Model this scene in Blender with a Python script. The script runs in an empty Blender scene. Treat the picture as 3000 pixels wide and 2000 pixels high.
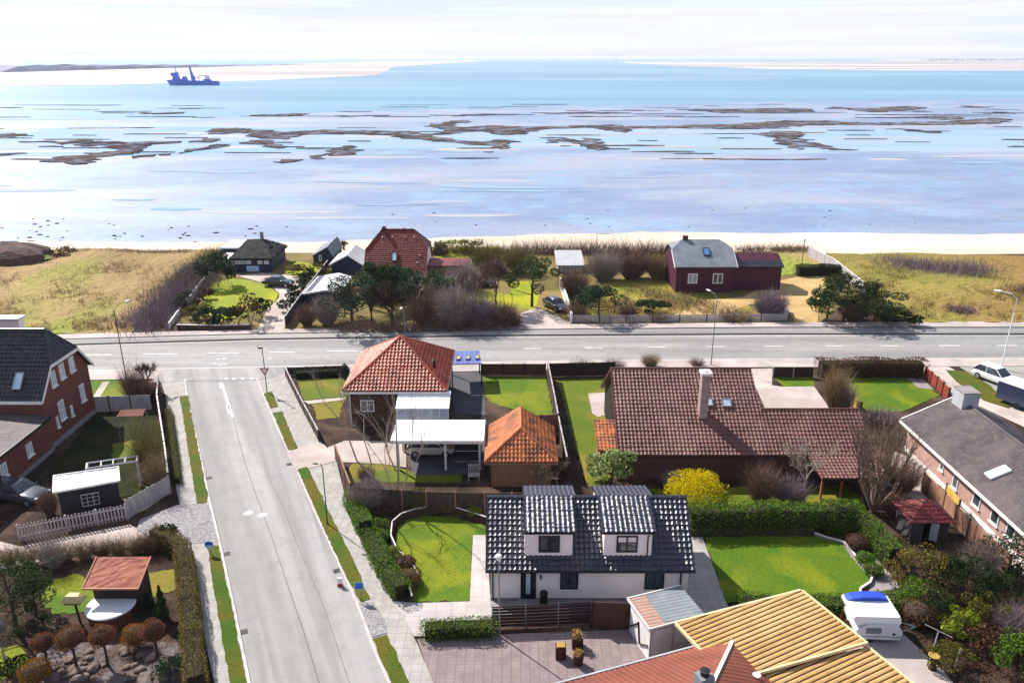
import bpy, bmesh, math, random
import numpy as np
from mathutils import Vector, Matrix

# ------------------------------------------------------------------ camera, light, exposure
S = bpy.context.scene
COL = S.collection
F, H = 28.0 / 36.0 * 3000, 31.0            # focal length in pixels of the photograph, camera height
PITCH = math.atan(832 / F)
cam_d = bpy.data.cameras.new('camera'); cam = bpy.data.objects.new('camera', cam_d); COL.objects.link(cam)
cam_d.lens = 28.0; cam_d.sensor_width = 36.0; cam_d.clip_start = 0.5; cam_d.clip_end = 120000
cam.location = (0, 0, H); cam.rotation_euler = (math.pi / 2 - PITCH, 0, 0)
S.camera = cam
SUN_EL, SUN_AZ = math.radians(42), math.radians(-45)      # the sun stands over the sea to the left
W = bpy.data.worlds.new('World'); S.world = W; W.use_nodes = True
nt = W.node_tree; nt.nodes.clear()
wo = nt.nodes.new('ShaderNodeOutputWorld'); wb = nt.nodes.new('ShaderNodeBackground')
sky = nt.nodes.new('ShaderNodeTexSky'); sky.sky_type = 'NISHITA'; sky.sun_disc = False
sky.sun_elevation = SUN_EL; sky.sun_rotation = SUN_AZ; sky.air_density = 1.0; sky.dust_density = 0.4; sky.ozone_density = 3.0
tc = nt.nodes.new('ShaderNodeTexCoord'); mp_ = nt.nodes.new('ShaderNodeMapping'); mp_.inputs['Scale'].default_value = (2.2, 2.2, 26)
nz = nt.nodes.new('ShaderNodeTexNoise'); nz.inputs['Scale'].default_value = 1.6; nz.inputs['Detail'].default_value = 7; nz.inputs['Roughness'].default_value = 0.6
rp = nt.nodes.new('ShaderNodeValToRGB'); rp.color_ramp.elements[0].position = 0.36; rp.color_ramp.elements[1].position = 0.66
mx = nt.nodes.new('ShaderNodeMix'); mx.data_type = 'RGBA'
mx.inputs[7].default_value = (6.9, 7.25, 8.5, 1)
mul = nt.nodes.new('ShaderNodeMath'); mul.operation = 'MULTIPLY_ADD'; mul.inputs[1].default_value = 0.2; mul.inputs[2].default_value = 0.78
nt.links.new(tc.outputs['Generated'], mp_.inputs[0]); nt.links.new(mp_.outputs[0], nz.inputs['Vector'])
nt.links.new(nz.outputs['Fac'], rp.inputs[0]); nt.links.new(rp.outputs[0], mul.inputs[0])
sp_ = nt.nodes.new('ShaderNodeSeparateXYZ'); nt.links.new(tc.outputs['Generated'], sp_.inputs[0])
fr_ = nt.nodes.new('ShaderNodeMapRange'); fr_.inputs[1].default_value = 0.18; fr_.inputs[2].default_value = 0.42; fr_.inputs[3].default_value = 1.0; fr_.inputs[4].default_value = 0.42
nt.links.new(sp_.outputs[2], fr_.inputs[0])
ml2 = nt.nodes.new('ShaderNodeMath'); ml2.operation = 'MULTIPLY'; nt.links.new(mul.outputs[0], ml2.inputs[0]); nt.links.new(fr_.outputs[0], ml2.inputs[1]); nt.links.new(ml2.outputs[0], mx.inputs[0])
mp2 = nt.nodes.new('ShaderNodeMapping'); mp2.inputs['Scale'].default_value = (1.6, 1.6, 60); mp2.inputs['Rotation'].default_value = (0.0, 0.02, 0)
nz2 = nt.nodes.new('ShaderNodeTexNoise'); nz2.inputs['Scale'].default_value = 1.3; nz2.inputs['Detail'].default_value = 6; nz2.inputs['Roughness'].default_value = 0.65; nz2.inputs['Distortion'].default_value = 0.5
r2_ = nt.nodes.new('ShaderNodeValToRGB'); r2_.color_ramp.elements[0].position = 0.38; r2_.color_ramp.elements[1].position = 0.6
r2_.color_ramp.elements[0].color = (0.74, 0.80, 0.94, 1); r2_.color_ramp.elements[1].color = (0.90, 0.92, 0.97, 1)
sc_ = nt.nodes.new('ShaderNodeVectorMath'); sc_.operation = 'SCALE'; sc_.inputs[3].default_value = 7.2
nt.links.new(tc.outputs['Generated'], mp2.inputs[0]); nt.links.new(mp2.outputs[0], nz2.inputs['Vector']); nt.links.new(nz2.outputs['Fac'], r2_.inputs[0]); nt.links.new(r2_.outputs[0], sc_.inputs[0]); nt.links.new(sc_.outputs[0], mx.inputs[7])
nt.links.new(sky.outputs[0], mx.inputs[6]); nt.links.new(mx.outputs[2], wb.inputs[0])
wb.inputs[1].default_value = 0.08
nt.links.new(wb.outputs[0], wo.inputs[0])
sd = bpy.data.lights.new('sun', 'SUN'); sd.energy = 4.7; sd.angle = math.radians(0.5); sd.color = (1.0, 0.93, 0.82)
sun = bpy.data.objects.new('sun', sd); COL.objects.link(sun); sun.location = (-60, 60, 90)
_d = Vector((-math.sin(SUN_AZ) * math.cos(SUN_EL), -math.cos(SUN_AZ) * math.cos(SUN_EL), -math.sin(SUN_EL)))
sun.rotation_euler = _d.to_track_quat('-Z', 'Y').to_euler()
S.view_settings.view_transform = 'Standard'; S.view_settings.look = 'None'
S.view_settings.exposure = 0.95; S.view_settings.gamma = 1.0

R = random.Random(7)
NR = np.random.default_rng(11)
cP, sP = math.cos(PITCH), math.sin(PITCH)

# ------------------------------------------------------------------ measuring (photograph pixels -> metres on the ground)
def _ray(px, py):
    x = (px - 1500) / F; y = -(py - 1000) / F
    return x, cP + y * sP, -sP + y * cP
def P(px, py, z=0.0):
    r = _ray(px, py); t = (z - H) / r[2]
    return Vector((r[0] * t, r[1] * t, z))
def hz(y, py):                              # height seen at row py on a vertical standing y metres ahead
    r = _ray(1500, py); return H + y * r[2] / r[1]
def yat(py, z):
    r = _ray(1500, py); return (z - H) * r[1] / r[2]
def xat(px, y, z):
    return (px - 1500) / F * (y * cP + (H - z) * sP)
def mpp(p):                                 # metres per pixel at a point
    return (p[1] * cP + (H - p[2]) * sP) / F

# ------------------------------------------------------------------ materials
def lin(c):
    if isinstance(c, str):
        c = c.lstrip('#'); c = [int(c[i:i + 2], 16) / 255 for i in (0, 2, 4)]
        return tuple(v / 12.92 if v <= 0.04045 else ((v + 0.055) / 1.055) ** 2.4 for v in c) + (1,)
    return tuple(c) + (1,)
MATS = {}
def M(name, c1, c2=None, scale=2.0, rough=0.8, bump=0.0, bscale=None, spec=0.35, metal=0.0, stretch=(1, 1, 1), lo=0.35, hi=0.65, c3=None, s3=0.3, coat=0, island=False, detail=6, dist=0.0, bdist=0.05, rot=0.0, c4=None, s4=6.0, f4=0.6):
    if name in MATS: return MATS[name]
    m = bpy.data.materials.new(name); m.use_nodes = True; n = m.node_tree; b = n.nodes['Principled BSDF']
    b.inputs['Roughness'].default_value = rough; b.inputs['Specular IOR Level'].default_value = spec
    b.inputs['Metallic'].default_value = metal; b.inputs['Base Color'].default_value = lin(c1)
    if coat: b.inputs['Coat Weight'].default_value = coat; b.inputs['Coat Roughness'].default_value = 0.08
    t = n.nodes.new('ShaderNodeTexCoord'); mp = n.nodes.new('ShaderNodeMapping'); mp.inputs['Scale'].default_value = stretch
    if rot: mp.vector_type = 'TEXTURE'; mp.inputs['Rotation'].default_value = (0, 0, rot); mp.inputs['Scale'].default_value = tuple(1 / v for v in stretch)
    n.links.new(t.outputs['Object'], mp.inputs[0])
    if c2 is not None:
        x = n.nodes.new('ShaderNodeMix'); x.data_type = 'RGBA'
        x.inputs[6].default_value = lin(c1); x.inputs[7].default_value = lin(c2)
        r = n.nodes.new('ShaderNodeValToRGB'); r.color_ramp.elements[0].position = lo; r.color_ramp.elements[1].position = hi
        if island:
            g = n.nodes.new('ShaderNodeNewGeometry'); n.links.new(g.outputs['Random Per Island'], r.inputs[0])
        else:
            z = n.nodes.new('ShaderNodeTexNoise'); z.inputs['Scale'].default_value = scale; z.inputs['Detail'].default_value = detail; z.inputs['Roughness'].default_value = 0.62
            z.inputs['Distortion'].default_value = dist
            n.links.new(mp.outputs[0], z.inputs['Vector']); n.links.new(z.outputs['Fac'], r.inputs[0])
        n.links.new(r.outputs[0], x.inputs[0]); out = x.outputs[2]
        if c3 is not None:
            z3 = n.nodes.new('ShaderNodeTexNoise'); z3.inputs['Scale'].default_value = s3; z3.inputs['Detail'].default_value = 5; z3.inputs['Distortion'].default_value = 0.6
            n.links.new(mp.outputs[0], z3.inputs['Vector'])
            r3 = n.nodes.new('ShaderNodeValToRGB'); r3.color_ramp.elements[0].position = 0.45; r3.color_ramp.elements[1].position = 0.62
            n.links.new(z3.outputs['Fac'], r3.inputs[0])
            x3 = n.nodes.new('ShaderNodeMix'); x3.data_type = 'RGBA'; x3.inputs[7].default_value = lin(c3)
            n.links.new(out, x3.inputs[6]); n.links.new(r3.outputs[0], x3.inputs[0]); out = x3.outputs[2]
        if c4 is not None:
            z4 = n.nodes.new('ShaderNodeTexNoise'); z4.inputs['Scale'].default_value = s4; z4.inputs['Detail'].default_value = 8; z4.inputs['Roughness'].default_value = 0.75
            n.links.new(t.outputs['Object'], z4.inputs['Vector'])
            r4 = n.nodes.new('ShaderNodeValToRGB'); r4.color_ramp.elements[0].position = 0.48; r4.color_ramp.elements[1].position = 0.64; r4.color_ramp.elements[1].color = (f4, f4, f4, 1)
            n.links.new(z4.outputs['Fac'], r4.inputs[0])
            x4 = n.nodes.new('ShaderNodeMix'); x4.data_type = 'RGBA'; x4.inputs[7].default_value = lin(c4)
            n.links.new(out, x4.inputs[6]); n.links.new(r4.outputs[0], x4.inputs[0]); out = x4.outputs[2]
        n.links.new(out, b.inputs['Base Color'])
    if bump:
        zb = n.nodes.new('ShaderNodeTexNoise'); zb.inputs['Scale'].default_value = bscale or scale * 3; zb.inputs['Detail'].default_value = 5
        n.links.new(mp.outputs[0], zb.inputs['Vector'])
        bn = n.nodes.new('ShaderNodeBump'); bn.inputs['Strength'].default_value = bump; bn.inputs['Distance'].default_value = bdist
        n.links.new(zb.outputs['Fac'], bn.inputs['Height']); n.links.new(bn.outputs[0], b.inputs['Normal'])
    MATS[name] = m; return m
def leafy(name, c1, c2, tr=0.25):           # foliage: each leaf its own tint, some light passing through
    if name in MATS: return MATS[name]
    m = M(name, c1, c2, island=True, lo=0.1, hi=0.9, rough=0.75, spec=0.12)
    n = m.node_tree; b = n.nodes['Principled BSDF']; o = n.nodes['Material Output']
    tl = n.nodes.new('ShaderNodeBsdfTranslucent'); mxs = n.nodes.new('ShaderNodeMixShader'); mxs.inputs[0].default_value = tr
    src = b.inputs['Base Color'].links[0].from_socket
    n.links.new(src, tl.inputs[0]); n.links.new(b.outputs[0], mxs.inputs[1]); n.links.new(tl.outputs[0], mxs.inputs[2]); n.links.new(mxs.outputs[0], o.inputs[0])
    return m
def bands(name, c1, c2, period, axis='X', duty=0.5, rough=0.7, bump=0.5, spec=0.3, noise=None, seam=None, soft=0.08):
    """boards, corrugation or paving joints: a repeating profile along one axis of the object"""
    if name in MATS: return MATS[name]
    m = M(name, c1, noise or c1, scale=1.2, rough=rough, spec=spec); n = m.node_tree; b = n.nodes['Principled BSDF']
    src = b.inputs['Base Color'].links[0].from_socket
    t = n.nodes.new('ShaderNodeTexCoord'); sp = n.nodes.new('ShaderNodeSeparateXYZ'); n.links.new(t.outputs['Object'], sp.inputs[0])
    def prof(ax, per, du):
        d = n.nodes.new('ShaderNodeMath'); d.operation = 'DIVIDE'; d.inputs[1].default_value = per; n.links.new(sp.outputs[ax], d.inputs[0])
        f = n.nodes.new('ShaderNodeMath'); f.operation = 'FRACT'; n.links.new(d.outputs[0], f.inputs[0])
        r = n.nodes.new('ShaderNodeValToRGB'); r.color_ramp.elements[0].position = max(0, du - soft); r.color_ramp.elements[1].position = du
        n.links.new(f.outputs[0], r.inputs[0]); return r.outputs[0]
    v = prof(axis, period, duty)
    if seam:
        v2 = prof(*seam); q = n.nodes.new('ShaderNodeMath'); q.operation = 'MULTIPLY' if False else 'MAXIMUM'
        n.links.new(v, q.inputs[0]); n.links.new(v2, q.inputs[1]); v = q.outputs[0]
    x = n.nodes.new('ShaderNodeMix'); x.data_type = 'RGBA'; x.inputs[7].default_value = lin(c2)
    n.links.new(src, x.inputs[6]); n.links.new(v, x.inputs[0]); n.links.new(x.outputs[2], b.inputs['Base Color'])
    bn = n.nodes.new('ShaderNodeBump'); bn.invert = True; bn.inputs['Strength'].default_value = bump; bn.inputs['Distance'].default_value = 0.02
    n.links.new(v, bn.inputs['Height']); n.links.new(bn.outputs[0], b.inputs['Normal'])
    return m

# ------------------------------------------------------------------ objects
def props(o, label=None, cat=None, group=None, kind=None):
    if label: o['label'] = label
    if cat: o['category'] = cat
    if group: o['group'] = group
    if kind: o['kind'] = kind
    return o
def thing(name, label, cat, loc=(0, 0, 0), rz=0.0, group=None):
    o = bpy.data.objects.new(name, None); COL.objects.link(o); o.empty_display_size = 0.3
    o.location = loc; o.rotation_euler = (0, 0, rz)
    return props(o, label, cat, group)
def rootloc(p):
    while p.parent: p = p.parent
    return Vector(p.location)
def link(name, me, m, parent=None, world=True, smooth=False):
    for mm in (m if isinstance(m, (list, tuple)) else [m]): me.materials.append(mm)
    o = bpy.data.objects.new(name, me); COL.objects.link(o)
    if parent is not None:
        o.parent = parent
        if world: me.transform(Matrix.Translation(-rootloc(parent)))
    if smooth: me.polygons.foreach_set('use_smooth', [True] * len(me.polygons))
    return o
def obj(name, bm, m, parent=None, world=True, smooth=False):
    me = bpy.data.meshes.new(name); bm.normal_update(); bm.to_mesh(me); bm.free()
    return link(name, me, m, parent, world, smooth)
def anchor(o):                               # give a one-mesh thing its own origin at its base
    me = o.data; n = len(me.vertices); co = np.empty(n * 3); me.vertices.foreach_get('co', co); co = co.reshape(-1, 3)
    c = Vector(((co[:, 0].min() + co[:, 0].max()) / 2, (co[:, 1].min() + co[:, 1].max()) / 2, co[:, 2].min()))
    me.transform(Matrix.Translation(-c)); o.location = c
    return o
def solo(name, bm, m, label, cat, group=None, smooth=False):
    return props(anchor(obj(name, bm, m, smooth=smooth)), label, cat, group)
def struct(name, bm, m, label=None, cat=None):
    return props(obj(name, bm, m), label, cat, kind='structure')
def dup(root, loc, rz=0.0, label=None, group=None):
    r = root.copy(); COL.objects.link(r); r.location = loc; r.rotation_euler = (0, 0, rz)
    if label: r['label'] = label
    if group: r['group'] = group
    for ch in root.children:
        c = ch.copy(); COL.objects.link(c); c.parent = r
        for g in ch.children:
            d = g.copy(); COL.objects.link(d); d.parent = c
    return r
def B(): return bmesh.new()
def quad(bm, *pts): 
    return bm.faces.new([bm.verts.new(p) for p in pts])
def box(bm, x0, x1, y0, y1, z0, z1):
    v = [bm.verts.new((x, y, z)) for z in (z0, z1) for x, y in ((x0, y0), (x1, y0), (x1, y1), (x0, y1))]
    for f in ((3, 2, 1, 0), (4, 5, 6, 7), (0, 1, 5, 4), (1, 2, 6, 5), (2, 3, 7, 6), (3, 0, 4, 7)): bm.faces.new([v[i] for i in f])
def obox(bm, a, b, w, z0, z1):               # upright box along the line a-b, w thick
    a = Vector((a[0], a[1], 0)); b = Vector((b[0], b[1], 0)); d = (b - a).normalized(); n = Vector((-d.y, d.x, 0)) * w / 2
    c = [a - n, b - n, b + n, a + n]
    v = [bm.verts.new((p.x, p.y, z)) for z in (z0, z1) for p in c]
    for f in ((3, 2, 1, 0), (4, 5, 6, 7), (0, 1, 5, 4), (1, 2, 6, 5), (2, 3, 7, 6), (3, 0, 4, 7)): bm.faces.new([v[i] for i in f])
def prism(bm, pts, z0, z1):
    lo = [bm.verts.new((p[0], p[1], z0)) for p in pts]; hi = [bm.verts.new((p[0], p[1], z1)) for p in pts]
    bm.faces.new(hi); bm.faces.new(lo[::-1]); k = len(pts)
    for i in range(k): bm.faces.new((lo[i], lo[(i + 1) % k], hi[(i + 1) % k], hi[i]))
    bmesh.ops.recalc_face_normals(bm, faces=bm.faces)
def xprism(bm, prof, x0, x1, axis='x'):       # a (y,z) profile pushed along x, or an (x,z) profile along y
    mk = (lambda a, b, t: (t, a, b)) if axis == 'x' else (lambda a, b, t: (a, t, b))
    lo = [bm.verts.new(mk(p[0], p[1], x0)) for p in prof]; hi = [bm.verts.new(mk(p[0], p[1], x1)) for p in prof]
    bm.faces.new(hi); bm.faces.new(lo[::-1]); k = len(prof)
    for i in range(k): bm.faces.new((lo[i], lo[(i + 1) % k], hi[(i + 1) % k], hi[i]))
    bmesh.ops.recalc_face_normals(bm, faces=bm.faces)
def hull(bm, pts):
    v = [bm.verts.new(p) for p in pts]; r = bmesh.ops.convex_hull(bm, input=v)
    bmesh.ops.delete(bm, geom=list({g for g in r['geom_interior'] + r['geom_unused'] if isinstance(g, bmesh.types.BMVert)}), context='VERTS')
def tube(bm, pts, rad, n=6, cap=True):
    pts = [Vector(p) for p in pts]; rings = []
    for i, p in enumerate(pts):
        d = (pts[min(i + 1, len(pts) - 1)] - pts[max(i - 1, 0)]).normalized()
        a = d.cross(Vector((0, 0, 1)) if abs(d.z) < 0.9 else Vector((1, 0, 0))).normalized(); b = d.cross(a)
        r = rad[i] if isinstance(rad, (list, tuple)) else rad
        rings.append([bm.verts.new(p + (a * math.cos(2 * math.pi * k / n) + b * math.sin(2 * math.pi * k / n)) * r) for k in range(n)])
    for A, C in zip(rings, rings[1:]):
        for k in range(n): bm.faces.new((A[k], A[(k + 1) % n], C[(k + 1) % n], C[k]))
    if cap: bm.faces.new(rings[0][::-1]); bm.faces.new(rings[-1])
def lathe(bm, c, prof, n=16):
    c = Vector(c); rings = [[bm.verts.new(c + Vector((r * math.cos(2 * math.pi * k / n), r * math.sin(2 * math.pi * k / n), z))) for k in range(n)] for r, z in prof]
    for A, C in zip(rings, rings[1:]):
        for k in range(n): bm.faces.new((A[k], A[(k + 1) % n], C[(k + 1) % n], C[k]))
    bm.faces.new(rings[0][::-1]); bm.faces.new(rings[-1])
def ball(bm, c, r, sq=(1, 1, 1), sub=2, noise=0.0):
    g = bmesh.ops.create_icosphere(bm, subdivisions=sub, radius=r)
    for v in g['verts']:
        k = 1 + R.uniform(-noise, noise)
        v.co = Vector((v.co.x * sq[0] * k, v.co.y * sq[1] * k, v.co.z * sq[2] * k)) + Vector(c)
def pxs(pts, z=0.0): return [P(a, b, z) for a, b in pts]
def patch(name, pts, z, m, label=None, cat=None, px=True, rag=0.0):
    bm = B(); q = pxs(pts, z) if px else [Vector((p[0], p[1], z)) for p in pts]
    if rag:                                   # worn, slightly uneven border
        o = []
        for a, c in zip(q, q[1:] + q[:1]):
            k = max(1, min(60, int((c - a).length / 0.35)))
            o += [a.lerp(c, i / k) + (Vector((R.gauss(0, rag), R.gauss(0, rag), 0)) if i else Vector()) for i in range(k)]
        q = o
    quad(bm, *q)
    bmesh.ops.triangulate(bm, faces=bm.faces[:]); bmesh.ops.recalc_face_normals(bm, faces=bm.faces)
    for f in bm.faces:
        if f.normal.z < 0: f.normal_flip()
    return struct(name, bm, m, label, cat)
def strip(bm, L1, L2, z1, z2=None):           # a band between two lines of world points
    z2 = z1 if z2 is None else z2
    a = [bm.verts.new((p[0], p[1], z1)) for p in L1]; b = [bm.verts.new((p[0], p[1], z2)) for p in L2]
    for i in range(len(a) - 1):
        f = bm.faces.new((a[i], a[i + 1], b[i + 1], b[i])); f.normal_update()
        if f.normal.z < 0: f.normal_flip()

# ------------------------------------------------------------------ tiled and corrugated roofs
def roofing(poly, tw=0.3, tl=0.36, amp=0.035, step=0.03, kind='pan', sub=6):
    """real tile relief over one planar roof face; poly is convex, its first edge the eave (left to right, seen from outside)"""
    p = [Vector(q) for q in poly]
    u = (p[1] - p[0]).normalized(); n = u.cross(p[-1] - p[0]).normalized()
    if n.z < 0: n = -n
    v = n.cross(u).normalized()
    if v.z < 0: v = -v
    uv = [((q - p[0]).dot(u), (q - p[0]).dot(v)) for q in p]
    u0, u1 = min(a for a, _ in uv), max(a for a, _ in uv); v0, v1 = min(b for _, b in uv), max(b for _, b in uv)
    if kind == 'trap': sub = 8
    nu = int(math.ceil((u1 - u0) / tw * sub)) + 1
    us = u0 + np.arange(nu + 1) * tw / sub
    rows = []
    if kind != 'pan': rows = [(v0, 0), (v1, 0)]
    else:
        k = 0
        while v0 + k * tl < v1:
            rows += [(v0 + k * tl, step * 0.7), (v0 + (k + 0.14) * tl, step), (v0 + (k + 0.5) * tl, step * 0.5), (v0 + (k + 1) * tl - 0.012, 0.0)]; k += 1
    ph = (us - u0) / tw * 2 * math.pi
    wv = amp * (0.5 + 0.5 * np.cos(ph)) ** {'pan': 1.1, 'corr': 1.0, 'trap': 0.3}[kind]
    me_v = []
    A, N_, U, V_ = np.array(p[0]), np.array(n), np.array(u), np.array(v)
    for vv, s in rows:
        jit = 0.0 if kind != 'pan' else R.uniform(-0.004, 0.004)
        if kind == 'pan': jit = jit + np.repeat(NR.normal(size=nu // sub + 2) * 0.006, sub)[:len(us)]
        me_v.append(A + np.outer(us, U) + V_ * vv + np.outer(wv + s + jit, N_))
    co = np.concatenate(me_v); w = len(us); fs = []
    for r in range(len(rows) - 1):
        for c in range(w - 1): fs.append((r * w + c, r * w + c + 1, (r + 1) * w + c + 1, (r + 1) * w + c))
    me = bpy.data.meshes.new('tmp'); me.from_pydata(co.tolist(), [], fs)
    if kind == 'trap':                        # darker faces along the grooves
        for i_, pg in enumerate(me.polygons): pg.material_index = 1 if (i_ % (w - 1)) % 8 in (3, 4) else 0
    bm = B(); bm.from_mesh(me); bpy.data.meshes.remove(me)
    cen = sum(p, Vector()) / len(p)
    for i in range(len(p)):
        a, b = p[i], p[(i + 1) % len(p)]; pn = (b - a).cross(n)
        if pn.length < 1e-6: continue
        pn.normalize()
        if (cen - a).dot(pn) > 0: pn = -pn
        bmesh.ops.bisect_plane(bm, geom=bm.verts[:] + bm.edges[:] + bm.faces[:], plane_co=a, plane_no=pn, clear_outer=True)
    return bm
def merge(bms):
    out = B()
    for b in bms:
        me = bpy.data.meshes.new('t'); b.to_mesh(me); b.free(); out.from_mesh(me); bpy.data.meshes.remove(me)
    return out
def roof(name, faces, m, parent, tw=0.3, tl=0.36, amp=0.035, step=0.03, kind='pan', under=0.12, ridges=(), rr=0.1):
    bms = [roofing(f, tw, tl, amp, step, kind) for f in faces]
    b = B()
    for f in faces:                           # the deck below the tiles
        p = [Vector(q) for q in f]; n = (p[1] - p[0]).cross(p[-1] - p[0]).normalized()
        if n.z < 0: n = -n
        hi = [b.verts.new(q - n * 0.005) for q in p]; lo = [b.verts.new(q - n * under) for q in p]
        b.faces.new(hi); b.faces.new(lo[::-1])
        for i in range(len(p)): b.faces.new((lo[i], lo[(i + 1) % len(p)], hi[(i + 1) % len(p)], hi[i]))
    for a, c in ridges: tube(b, [Vector(a) + Vector((0, 0, 0.03)), Vector(c) + Vector((0, 0, 0.03))], rr, 8)
    return obj(name, merge(bms + [b]), m, parent)
def edge_trim(name, lines, m, parent, w=0.12, h=0.16):
    bm = B()
    for a, b in lines:
        a, b = Vector(a), Vector(b); d = (b - a).normalized(); s = d.cross(Vector((0, 0, 1))).normalized() * w / 2; k = Vector((0, 0, h / 2))
        v = [bm.verts.new(q) for q in (a - s - k, a + s - k, a + s + k, a - s + k, b - s - k, b + s - k, b + s + k, b - s + k)]
        for f in ((0, 1, 2, 3), (7, 6, 5, 4), (0, 4, 5, 1), (1, 5, 6, 2), (2, 6, 7, 3), (3, 7, 4, 0)): bm.faces.new([v[i] for i in f])
    return obj(name, bm, m, parent)

# ------------------------------------------------------------------ windows and doors
def window(parent, c, w, h, ang=0.0, cols=2, rows=1, fm=None, gm=None, depth=0.1, fw=0.07, name='window', sill=None):
    """c: centre on the wall face; ang: 0 looks towards -y; the pane is its child"""
    fm = fm or MATS['frame_dark']; gm = gm or MATS['glass']
    bm = B(); o = depth
    box(bm, -w / 2, w / 2, -o, 0.02, h / 2 - fw, h / 2); box(bm, -w / 2, w / 2, -o, 0.02, -h / 2, -h / 2 + fw)
    box(bm, -w / 2, -w / 2 + fw, -o, 0.02, -h / 2 + fw, h / 2 - fw); box(bm, w / 2 - fw, w / 2, -o, 0.02, -h / 2 + fw, h / 2 - fw)
    for i in range(1, cols):
        x = -w / 2 + w * i / cols; box(bm, x - fw / 2, x + fw / 2, -o * 0.9, 0.02, -h / 2 + fw, h / 2 - fw)
    for i in range(1, rows):
        z = -h / 2 + h * i / rows; box(bm, -w / 2 + fw, w / 2 - fw, -o * 0.8, 0.02, z - fw / 3, z + fw / 3)
    mt = Matrix.Translation(Vector(c)) @ Matrix.Rotation(ang, 4, 'Z'); bm.transform(mt)
    f = obj(name, bm, fm, parent)
    g = B(); box(g, -w / 2 + fw, w / 2 - fw, -o * 0.35, 0.01, -h / 2 + fw, h / 2 - fw); g.transform(mt); obj('pane', g, gm, f)
    if sill:
        s = B(); box(s, -w / 2 - 0.08, w / 2 + 0.08, -o - 0.08, 0.02, -h / 2 - 0.08, -h / 2 - 0.002); s.transform(mt); obj('sill', s, sill, f)
    return f
def skylight(parent, a, u, v, n, w, h, fm, gm):
    """a: lower left corner on the slope, u along the eave, v up the slope, n outwards"""
    a, u, v, n = Vector(a), Vector(u), Vector(v), Vector(n); bm = B()
    def slab(b, u0, u1, v0, v1, n0, n1):
        q = [b.verts.new(a + u * x + v * y + n * z) for z in (n0, n1) for x, y in ((u0, v0), (u1, v0), (u1, v1), (u0, v1))]
        for f in ((3, 2, 1, 0), (4, 5, 6, 7), (0, 1, 5, 4), (1, 2, 6, 5), (2, 3, 7, 6), (3, 0, 4, 7)): b.faces.new([q[i] for i in f])
    t = 0.07
    slab(bm, 0, w, 0, t, 0, 0.16); slab(bm, 0, w, h - t, h, 0, 0.16); slab(bm, 0, t, t, h - t, 0, 0.16); slab(bm, w - t, w, t, h - t, 0, 0.16)
    f = obj('skylight', bm, fm, parent); g = B(); slab(g, t, w - t, t, h - t, 0, 0.12); obj('pane', g, gm, f)
    return f

# ------------------------------------------------------------------ plants
def leaf_mesh(c, size, squash=0.6, up=0.0):
    N = len(c); a = NR.normal(size=(N, 3)); a[:, 2] += up; a /= np.linalg.norm(a, axis=1)[:, None]
    b = NR.normal(size=(N, 3)); b -= a * (a * b).sum(1)[:, None]; b /= np.linalg.norm(b, axis=1)[:, None]
    d = np.cross(a, b); s = size * NR.uniform(0.6, 1.4, (N, 1))
    u, v = b * s * 0.5, d * s * 0.5 * squash
    co = np.stack([c - u - v * 0.4, c - v, c + u * 1.1, c + v], 1).reshape(-1, 3)
    return co
def raw(name, co, k, m, parent=None, world=True):
    n = len(co); me = bpy.data.meshes.new(name); me.vertices.add(n); me.vertices.foreach_set('co', co.astype(np.float32).ravel())
    nf = n // k; me.loops.add(n); me.loops.foreach_set('vertex_index', np.arange(n, dtype=np.int32))
    me.polygons.add(nf); me.polygons.foreach_set('loop_start', np.arange(0, n, k, dtype=np.int32)); me.update(calc_edges=True)
    return link(name, me, m, parent, world)
def clumpy(c, rad, n, k=14, tight=0.34, shell=0.55, flat=0.0):
    """leaf centres gathered in clumps through an ellipsoid; uneven outline, gaps between"""
    c = np.array(c); rad = np.array(rad)
    d = NR.normal(size=(k, 3)); d /= np.linalg.norm(d, axis=1)[:, None]; d[:, 2] = np.where(d[:, 2] < -0.55, -d[:, 2], d[:, 2])
    cl = d * (NR.uniform(shell, 0.95, (k, 1))); cr = NR.uniform(0.6, 1.25, k) * tight
    i = NR.integers(0, k, n); p = NR.normal(size=(n, 3)); p /= np.linalg.norm(p, axis=1)[:, None]
    q = cl[i] + p * (cr[i] * NR.uniform(0.55, 1.0, n) ** 0.5)[:, None]
    return c + q * rad
def ribbons(base, dirs, length, width, curve=0.25, seg=3):
    N = len(base); t = np.linspace(0, 1, seg + 1)
    side = np.cross(dirs, NR.normal(size=(N, 3))); side /= np.linalg.norm(side, axis=1)[:, None] + 1e-9
    bend = NR.normal(size=(N, 3)) * curve * length[:, None]; quads = []
    for i in range(seg):
        w0, w1 = width * (1 - 0.75 * t[i]), width * (1 - 0.75 * t[i + 1])
        a = base + dirs * (length * t[i])[:, None] + bend * t[i] ** 2; b = base + dirs * (length * t[i + 1])[:, None] + bend * t[i + 1] ** 2
        quads.append(np.stack([a - side * w0, a + side * w0, b + side * w1, b - side * w1], 1))
    return np.concatenate(quads).reshape(-1, 3)
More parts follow.
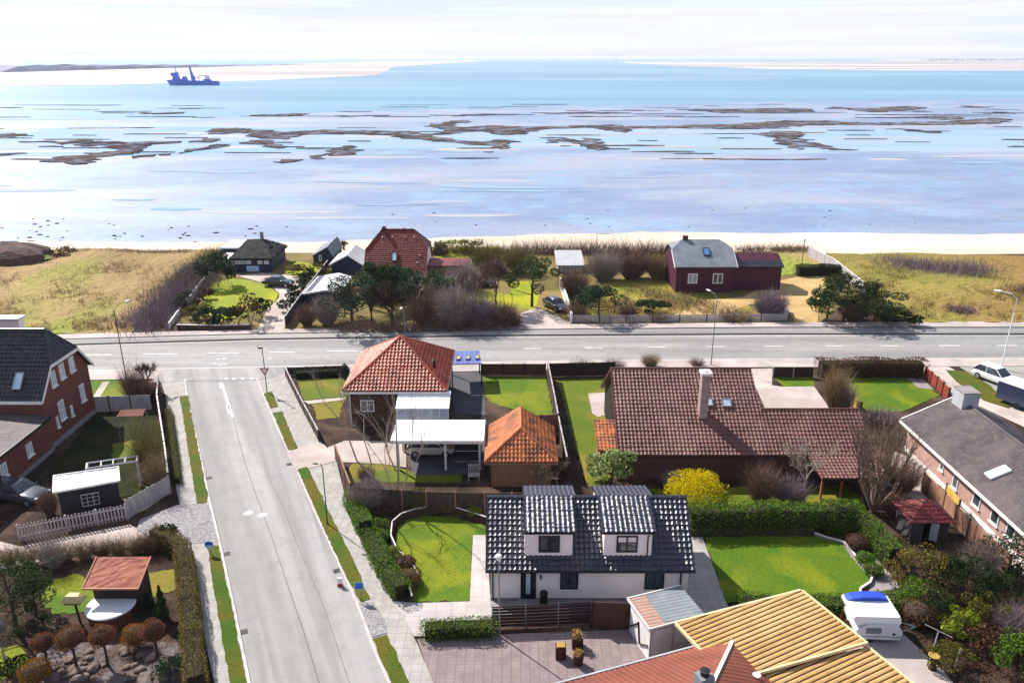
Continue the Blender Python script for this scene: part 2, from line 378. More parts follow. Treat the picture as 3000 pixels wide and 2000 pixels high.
def twigs(c, rx, ry, h, n, width=0.016, spread=0.7, base=0.25, curve=0.18, rot=0.0):
    a = NR.uniform(0, 2 * np.pi, n); r = np.sqrt(NR.uniform(0, 1, n))
    off = np.stack([np.cos(a) * r * rx, np.sin(a) * r * ry], 1)
    b = np.zeros((n, 3)); b[:, :2] = off * base
    d = np.zeros((n, 3)); d[:, :2] = off * (1 - base) * spread; d[:, 2] = h * NR.uniform(0.45, 1.0, n) * (1 - 0.25 * r); d += NR.normal(size=(n, 3)) * 0.05 * h
    L = np.linalg.norm(d, axis=1); d /= L[:, None]
    main = ribbons(b, d, L, width, curve)
    k = n * 3; j = NR.integers(0, n, k); tt = NR.uniform(0.35, 0.95, k)
    sb = b[j] + d[j] * (L[j] * tt)[:, None]; sdv = d[j] + NR.normal(size=(k, 3)) * 0.55; sdv[:, 2] = np.abs(sdv[:, 2]); sdv /= np.linalg.norm(sdv, axis=1)[:, None]
    sub = ribbons(sb, sdv, L[j] * NR.uniform(0.15, 0.4, k), width * 0.6, curve)
    return np.concatenate([main, sub]) + np.array(c)
def shrub(name, label, cat, base, r, h, m, n=900, leaf=0.14, k=12, trunk=None, group=None, up=0.0, tight=0.36, core=True, squash=0.6):
    """leafy shrub: base on the ground, r = (rx, ry)"""
    base = Vector(base); r = (r, r) if not isinstance(r, tuple) else r
    t = thing(name, label, cat, base, group=group)
    c = clumpy((base.x, base.y, base.z + h * 0.52), (r[0], r[1], h * 0.5), n, k, tight)
    c[:, 2] = np.maximum(c[:, 2], base.z + 0.03)
    co = leaf_mesh(c, leaf, squash, up)
    raw('foliage', co, 4, m, t)
    b = B()
    for i in range(5):
        a = R.uniform(0, 6.28); tube(b, [base + Vector((0.06 * math.cos(a), 0.06 * math.sin(a), 0)), base + Vector((r[0] * 0.5 * math.cos(a), r[1] * 0.5 * math.sin(a), h * R.uniform(0.5, 0.8)))], [0.04, 0.012], 5)
    obj('stem', b, MATS['bark'], t)
    return t
def topiary(name, label, cat, base, r, h, m, n=1500, leaf=0.09, stem=0.0, group=None, tip=0.0):
    """clipped ball or mound; stem > 0 sets it on a trunk"""
    base = Vector(base); t = thing(name, label, cat, base, group=group); r = (r, r) if not isinstance(r, tuple) else r
    d = NR.normal(size=(n, 3)); d /= np.linalg.norm(d, axis=1)[:, None]
    lump = 1 + 0.06 * np.sin(d[:, 0] * 5 + base.x) + 0.06 * np.sin(d[:, 1] * 6 + d[:, 2] * 4 + base.y)
    q = d * (NR.uniform(0.82, 1.03, n) * lump)[:, None]
    if tip: s = np.clip(q[:, 2], 0, 1); q[:, 0] *= 1 - tip * s; q[:, 1] *= 1 - tip * s; q[:, 2] *= np.where(q[:, 2] > 0, 1 + tip * 0.6, 1)
    c = np.array(base) + np.array((0, 0, stem + h / 2)) + q * np.array((r[0], r[1], h / 2))
    c[:, 2] = np.maximum(c[:, 2], base.z + 0.02)
    f = raw('foliage', leaf_mesh(c, leaf, 0.7), 4, m, t)
    b = B(); ball(b, base + Vector((0, 0, stem + h / 2)), 0.80, (r[0], r[1], h / 2), 2, .03); tube(b, [base, base + Vector((0.03, 0, stem * 0.6)), base + Vector((0, 0.02, stem + h * 0.5))], [0.09, 0.07, 0.05], 7)
    if stem:
        for i in range(4):
            a = i * 1.6; tube(b, [base + Vector((0, 0, stem * 0.85)), base + Vector((r[0] * 0.6 * math.cos(a), r[1] * 0.6 * math.sin(a), stem + h * 0.4))], [0.05, 0.015], 5)
    obj('trunk', b, MATS['bark'], t)
    return t
def hedge(label, pts, w, h, m, dens=110, leaf=0.13, cat='hedge', name='hedge', group=None, rough_=0.05):
    """clipped hedge along a line of world points"""
    pts = [Vector((p[0], p[1], 0)) for p in pts]; t = thing(name, label, cat, pts[0], group=group); cs = []
    b = B()
    for a, c in zip(pts, pts[1:]):
        d = c - a; L = d.length; d.normalize(); nrm = Vector((-d.y, d.x, 0))
        n = int(dens * 1.5 * L * (2 * h + w)); s = NR.uniform(-w * 0.3, L + w * 0.3, n); f = NR.uniform(0, 2 * h + w, n)
        y = np.where(f < h, -w / 2, np.where(f < h + w, f - h - w / 2, w / 2)); z = np.where(f < h, f, np.where(f < h + w, h, 2 * h + w - f))
        bul = 1 + 0.10 * np.sin(s * 2.1 + a.x) + 0.06 * np.sin(s * 5.3)
        rz = z / h; y = y * bul * np.where(rz > 0.8, 1 - (rz - 0.8) * 0.9, 1)
        jit = NR.normal(size=(n, 3)) * rough_
        z = z * (1 + 0.05 * np.sin(s * 1.3 + 2 * a.y))
        cc = np.array(a) + np.outer(s, np.array(d)) + np.outer(y, np.array(nrm)); cc[:, 2] = np.maximum(z, 0.02); cs.append(cc + jit * np.array((1, 1, 0.8)))
        obox(b, a, c, w * 0.68, 0, h * 0.86)
    c = np.concatenate(cs); c[:, 2] = np.abs(c[:, 2])
    raw('foliage', leaf_mesh(c, leaf * 0.8, 0.7, 0.9), 4, m, t)
    obj('stem', b, MATS['hedge_core'], t)
    return t
def twig_bush(name, label, cat, base, rx, ry, h, n, m, width=0.016, spread=0.8, group=None, b0=0.3, curve=0.18):
    t = thing(name, label, cat, base, group=group)
    raw('twigs', twigs(base, rx, ry, h, n, width, spread, b0, curve), 4, m, t)
    b = B(); q = Vector(base)
    for i in range(4):
        a = R.uniform(0, 6.28); tube(b, [q + Vector((0.1 * math.cos(a), 0.1 * math.sin(a), 0)), q + Vector((rx * 0.4 * math.cos(a), ry * 0.4 * math.sin(a), h * 0.5))], [0.035, 0.01], 5)
    obj('stem', b, m, t)
    return t
def bare_tree(name, label, base, h, m, spread=0.6, levels=4, nb=3, r0=0.14, fork=0.35, lean=(0, 0), twn=700, tw=0.014, group=None, seed=1, up=0.35, forks=None):
    base = Vector(base); t = thing(name, label, 'tree', base, group=group); b = B(); rr = random.Random(seed); ends = []
    def grow(p, d, L, r, lv):
        q = p + d * L; mid = p + d * L * 0.5 + Vector((rr.uniform(-1, 1), rr.uniform(-1, 1), 0)) * L * 0.06
        tube(b, [p, mid, q], [r, r * 0.82, r * 0.62], 6 if lv < 2 else 4)
        if lv >= 1: ends.append((p, q, L, lv))
        if lv >= levels: return
        k = nb + (1 if rr.random() < 0.4 else 0)
        for i in range(k):
            a = rr.uniform(0, 6.28); s = spread * rr.uniform(0.55, 1.2)
            e = (d + Vector((math.cos(a) * s, math.sin(a) * s, up * rr.uniform(0.2, 1)))).normalized()
            st = p + (q - p) * (1.0 if i == 0 else rr.uniform(0.55, 1.0))
            grow(st, e, L * rr.uniform(0.58, 0.8), r * 0.55, lv + 1)
    d0 = Vector((lean[0], lean[1], 1)).normalized()
    L0 = h * fork
    if forks:
        for fd, fl, fr in forks: grow(base + Vector((rr.uniform(-.1, .1), rr.uniform(-.1, .1), 0)), Vector(fd).normalized(), fl, fr, 1)
    else: grow(base, d0, L0, r0, 0)
    obj('trunk', b, m, t)
    ps, ds, Ls = [], [], []
    w = [e for e in ends if e[3] >= levels - 1] or ends
    for i in range(twn):
        p, q, L, lv = rr.choice(w); f = rr.uniform(0.2, 1); dd = (q - p).normalized() + Vector((rr.gauss(0, 0.6), rr.gauss(0, 0.6), rr.gauss(0.1, 0.5)))
        ps.append(p + (q - p) * f); ds.append(dd.normalized()); Ls.append(h * rr.uniform(0.05, 0.14))
    if twn: raw('crown', ribbons(np.array([list(x) for x in ps]), np.array([list(x) for x in ds]), np.array(Ls), tw, 0.15), 4, m, t)
    return t
def pine(name, label, base, h, r, m, n=1800, leaf=0.2, trunk_h=0.3, k=16, ry=None, group=None, lean=(0, 0), tight=0.34, cone=False):
    """evergreen: tapered trunk with limbs, foliage in clumps; cone=True narrows towards the top"""
    base = Vector(base); t = thing(name, label, 'tree', base, group=group); ry = ry or r
    ch = h * (1 - trunk_h); top = base + Vector((lean[0], lean[1], h * 0.92))
    b = B(); tube(b, [base, base.lerp(top, 0.5) + Vector((0.08, 0.05, 0)), top], [0.03 * h, 0.02 * h, 0.006 * h], 7)
    if cone:
        f = NR.uniform(0, 1, n) ** 0.75; a = NR.uniform(0, 2 * np.pi, n)
        ring = 0.72 + 0.28 * np.cos(f * ch / 0.55 * 2 * np.pi); arm = 0.75 + 0.25 * np.cos(a * 7 + f * 30)
        rad = (1 - f) * ring * arm * NR.uniform(0.45, 1.05, n)
        c = np.stack([base.x + lean[0] * f + np.cos(a) * rad * r, base.y + lean[1] * f + np.sin(a) * rad * ry, base.z + h * trunk_h + f * ch], 1)
    else:
        c = clumpy((base.x + lean[0] * 0.7, base.y + lean[1] * 0.7, base.z + h - ch * 0.5), (r, ry, ch * 0.5), n, k, tight)
        for i in range(8):
            a = R.uniform(0, 6.28); z = h * R.uniform(trunk_h, 0.8); tube(b, [base.lerp(top, z / h), base.lerp(top, z / h) + Vector((r * 0.7 * math.cos(a), ry * 0.7 * math.sin(a), h * 0.1))], [0.012 * h, 0.004 * h], 5)
    obj('trunk', b, MATS['bark'], t)
    raw('crown', leaf_mesh(c, leaf, 0.5, 0.3), 4, m, t)
    return t

# ------------------------------------------------------------------ fences
def fence(label, pts, h, m, pm=None, cat='fence', name='fence', gap=None, thick=0.05, post=2.0, z0=0.05, slat=0.1, cap=None, postw=0.1, group=None, post_h=None):
    """gap=None: closed boards; gap=metres: upright slats with that gap; 'rails': horizontal rails"""
    pts = [Vector((p[0], p[1], 0)) for p in pts]; t = thing(name, label, cat, pts[0], group=group); pm = pm or m
    b = B(); k = B() if cap else None
    for a, c in zip(pts, pts[1:]):
        d = c - a; L = d.length; d.normalize()
        if gap is None: obox(b, a, c, thick, z0, h)
        elif gap == 'rails':
            z = 0.15
            while z < h: obox(b, a, c, 0.03, z, min(z + slat, h)); z += slat + 0.05
        else:
            s = 0.0
            while s < L:
                hh = h * R.uniform(0.97, 1.03); obox(b, a + d * s, a + d * min(s + slat, L), thick * 0.6, z0, hh); s += slat + gap
            nrm = Vector((-d.y, d.x, 0)) * (thick * 0.3 + 0.022)
            for z in (0.25 * h, 0.8 * h): obox(b, a + nrm, c + nrm, 0.04, z, z + 0.08)
        if k is not None: obox(k, a, c, thick + 0.06, h + 0.003, h + 0.05)
    obj('panel', b, m, t)
    if k is not None: obj('cap', k, cap, t)
    for a, c in zip(pts, pts[1:]):
        d = c - a; L = d.length; n = max(1, int(round(L / post))); d.normalize(); nrm = Vector((-d.y, d.x, 0)) * 0.0
        for i in range(n):
            q = a + d * (L * i / n); bm = B(); box(bm, q.x - postw / 2, q.x + postw / 2, q.y - postw / 2, q.y + postw / 2, 0, (post_h or h) + 0.07); obj('post', bm, pm, t)
    q = pts[-1]; bm = B(); box(bm, q.x - postw / 2, q.x + postw / 2, q.y - postw / 2, q.y + postw / 2, 0, (post_h or h) + 0.07); obj('post', bm, pm, t)
    return t
def wall(label, pts, w, h, m, name='garden_wall', cat='wall', cap=None, capw=None):
    pts = [Vector((p[0], p[1], 0)) for p in pts]; t = thing(name, label, cat, pts[0]); b = B(); k = B()
    for a, c in zip(pts, pts[1:]):
        obox(b, a, c, w, 0, h)
        if cap: obox(k, a, c, capw or w + 0.08, h + 0.002, h + 0.05)
    obj('body', b, m, t)
    if cap: obj('coping', k, cap, t)
    else: k.free()
    return t

# ================================================================== materials
M('glass', '#161c24', '#48545e', 1.4, rough=0.06, spec=0.6)  # lighter mottling in the colour stands in for reflections
M('glass_sky', '#8fa6bd', '#c4d2df', 0.5, rough=0.05, spec=0.8)
M('frame_dark', '#1c1d26', rough=0.4); M('frame_white', '#e8e6e6', '#d6d4d6', 3, rough=0.45)
M('white_paint', '#e6e2e2', '#cfcaca', 1.2, rough=0.5); M('white_metal', '#eceef0', '#d9dce0', 0.7, rough=0.3)
M('grey_metal', '#9aa0a8', '#7d838c', 2, rough=0.35, metal=0.6); M('dark_metal', '#23282a', rough=0.45, metal=0.3)
M('green_metal', '#1c3a2e', rough=0.5)
M('bark', '#4a3c30', '#2e251f', 6, rough=0.9, bump=0.6); M('bark_pale', '#8c7a6a', '#5c4d42', 5, rough=0.9); M('bark_white', '#b4a698', '#6e6156', 4, rough=0.8)
M('twig_brown', '#86695a', '#54403a', island=True, lo=0, hi=1, rough=0.9); M('twig_grey', '#a79a92', '#6e6062', island=True, lo=0, hi=1, rough=0.9)
M('twig_tan', '#a48f68', '#6c5840', island=True, lo=0, hi=1, rough=0.9); M('twig_purple', '#8c7a82', '#5e5058', island=True, lo=0, hi=1, rough=0.9)
M('twig_olive', '#7d7438', '#4d4524', island=True, lo=0, hi=1, rough=0.9)
M('hedge_core', '#1c2110', '#2a2214', 3, rough=0.95)
leafy('leaf_hedge', '#627e1e', '#36521a', .1); leafy('leaf_bright', '#6c8c26', '#375e16', .1); leafy('leaf_dark', '#2c3f1c', '#141f10')
leafy('leaf_pine', '#42552a', '#20301a'); leafy('leaf_blue', '#384e34', '#1c2c20'); leafy('leaf_olive', '#6b6a22', '#3a3d16')
leafy('leaf_brown', '#8a5638', '#5a3422', 0.1); leafy('leaf_gold', '#9c6a1c', '#6a4312', 0.15); leafy('leaf_yellow', '#e8d200', '#a89c0a', 0.35)
leafy('leaf_tan', '#7d6d38', '#4c4324', 0.15); leafy('leaf_rust', '#6a4a34', '#3a281e', 0.1); leafy('leaf_pale', '#a9b578', '#4d6a30'); leafy('leaf_lime', '#8f9a30', '#5a6a1a')
M('lawn', '#526809', '#3f6207', 0.35, rough=0.85, bump=0.9, bscale=9, c3='#70780e', s3=0.22, spec=0.2, bdist=0.08, c4='#2f4806', s4=5)
M('lawn_yellow', '#848a08', '#687c08', 0.25, rough=0.85, bump=0.9, bscale=8, c3='#9c9a12', s3=0.15, spec=0.2, bdist=0.08, c4='#54640a', s4=3)
M('lawn_olive', '#5e680f', '#4c600d', 0.3, rough=0.85, bump=0.9, bscale=8, c3='#7a6e26', s3=0.2, spec=0.2, bdist=0.08, c4='#3f4a0c', s4=5)
M('verge_grass', '#4e560c', '#5e5416', 0.5, rough=0.9, bump=1.0, bscale=9, c3='#38560a', s3=0.35, spec=0.2, bdist=0.1, c4='#2c3008', s4=6)
M('soil', '#40312a', '#281e1a', 0.7, rough=0.95, bump=1.0, bscale=5, c3='#56443a', s3=0.3, spec=0.15, bdist=0.12)
M('scrub_ground', '#6f6238', '#4e4a26', 0.18, rough=0.95, bump=1.0, bscale=3, c3='#827046', s3=0.08, spec=0.15, bdist=0.2)
M('asphalt', '#878687', '#757475', 0.5, rough=0.8, bump=0.35, bscale=30, c3='#949290', s3=0.35, spec=0.25, stretch=(0.06, 1, 1), bdist=0.02, c4='#666464', s4=0.9, f4=0.35)
M('asphalt_street', '#8c8b8b', '#7c7a7a', 0.9, rough=0.8, bump=0.35, bscale=30, c3='#999695', s3=0.5, spec=0.25, stretch=(1, 0.05, 1), rot=math.radians(24.5), bdist=0.02, c4='#6a6868', s4=0.7, f4=0.3)
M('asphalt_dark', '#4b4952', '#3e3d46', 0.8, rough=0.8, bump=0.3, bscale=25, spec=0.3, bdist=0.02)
M('pavement_pink', '#a69a98', '#948b8a', 0.6, rough=0.85, bump=0.3, bscale=14, c3='#b5a4a2', s3=0.2, spec=0.25)
M('tar', '#4f4c52', '#3a383e', 2, rough=0.6)
bands('slabs', '#a09c9a', '#7e7a7a', 0.6, 'Y', 0.96, rough=0.85, bump=0.4, noise='#8a8785', seam=('X', 0.6, 0.97), soft=0.02)
bands('block_paving', '#87797a', '#75686a', 0.25, 'Y', 0.9, rough=0.88, bump=0.6, noise='#76686a', seam=('X', 0.5, 0.95), soft=0.06)
bands('terrace', '#aaa3a3', '#8c8586', 0.9, 'Y', 0.975, rough=0.8, bump=0.3, noise='#9a9394', seam=('X', 0.9, 0.975), soft=0.015)
M('driveway_pale', '#a89a96', '#968a86', 0.5, rough=0.9, bump=0.5, bscale=12, c3='#b5a8a2', s3=0.25)
M('gravel', '#a09c9e', '#6d6a70', 6, rough=0.95, bump=1.0, bscale=14, bdist=0.08)
M('sand_path', '#b59a6a', '#9c8050', 0.5, rough=0.95, bump=0.6, bscale=5)
M('marking', '#cfcdcc', '#a9a7a6', 1.5, rough=0.7); M('kerb', '#b8b0b0', '#9d9698', 1.5, rough=0.8)
M('brick', '#74443c', '#623730', 3, rough=0.9, bump=0.5, bscale=18); M('brick_pink', '#b0908a', '#a08079', 1.2, rough=0.9, bump=0.4, bscale=20)
M('brick_dark', '#4a342e', '#3b2926', 2, rough=0.9, bump=0.4, bscale=15); M('plaster', '#f0e8e6', '#e8dedd', 0.8, rough=0.85, bump=0.15, bscale=20)
M('concrete', '#8c8486', '#777073', 1.2, rough=0.85, bump=0.3, bscale=10)
M('tile_dark', '#24212c', '#1b1922', 1.5, rough=0.28, spec=0.5); M('tile_navy', '#1c1d38', '#14142a', 1.5, rough=0.38, spec=0.9)
M('tile_orange', '#94402a', '#7a3020', 0.8, rough=0.45, c3='#a44e34', s3=0.5, c4='#5a2a20', s4=2.2); M('tile_orange_pale', '#c4723f', '#a45a34', 1.5, rough=0.7, c3='#7a4a34', s3=0.8, c4='#4c3428', s4=2.2)
M('tile_plum', '#6e4642', '#583632', 1.0, rough=0.55, c3='#78544e', s3=0.35, c4='#4c3232', s4=2.4); M('metal_red', '#6e2426', '#5c1c20', 0.5, rough=0.6, c4='#7c3430', s4=1.5, f4=0.5)
M('metal_ochre', '#b08e5a', '#a07e4c', 0.3, rough=0.55, c3='#b99868', s3=0.25, c4='#8a6434', s4=0.9, f4=0.5); M('metal_rust', '#753c2e', '#642f26', 0.35, rough=0.6, c3='#7e4434', s3=0.2, c4='#52302a', s4=0.9, f4=0.5)
M('corr_grey', '#4e464c', '#3e373d', 0.7, rough=0.7, c3='#5a5054', s3=0.3, c4='#6e665e', s4=2.2, f4=0.6); M('felt_grey', '#7a8088', '#666c76', 0.8, rough=0.85, bump=0.4, bscale=12)
M('felt_pale', '#a9aab2', '#94969e', 0.8, rough=0.7); M('felt_white', '#d6d8de', '#c2c6ce', 0.5, rough=0.6); M('thatch', '#1d1b20', '#121116', 2.5, rough=0.95, bump=1.0, bscale=8, c3='#2a2829', s3=0.8, bdist=0.1)
bands('wood_dark', '#2c2023', '#150f11', 0.14, 'X', 0.9, rough=0.8, bump=0.6, noise='#3a2a2a')
bands('wood_brown', '#4f342c', '#251814', 0.16, 'X', 0.88, rough=0.8, bump=0.7, noise='#5e3f34')
bands('wood_tan', '#8a6450', '#5a3e34', 0.16, 'X', 0.9, rough=0.8, bump=0.6, noise='#9a7460')
M('wood_fence', '#4e403c', '#362b2a', 1.5, rough=0.9, stretch=(4, 4, 0.6)); M('wood_pale', '#b5aeb0', '#8d8689', 2, rough=0.85, stretch=(4, 4, 0.6)); M('wood_post', '#3a2e2a', '#2a2120', 2, rough=0.9)
M('wood_red', '#8c3828', '#742c22', 1, rough=0.7); M('wood_yellow', '#c2a452', '#a68a40', 1.5, rough=0.75); M('wood_warm', '#a56c50', '#8a5640', 1.5, rough=0.8)
M('board_black', '#191b24', '#22242e', 1.5, rough=0.6, stretch=(1, 1, 6)); M('board_navy', '#16203c', '#1d2948', 1.5, rough=0.6); M('board_plum', '#4c1530', '#3e1028', 1.2, rough=0.65, stretch=(6, 6, 0.6))
M('car_white', '#e6e7ea', rough=0.25, coat=1.0); M('car_silver', '#b6b0ac', rough=0.3, coat=0.8); M('van_navy', '#2c3654', rough=0.35, coat=0.5); M('car_dark', '#161926', rough=0.22, coat=1.0); M('car_grey', '#4e535c', rough=0.25, metal=0.4, coat=1.0)
M('tyre', '#15151a', rough=0.9); M('rim', '#b0b4ba', rough=0.35, metal=0.7); M('lamp_red', '#a02820', rough=0.3); M('lamp_clear', '#dfe6ee', rough=0.1); M('car_trim', '#101116', rough=0.6)
M('sign_blue', '#1d5cb8', rough=0.4); M('sign_pale', '#a9c6e4', rough=0.4); M('sign_red', '#9c2a26', rough=0.4)
M('tarp_blue', '#2446b8', rough=0.45); M('blue_roof', '#5a66a0', '#4c5890', 0.6, rough=0.5); M('straw', '#b0924c', '#8a6c30', 4, rough=0.9)
M('meadow', '#827638', '#5e6424', 0.12, rough=0.95, bump=1.0, bscale=2, c3='#947a44', s3=0.09, spec=0.1, bdist=0.3, c4='#7a8a1c', s4=0.3, f4=0.7)
M('groove_dark', '#6a3c22', '#55301e', 1, rough=0.9)
M('rock', '#6a584e', '#443934', 1.2, rough=0.9, bump=1.0, bscale=4, c3='#7c7678', s3=0.7, bdist=0.1); M('pot', '#4a1f18', '#38140f', 2, rough=0.6)
M('ship_blue', '#1760c8', '#1a68d2', 0.02, rough=0.5); M('ship_white', '#cfdcee', rough=0.5)
M('mud', '#443a3a', '#342e33', 0.06, rough=1.0, bump=0.8, bscale=0.5, c3='#54463f', s3=0.03, bdist=0.3, spec=0.0, c4='#848ea6', s4=0.11, f4=.75)

# ================================================================== ground, shore, sea
def grid_sheet(name, x0, x1, y0, y1, nx, ny, fz, m, label=None, cat=None, kind='structure'):
    xs = np.linspace(x0, x1, nx + 1); ys = np.linspace(y0, y1, ny + 1); X, Y = np.meshgrid(xs, ys)
    co = np.stack([X, Y, fz(X, Y)], -1).reshape(-1, 3)
    f = [(j * (nx + 1) + i, j * (nx + 1) + i + 1, (j + 1) * (nx + 1) + i + 1, (j + 1) * (nx + 1) + i) for j in range(ny) for i in range(nx)]
    me = bpy.data.meshes.new(name); me.from_pydata(co.tolist(), [], f); me.polygons.foreach_set('use_smooth', [True] * len(f))
    return props(link(name, me, m), label, cat, kind=kind)
def edge_y(x):                                # seaward edge of the dune strip
    return 132.6 + np.sin(x * 0.07) * 0.5 - 1.6 * np.clip((x - 30) / 15, 0, 1) - np.clip((-x - 25) / 25, 0, 1) * 1.8
ground = grid_sheet('ground', -400, 400, -60, 158, 320, 90, lambda X, Y: np.where(Y < edge_y(X), 0.0, -np.clip((Y - edge_y(X)) * 0.35, 0, 1.8)), MATS['soil'], 'brown garden soil under the village', 'ground')
M('sand', '#c4b4a4', '#b4a596', 0.12, rough=0.9, bump=0.5, bscale=1.5, c3='#cebdae', s3=0.04, stretch=(0.25, 1, 1), bdist=0.15)
def wline(x):
    t = np.clip((x + 60) / 90, 0, 1); return 144 + 8 * t * t * (3 - 2 * t) + np.sin(x * 0.05) * 0.8
beach = grid_sheet('beach', -500, 500, 128, 170, 160, 26, lambda X, Y: np.where(Y < 131, -0.3 - (131 - Y) * 0.6, -0.3 - 0.7 * (Y - 131) / (wline(X) - 131)) + 0.03 * np.sin(X * 0.2 + Y), MATS['sand'], 'pale cream sand beach behind the houses', 'beach')
# tidal flat: wet sand, streaked along the shore
fl = M('flat_wet', '#7c899f', '#667a9a', 0.05, rough=0.5, bump=1.0, bscale=0.12, stretch=(0.4, 1, 1), spec=0.25, lo=0.3, hi=0.7, c3='#9096a6', s3=0.03, bdist=0.5, dist=.8, c4='#7d9db8', s4=0.035, f4=.7)
n_ = fl.node_tree; b_ = n_.nodes['Principled BSDF']     # darker ripple lines along the shore
t_ = n_.nodes.new('ShaderNodeTexCoord'); m_ = n_.nodes.new('ShaderNodeMapping'); m_.inputs['Scale'].default_value = (0.16, 0.62, 1)
w_ = n_.nodes.new('ShaderNodeTexNoise'); w_.inputs['Scale'].default_value = 0.9; w_.inputs['Detail'].default_value = 9; w_.inputs['Roughness'].default_value = 0.7; w_.inputs['Distortion'].default_value = 1.4
r_ = n_.nodes.new('ShaderNodeValToRGB'); e_ = r_.color_ramp.elements; e_[0].position = 0.47; e_[0].color = (0, 0, 0, 1); e_[1].position = 0.5; e_[1].color = (1, 1, 1, 1)
k_ = r_.color_ramp.elements.new(0.535); k_.color = (0, 0, 0, 1)
s_ = n_.nodes.new('ShaderNodeMath'); s_.operation = 'MULTIPLY'; s_.inputs[1].default_value = 0.5
x_ = n_.nodes.new('ShaderNodeMix'); x_.data_type = 'RGBA'; x_.inputs[7].default_value = lin('#5a6494')
src_ = b_.inputs['Base Color'].links[0].from_socket
n_.links.new(t_.outputs['Object'], m_.inputs[0]); n_.links.new(m_.outputs[0], w_.inputs['Vector']); n_.links.new(w_.outputs['Fac'], r_.inputs[0]); n_.links.new(r_.outputs[0], s_.inputs[0])
n_.links.new(src_, x_.inputs[6]); n_.links.new(s_.outputs[0], x_.inputs[0]); n_.links.new(x_.outputs[2], b_.inputs['Base Color'])
far_line = [(-1500, 352), (-500, 352), (0, 356), (300, 352), (600, 345), (900, 332), (1200, 322), (1600, 313), (2000, 304), (2400, 296), (3000, 288), (4000, 280), (5000, 276)]
near_line = [P(px, 690 if px < 1200 else 672, -1.0) for px in (-1500, -500, 0, 300, 600, 900, 1200, 1600, 2000, 2400, 3000, 4000, 5000)]
near_line = [Vector((q.x * 1.25, 139.0 if q.x < -60 else 137.0, -1)) for q in near_line]
bm = B(); far_w = [P(a, b, -1.0) for a, b in far_line]; N_ROW = 10
for k in range(N_ROW):
    strip(bm, [f.lerp(n, k / N_ROW) for f, n in zip(far_w, near_line)], [f.lerp(n, (k + 1) / N_ROW) for f, n in zip(far_w, near_line)], -1.0)
bmesh.ops.remove_doubles(bm, verts=bm.verts[:], dist=0.01)
struct('tidal_flat', bm, fl, 'wet pale blue tidal flat between beach and channel', 'tidal flat')
sea_m = M('sea_water', '#477695', '#58859d', 0.004, rough=0.35, spec=0.25, bump=0.9, bscale=0.25, stretch=(0.3, 1, 1), c3='#6f93ae', s3=0.0035, bdist=0.5)
bm = B(); ys_ = [150, 260, 400, 700, 1200, 2500, 6000, 20000, 60000]
for a, c in zip(ys_, ys_[1:]): quad(bm, (-c * 1.5 - 800, a, -1.06), (c * 1.5 + 800, a, -1.06), (c * 1.5 + 800, c, -1.06), (-c * 1.5 - 800, c, -1.06))
struct('sea', bm, sea_m, 'blue green sea channel reaching to the horizon', 'sea')
# shallow pools lying on the flat
pool_m = M('pool_water', '#5a8aa6', '#7698b0', 0.03, rough=0.25, spec=0.3, bump=0.4, bscale=0.6, stretch=(0.2, 1, 1), c3='#8498b4', s3=0.02, bdist=0.2)
def banked(name, pts, z, m, label, cat, th=0.35, kind='structure'):
    """low bank with an outline of its own, rounded at the rim"""
    q = [P(a, b, -1.0) for a, b in pts]; bm = B()
    if name == 'mud_bank':                    # frayed rim
        o = []
        for a, c in zip(q, q[1:] + q[:1]):
            k = max(1, int((c - a).length / 3.0))
            for i in range(k):
                p = a.lerp(c, i / k); o.append(p + Vector((2.2 * math.sin(p.y * 1.3 + p.x * .7), 1.5 * math.sin(p.x * .43) + 1.1 * math.sin(p.x * 1.1 + p.y * .5) + R.uniform(-.7, .7), 0)) if i else p)
        q = o
    f = bm.faces.new([bm.verts.new((p.x, p.y, z)) for p in q]); f.normal_update()
    if f.normal.z < 0: f.normal_flip()
    e = bmesh.ops.extrude_face_region(bm, geom=[f]); vs = [v for v in e['geom'] if isinstance(v, bmesh.types.BMVert)]
    bmesh.ops.translate(bm, verts=vs, vec=(0, 0, th))
    return props(obj(name, bm, m), label, cat, kind=kind)
def zs(ox, pts): return [(ox + a * 0.42517, 100 + b * 0.42517) for a, b in pts]
banked('tide_pool', [(-200, 385), (0, 380), (300, 372), (600, 372), (800, 375), (1000, 378), (1250, 382), (1500, 372), (1750, 368), (2000, 372), (2300, 372), (2500, 380), (3200, 380), (3200, 440), (2900, 445), (2500, 450), (2200, 452), (1900, 445), (1600, 432), (1300, 440), (1050, 436), (800, 446), (500, 452), (200, 470), (0, 462), (-200, 470)], -1.05, pool_m, 'shallow light blue water lying on the tidal flat', 'tide pool', th=0.065)
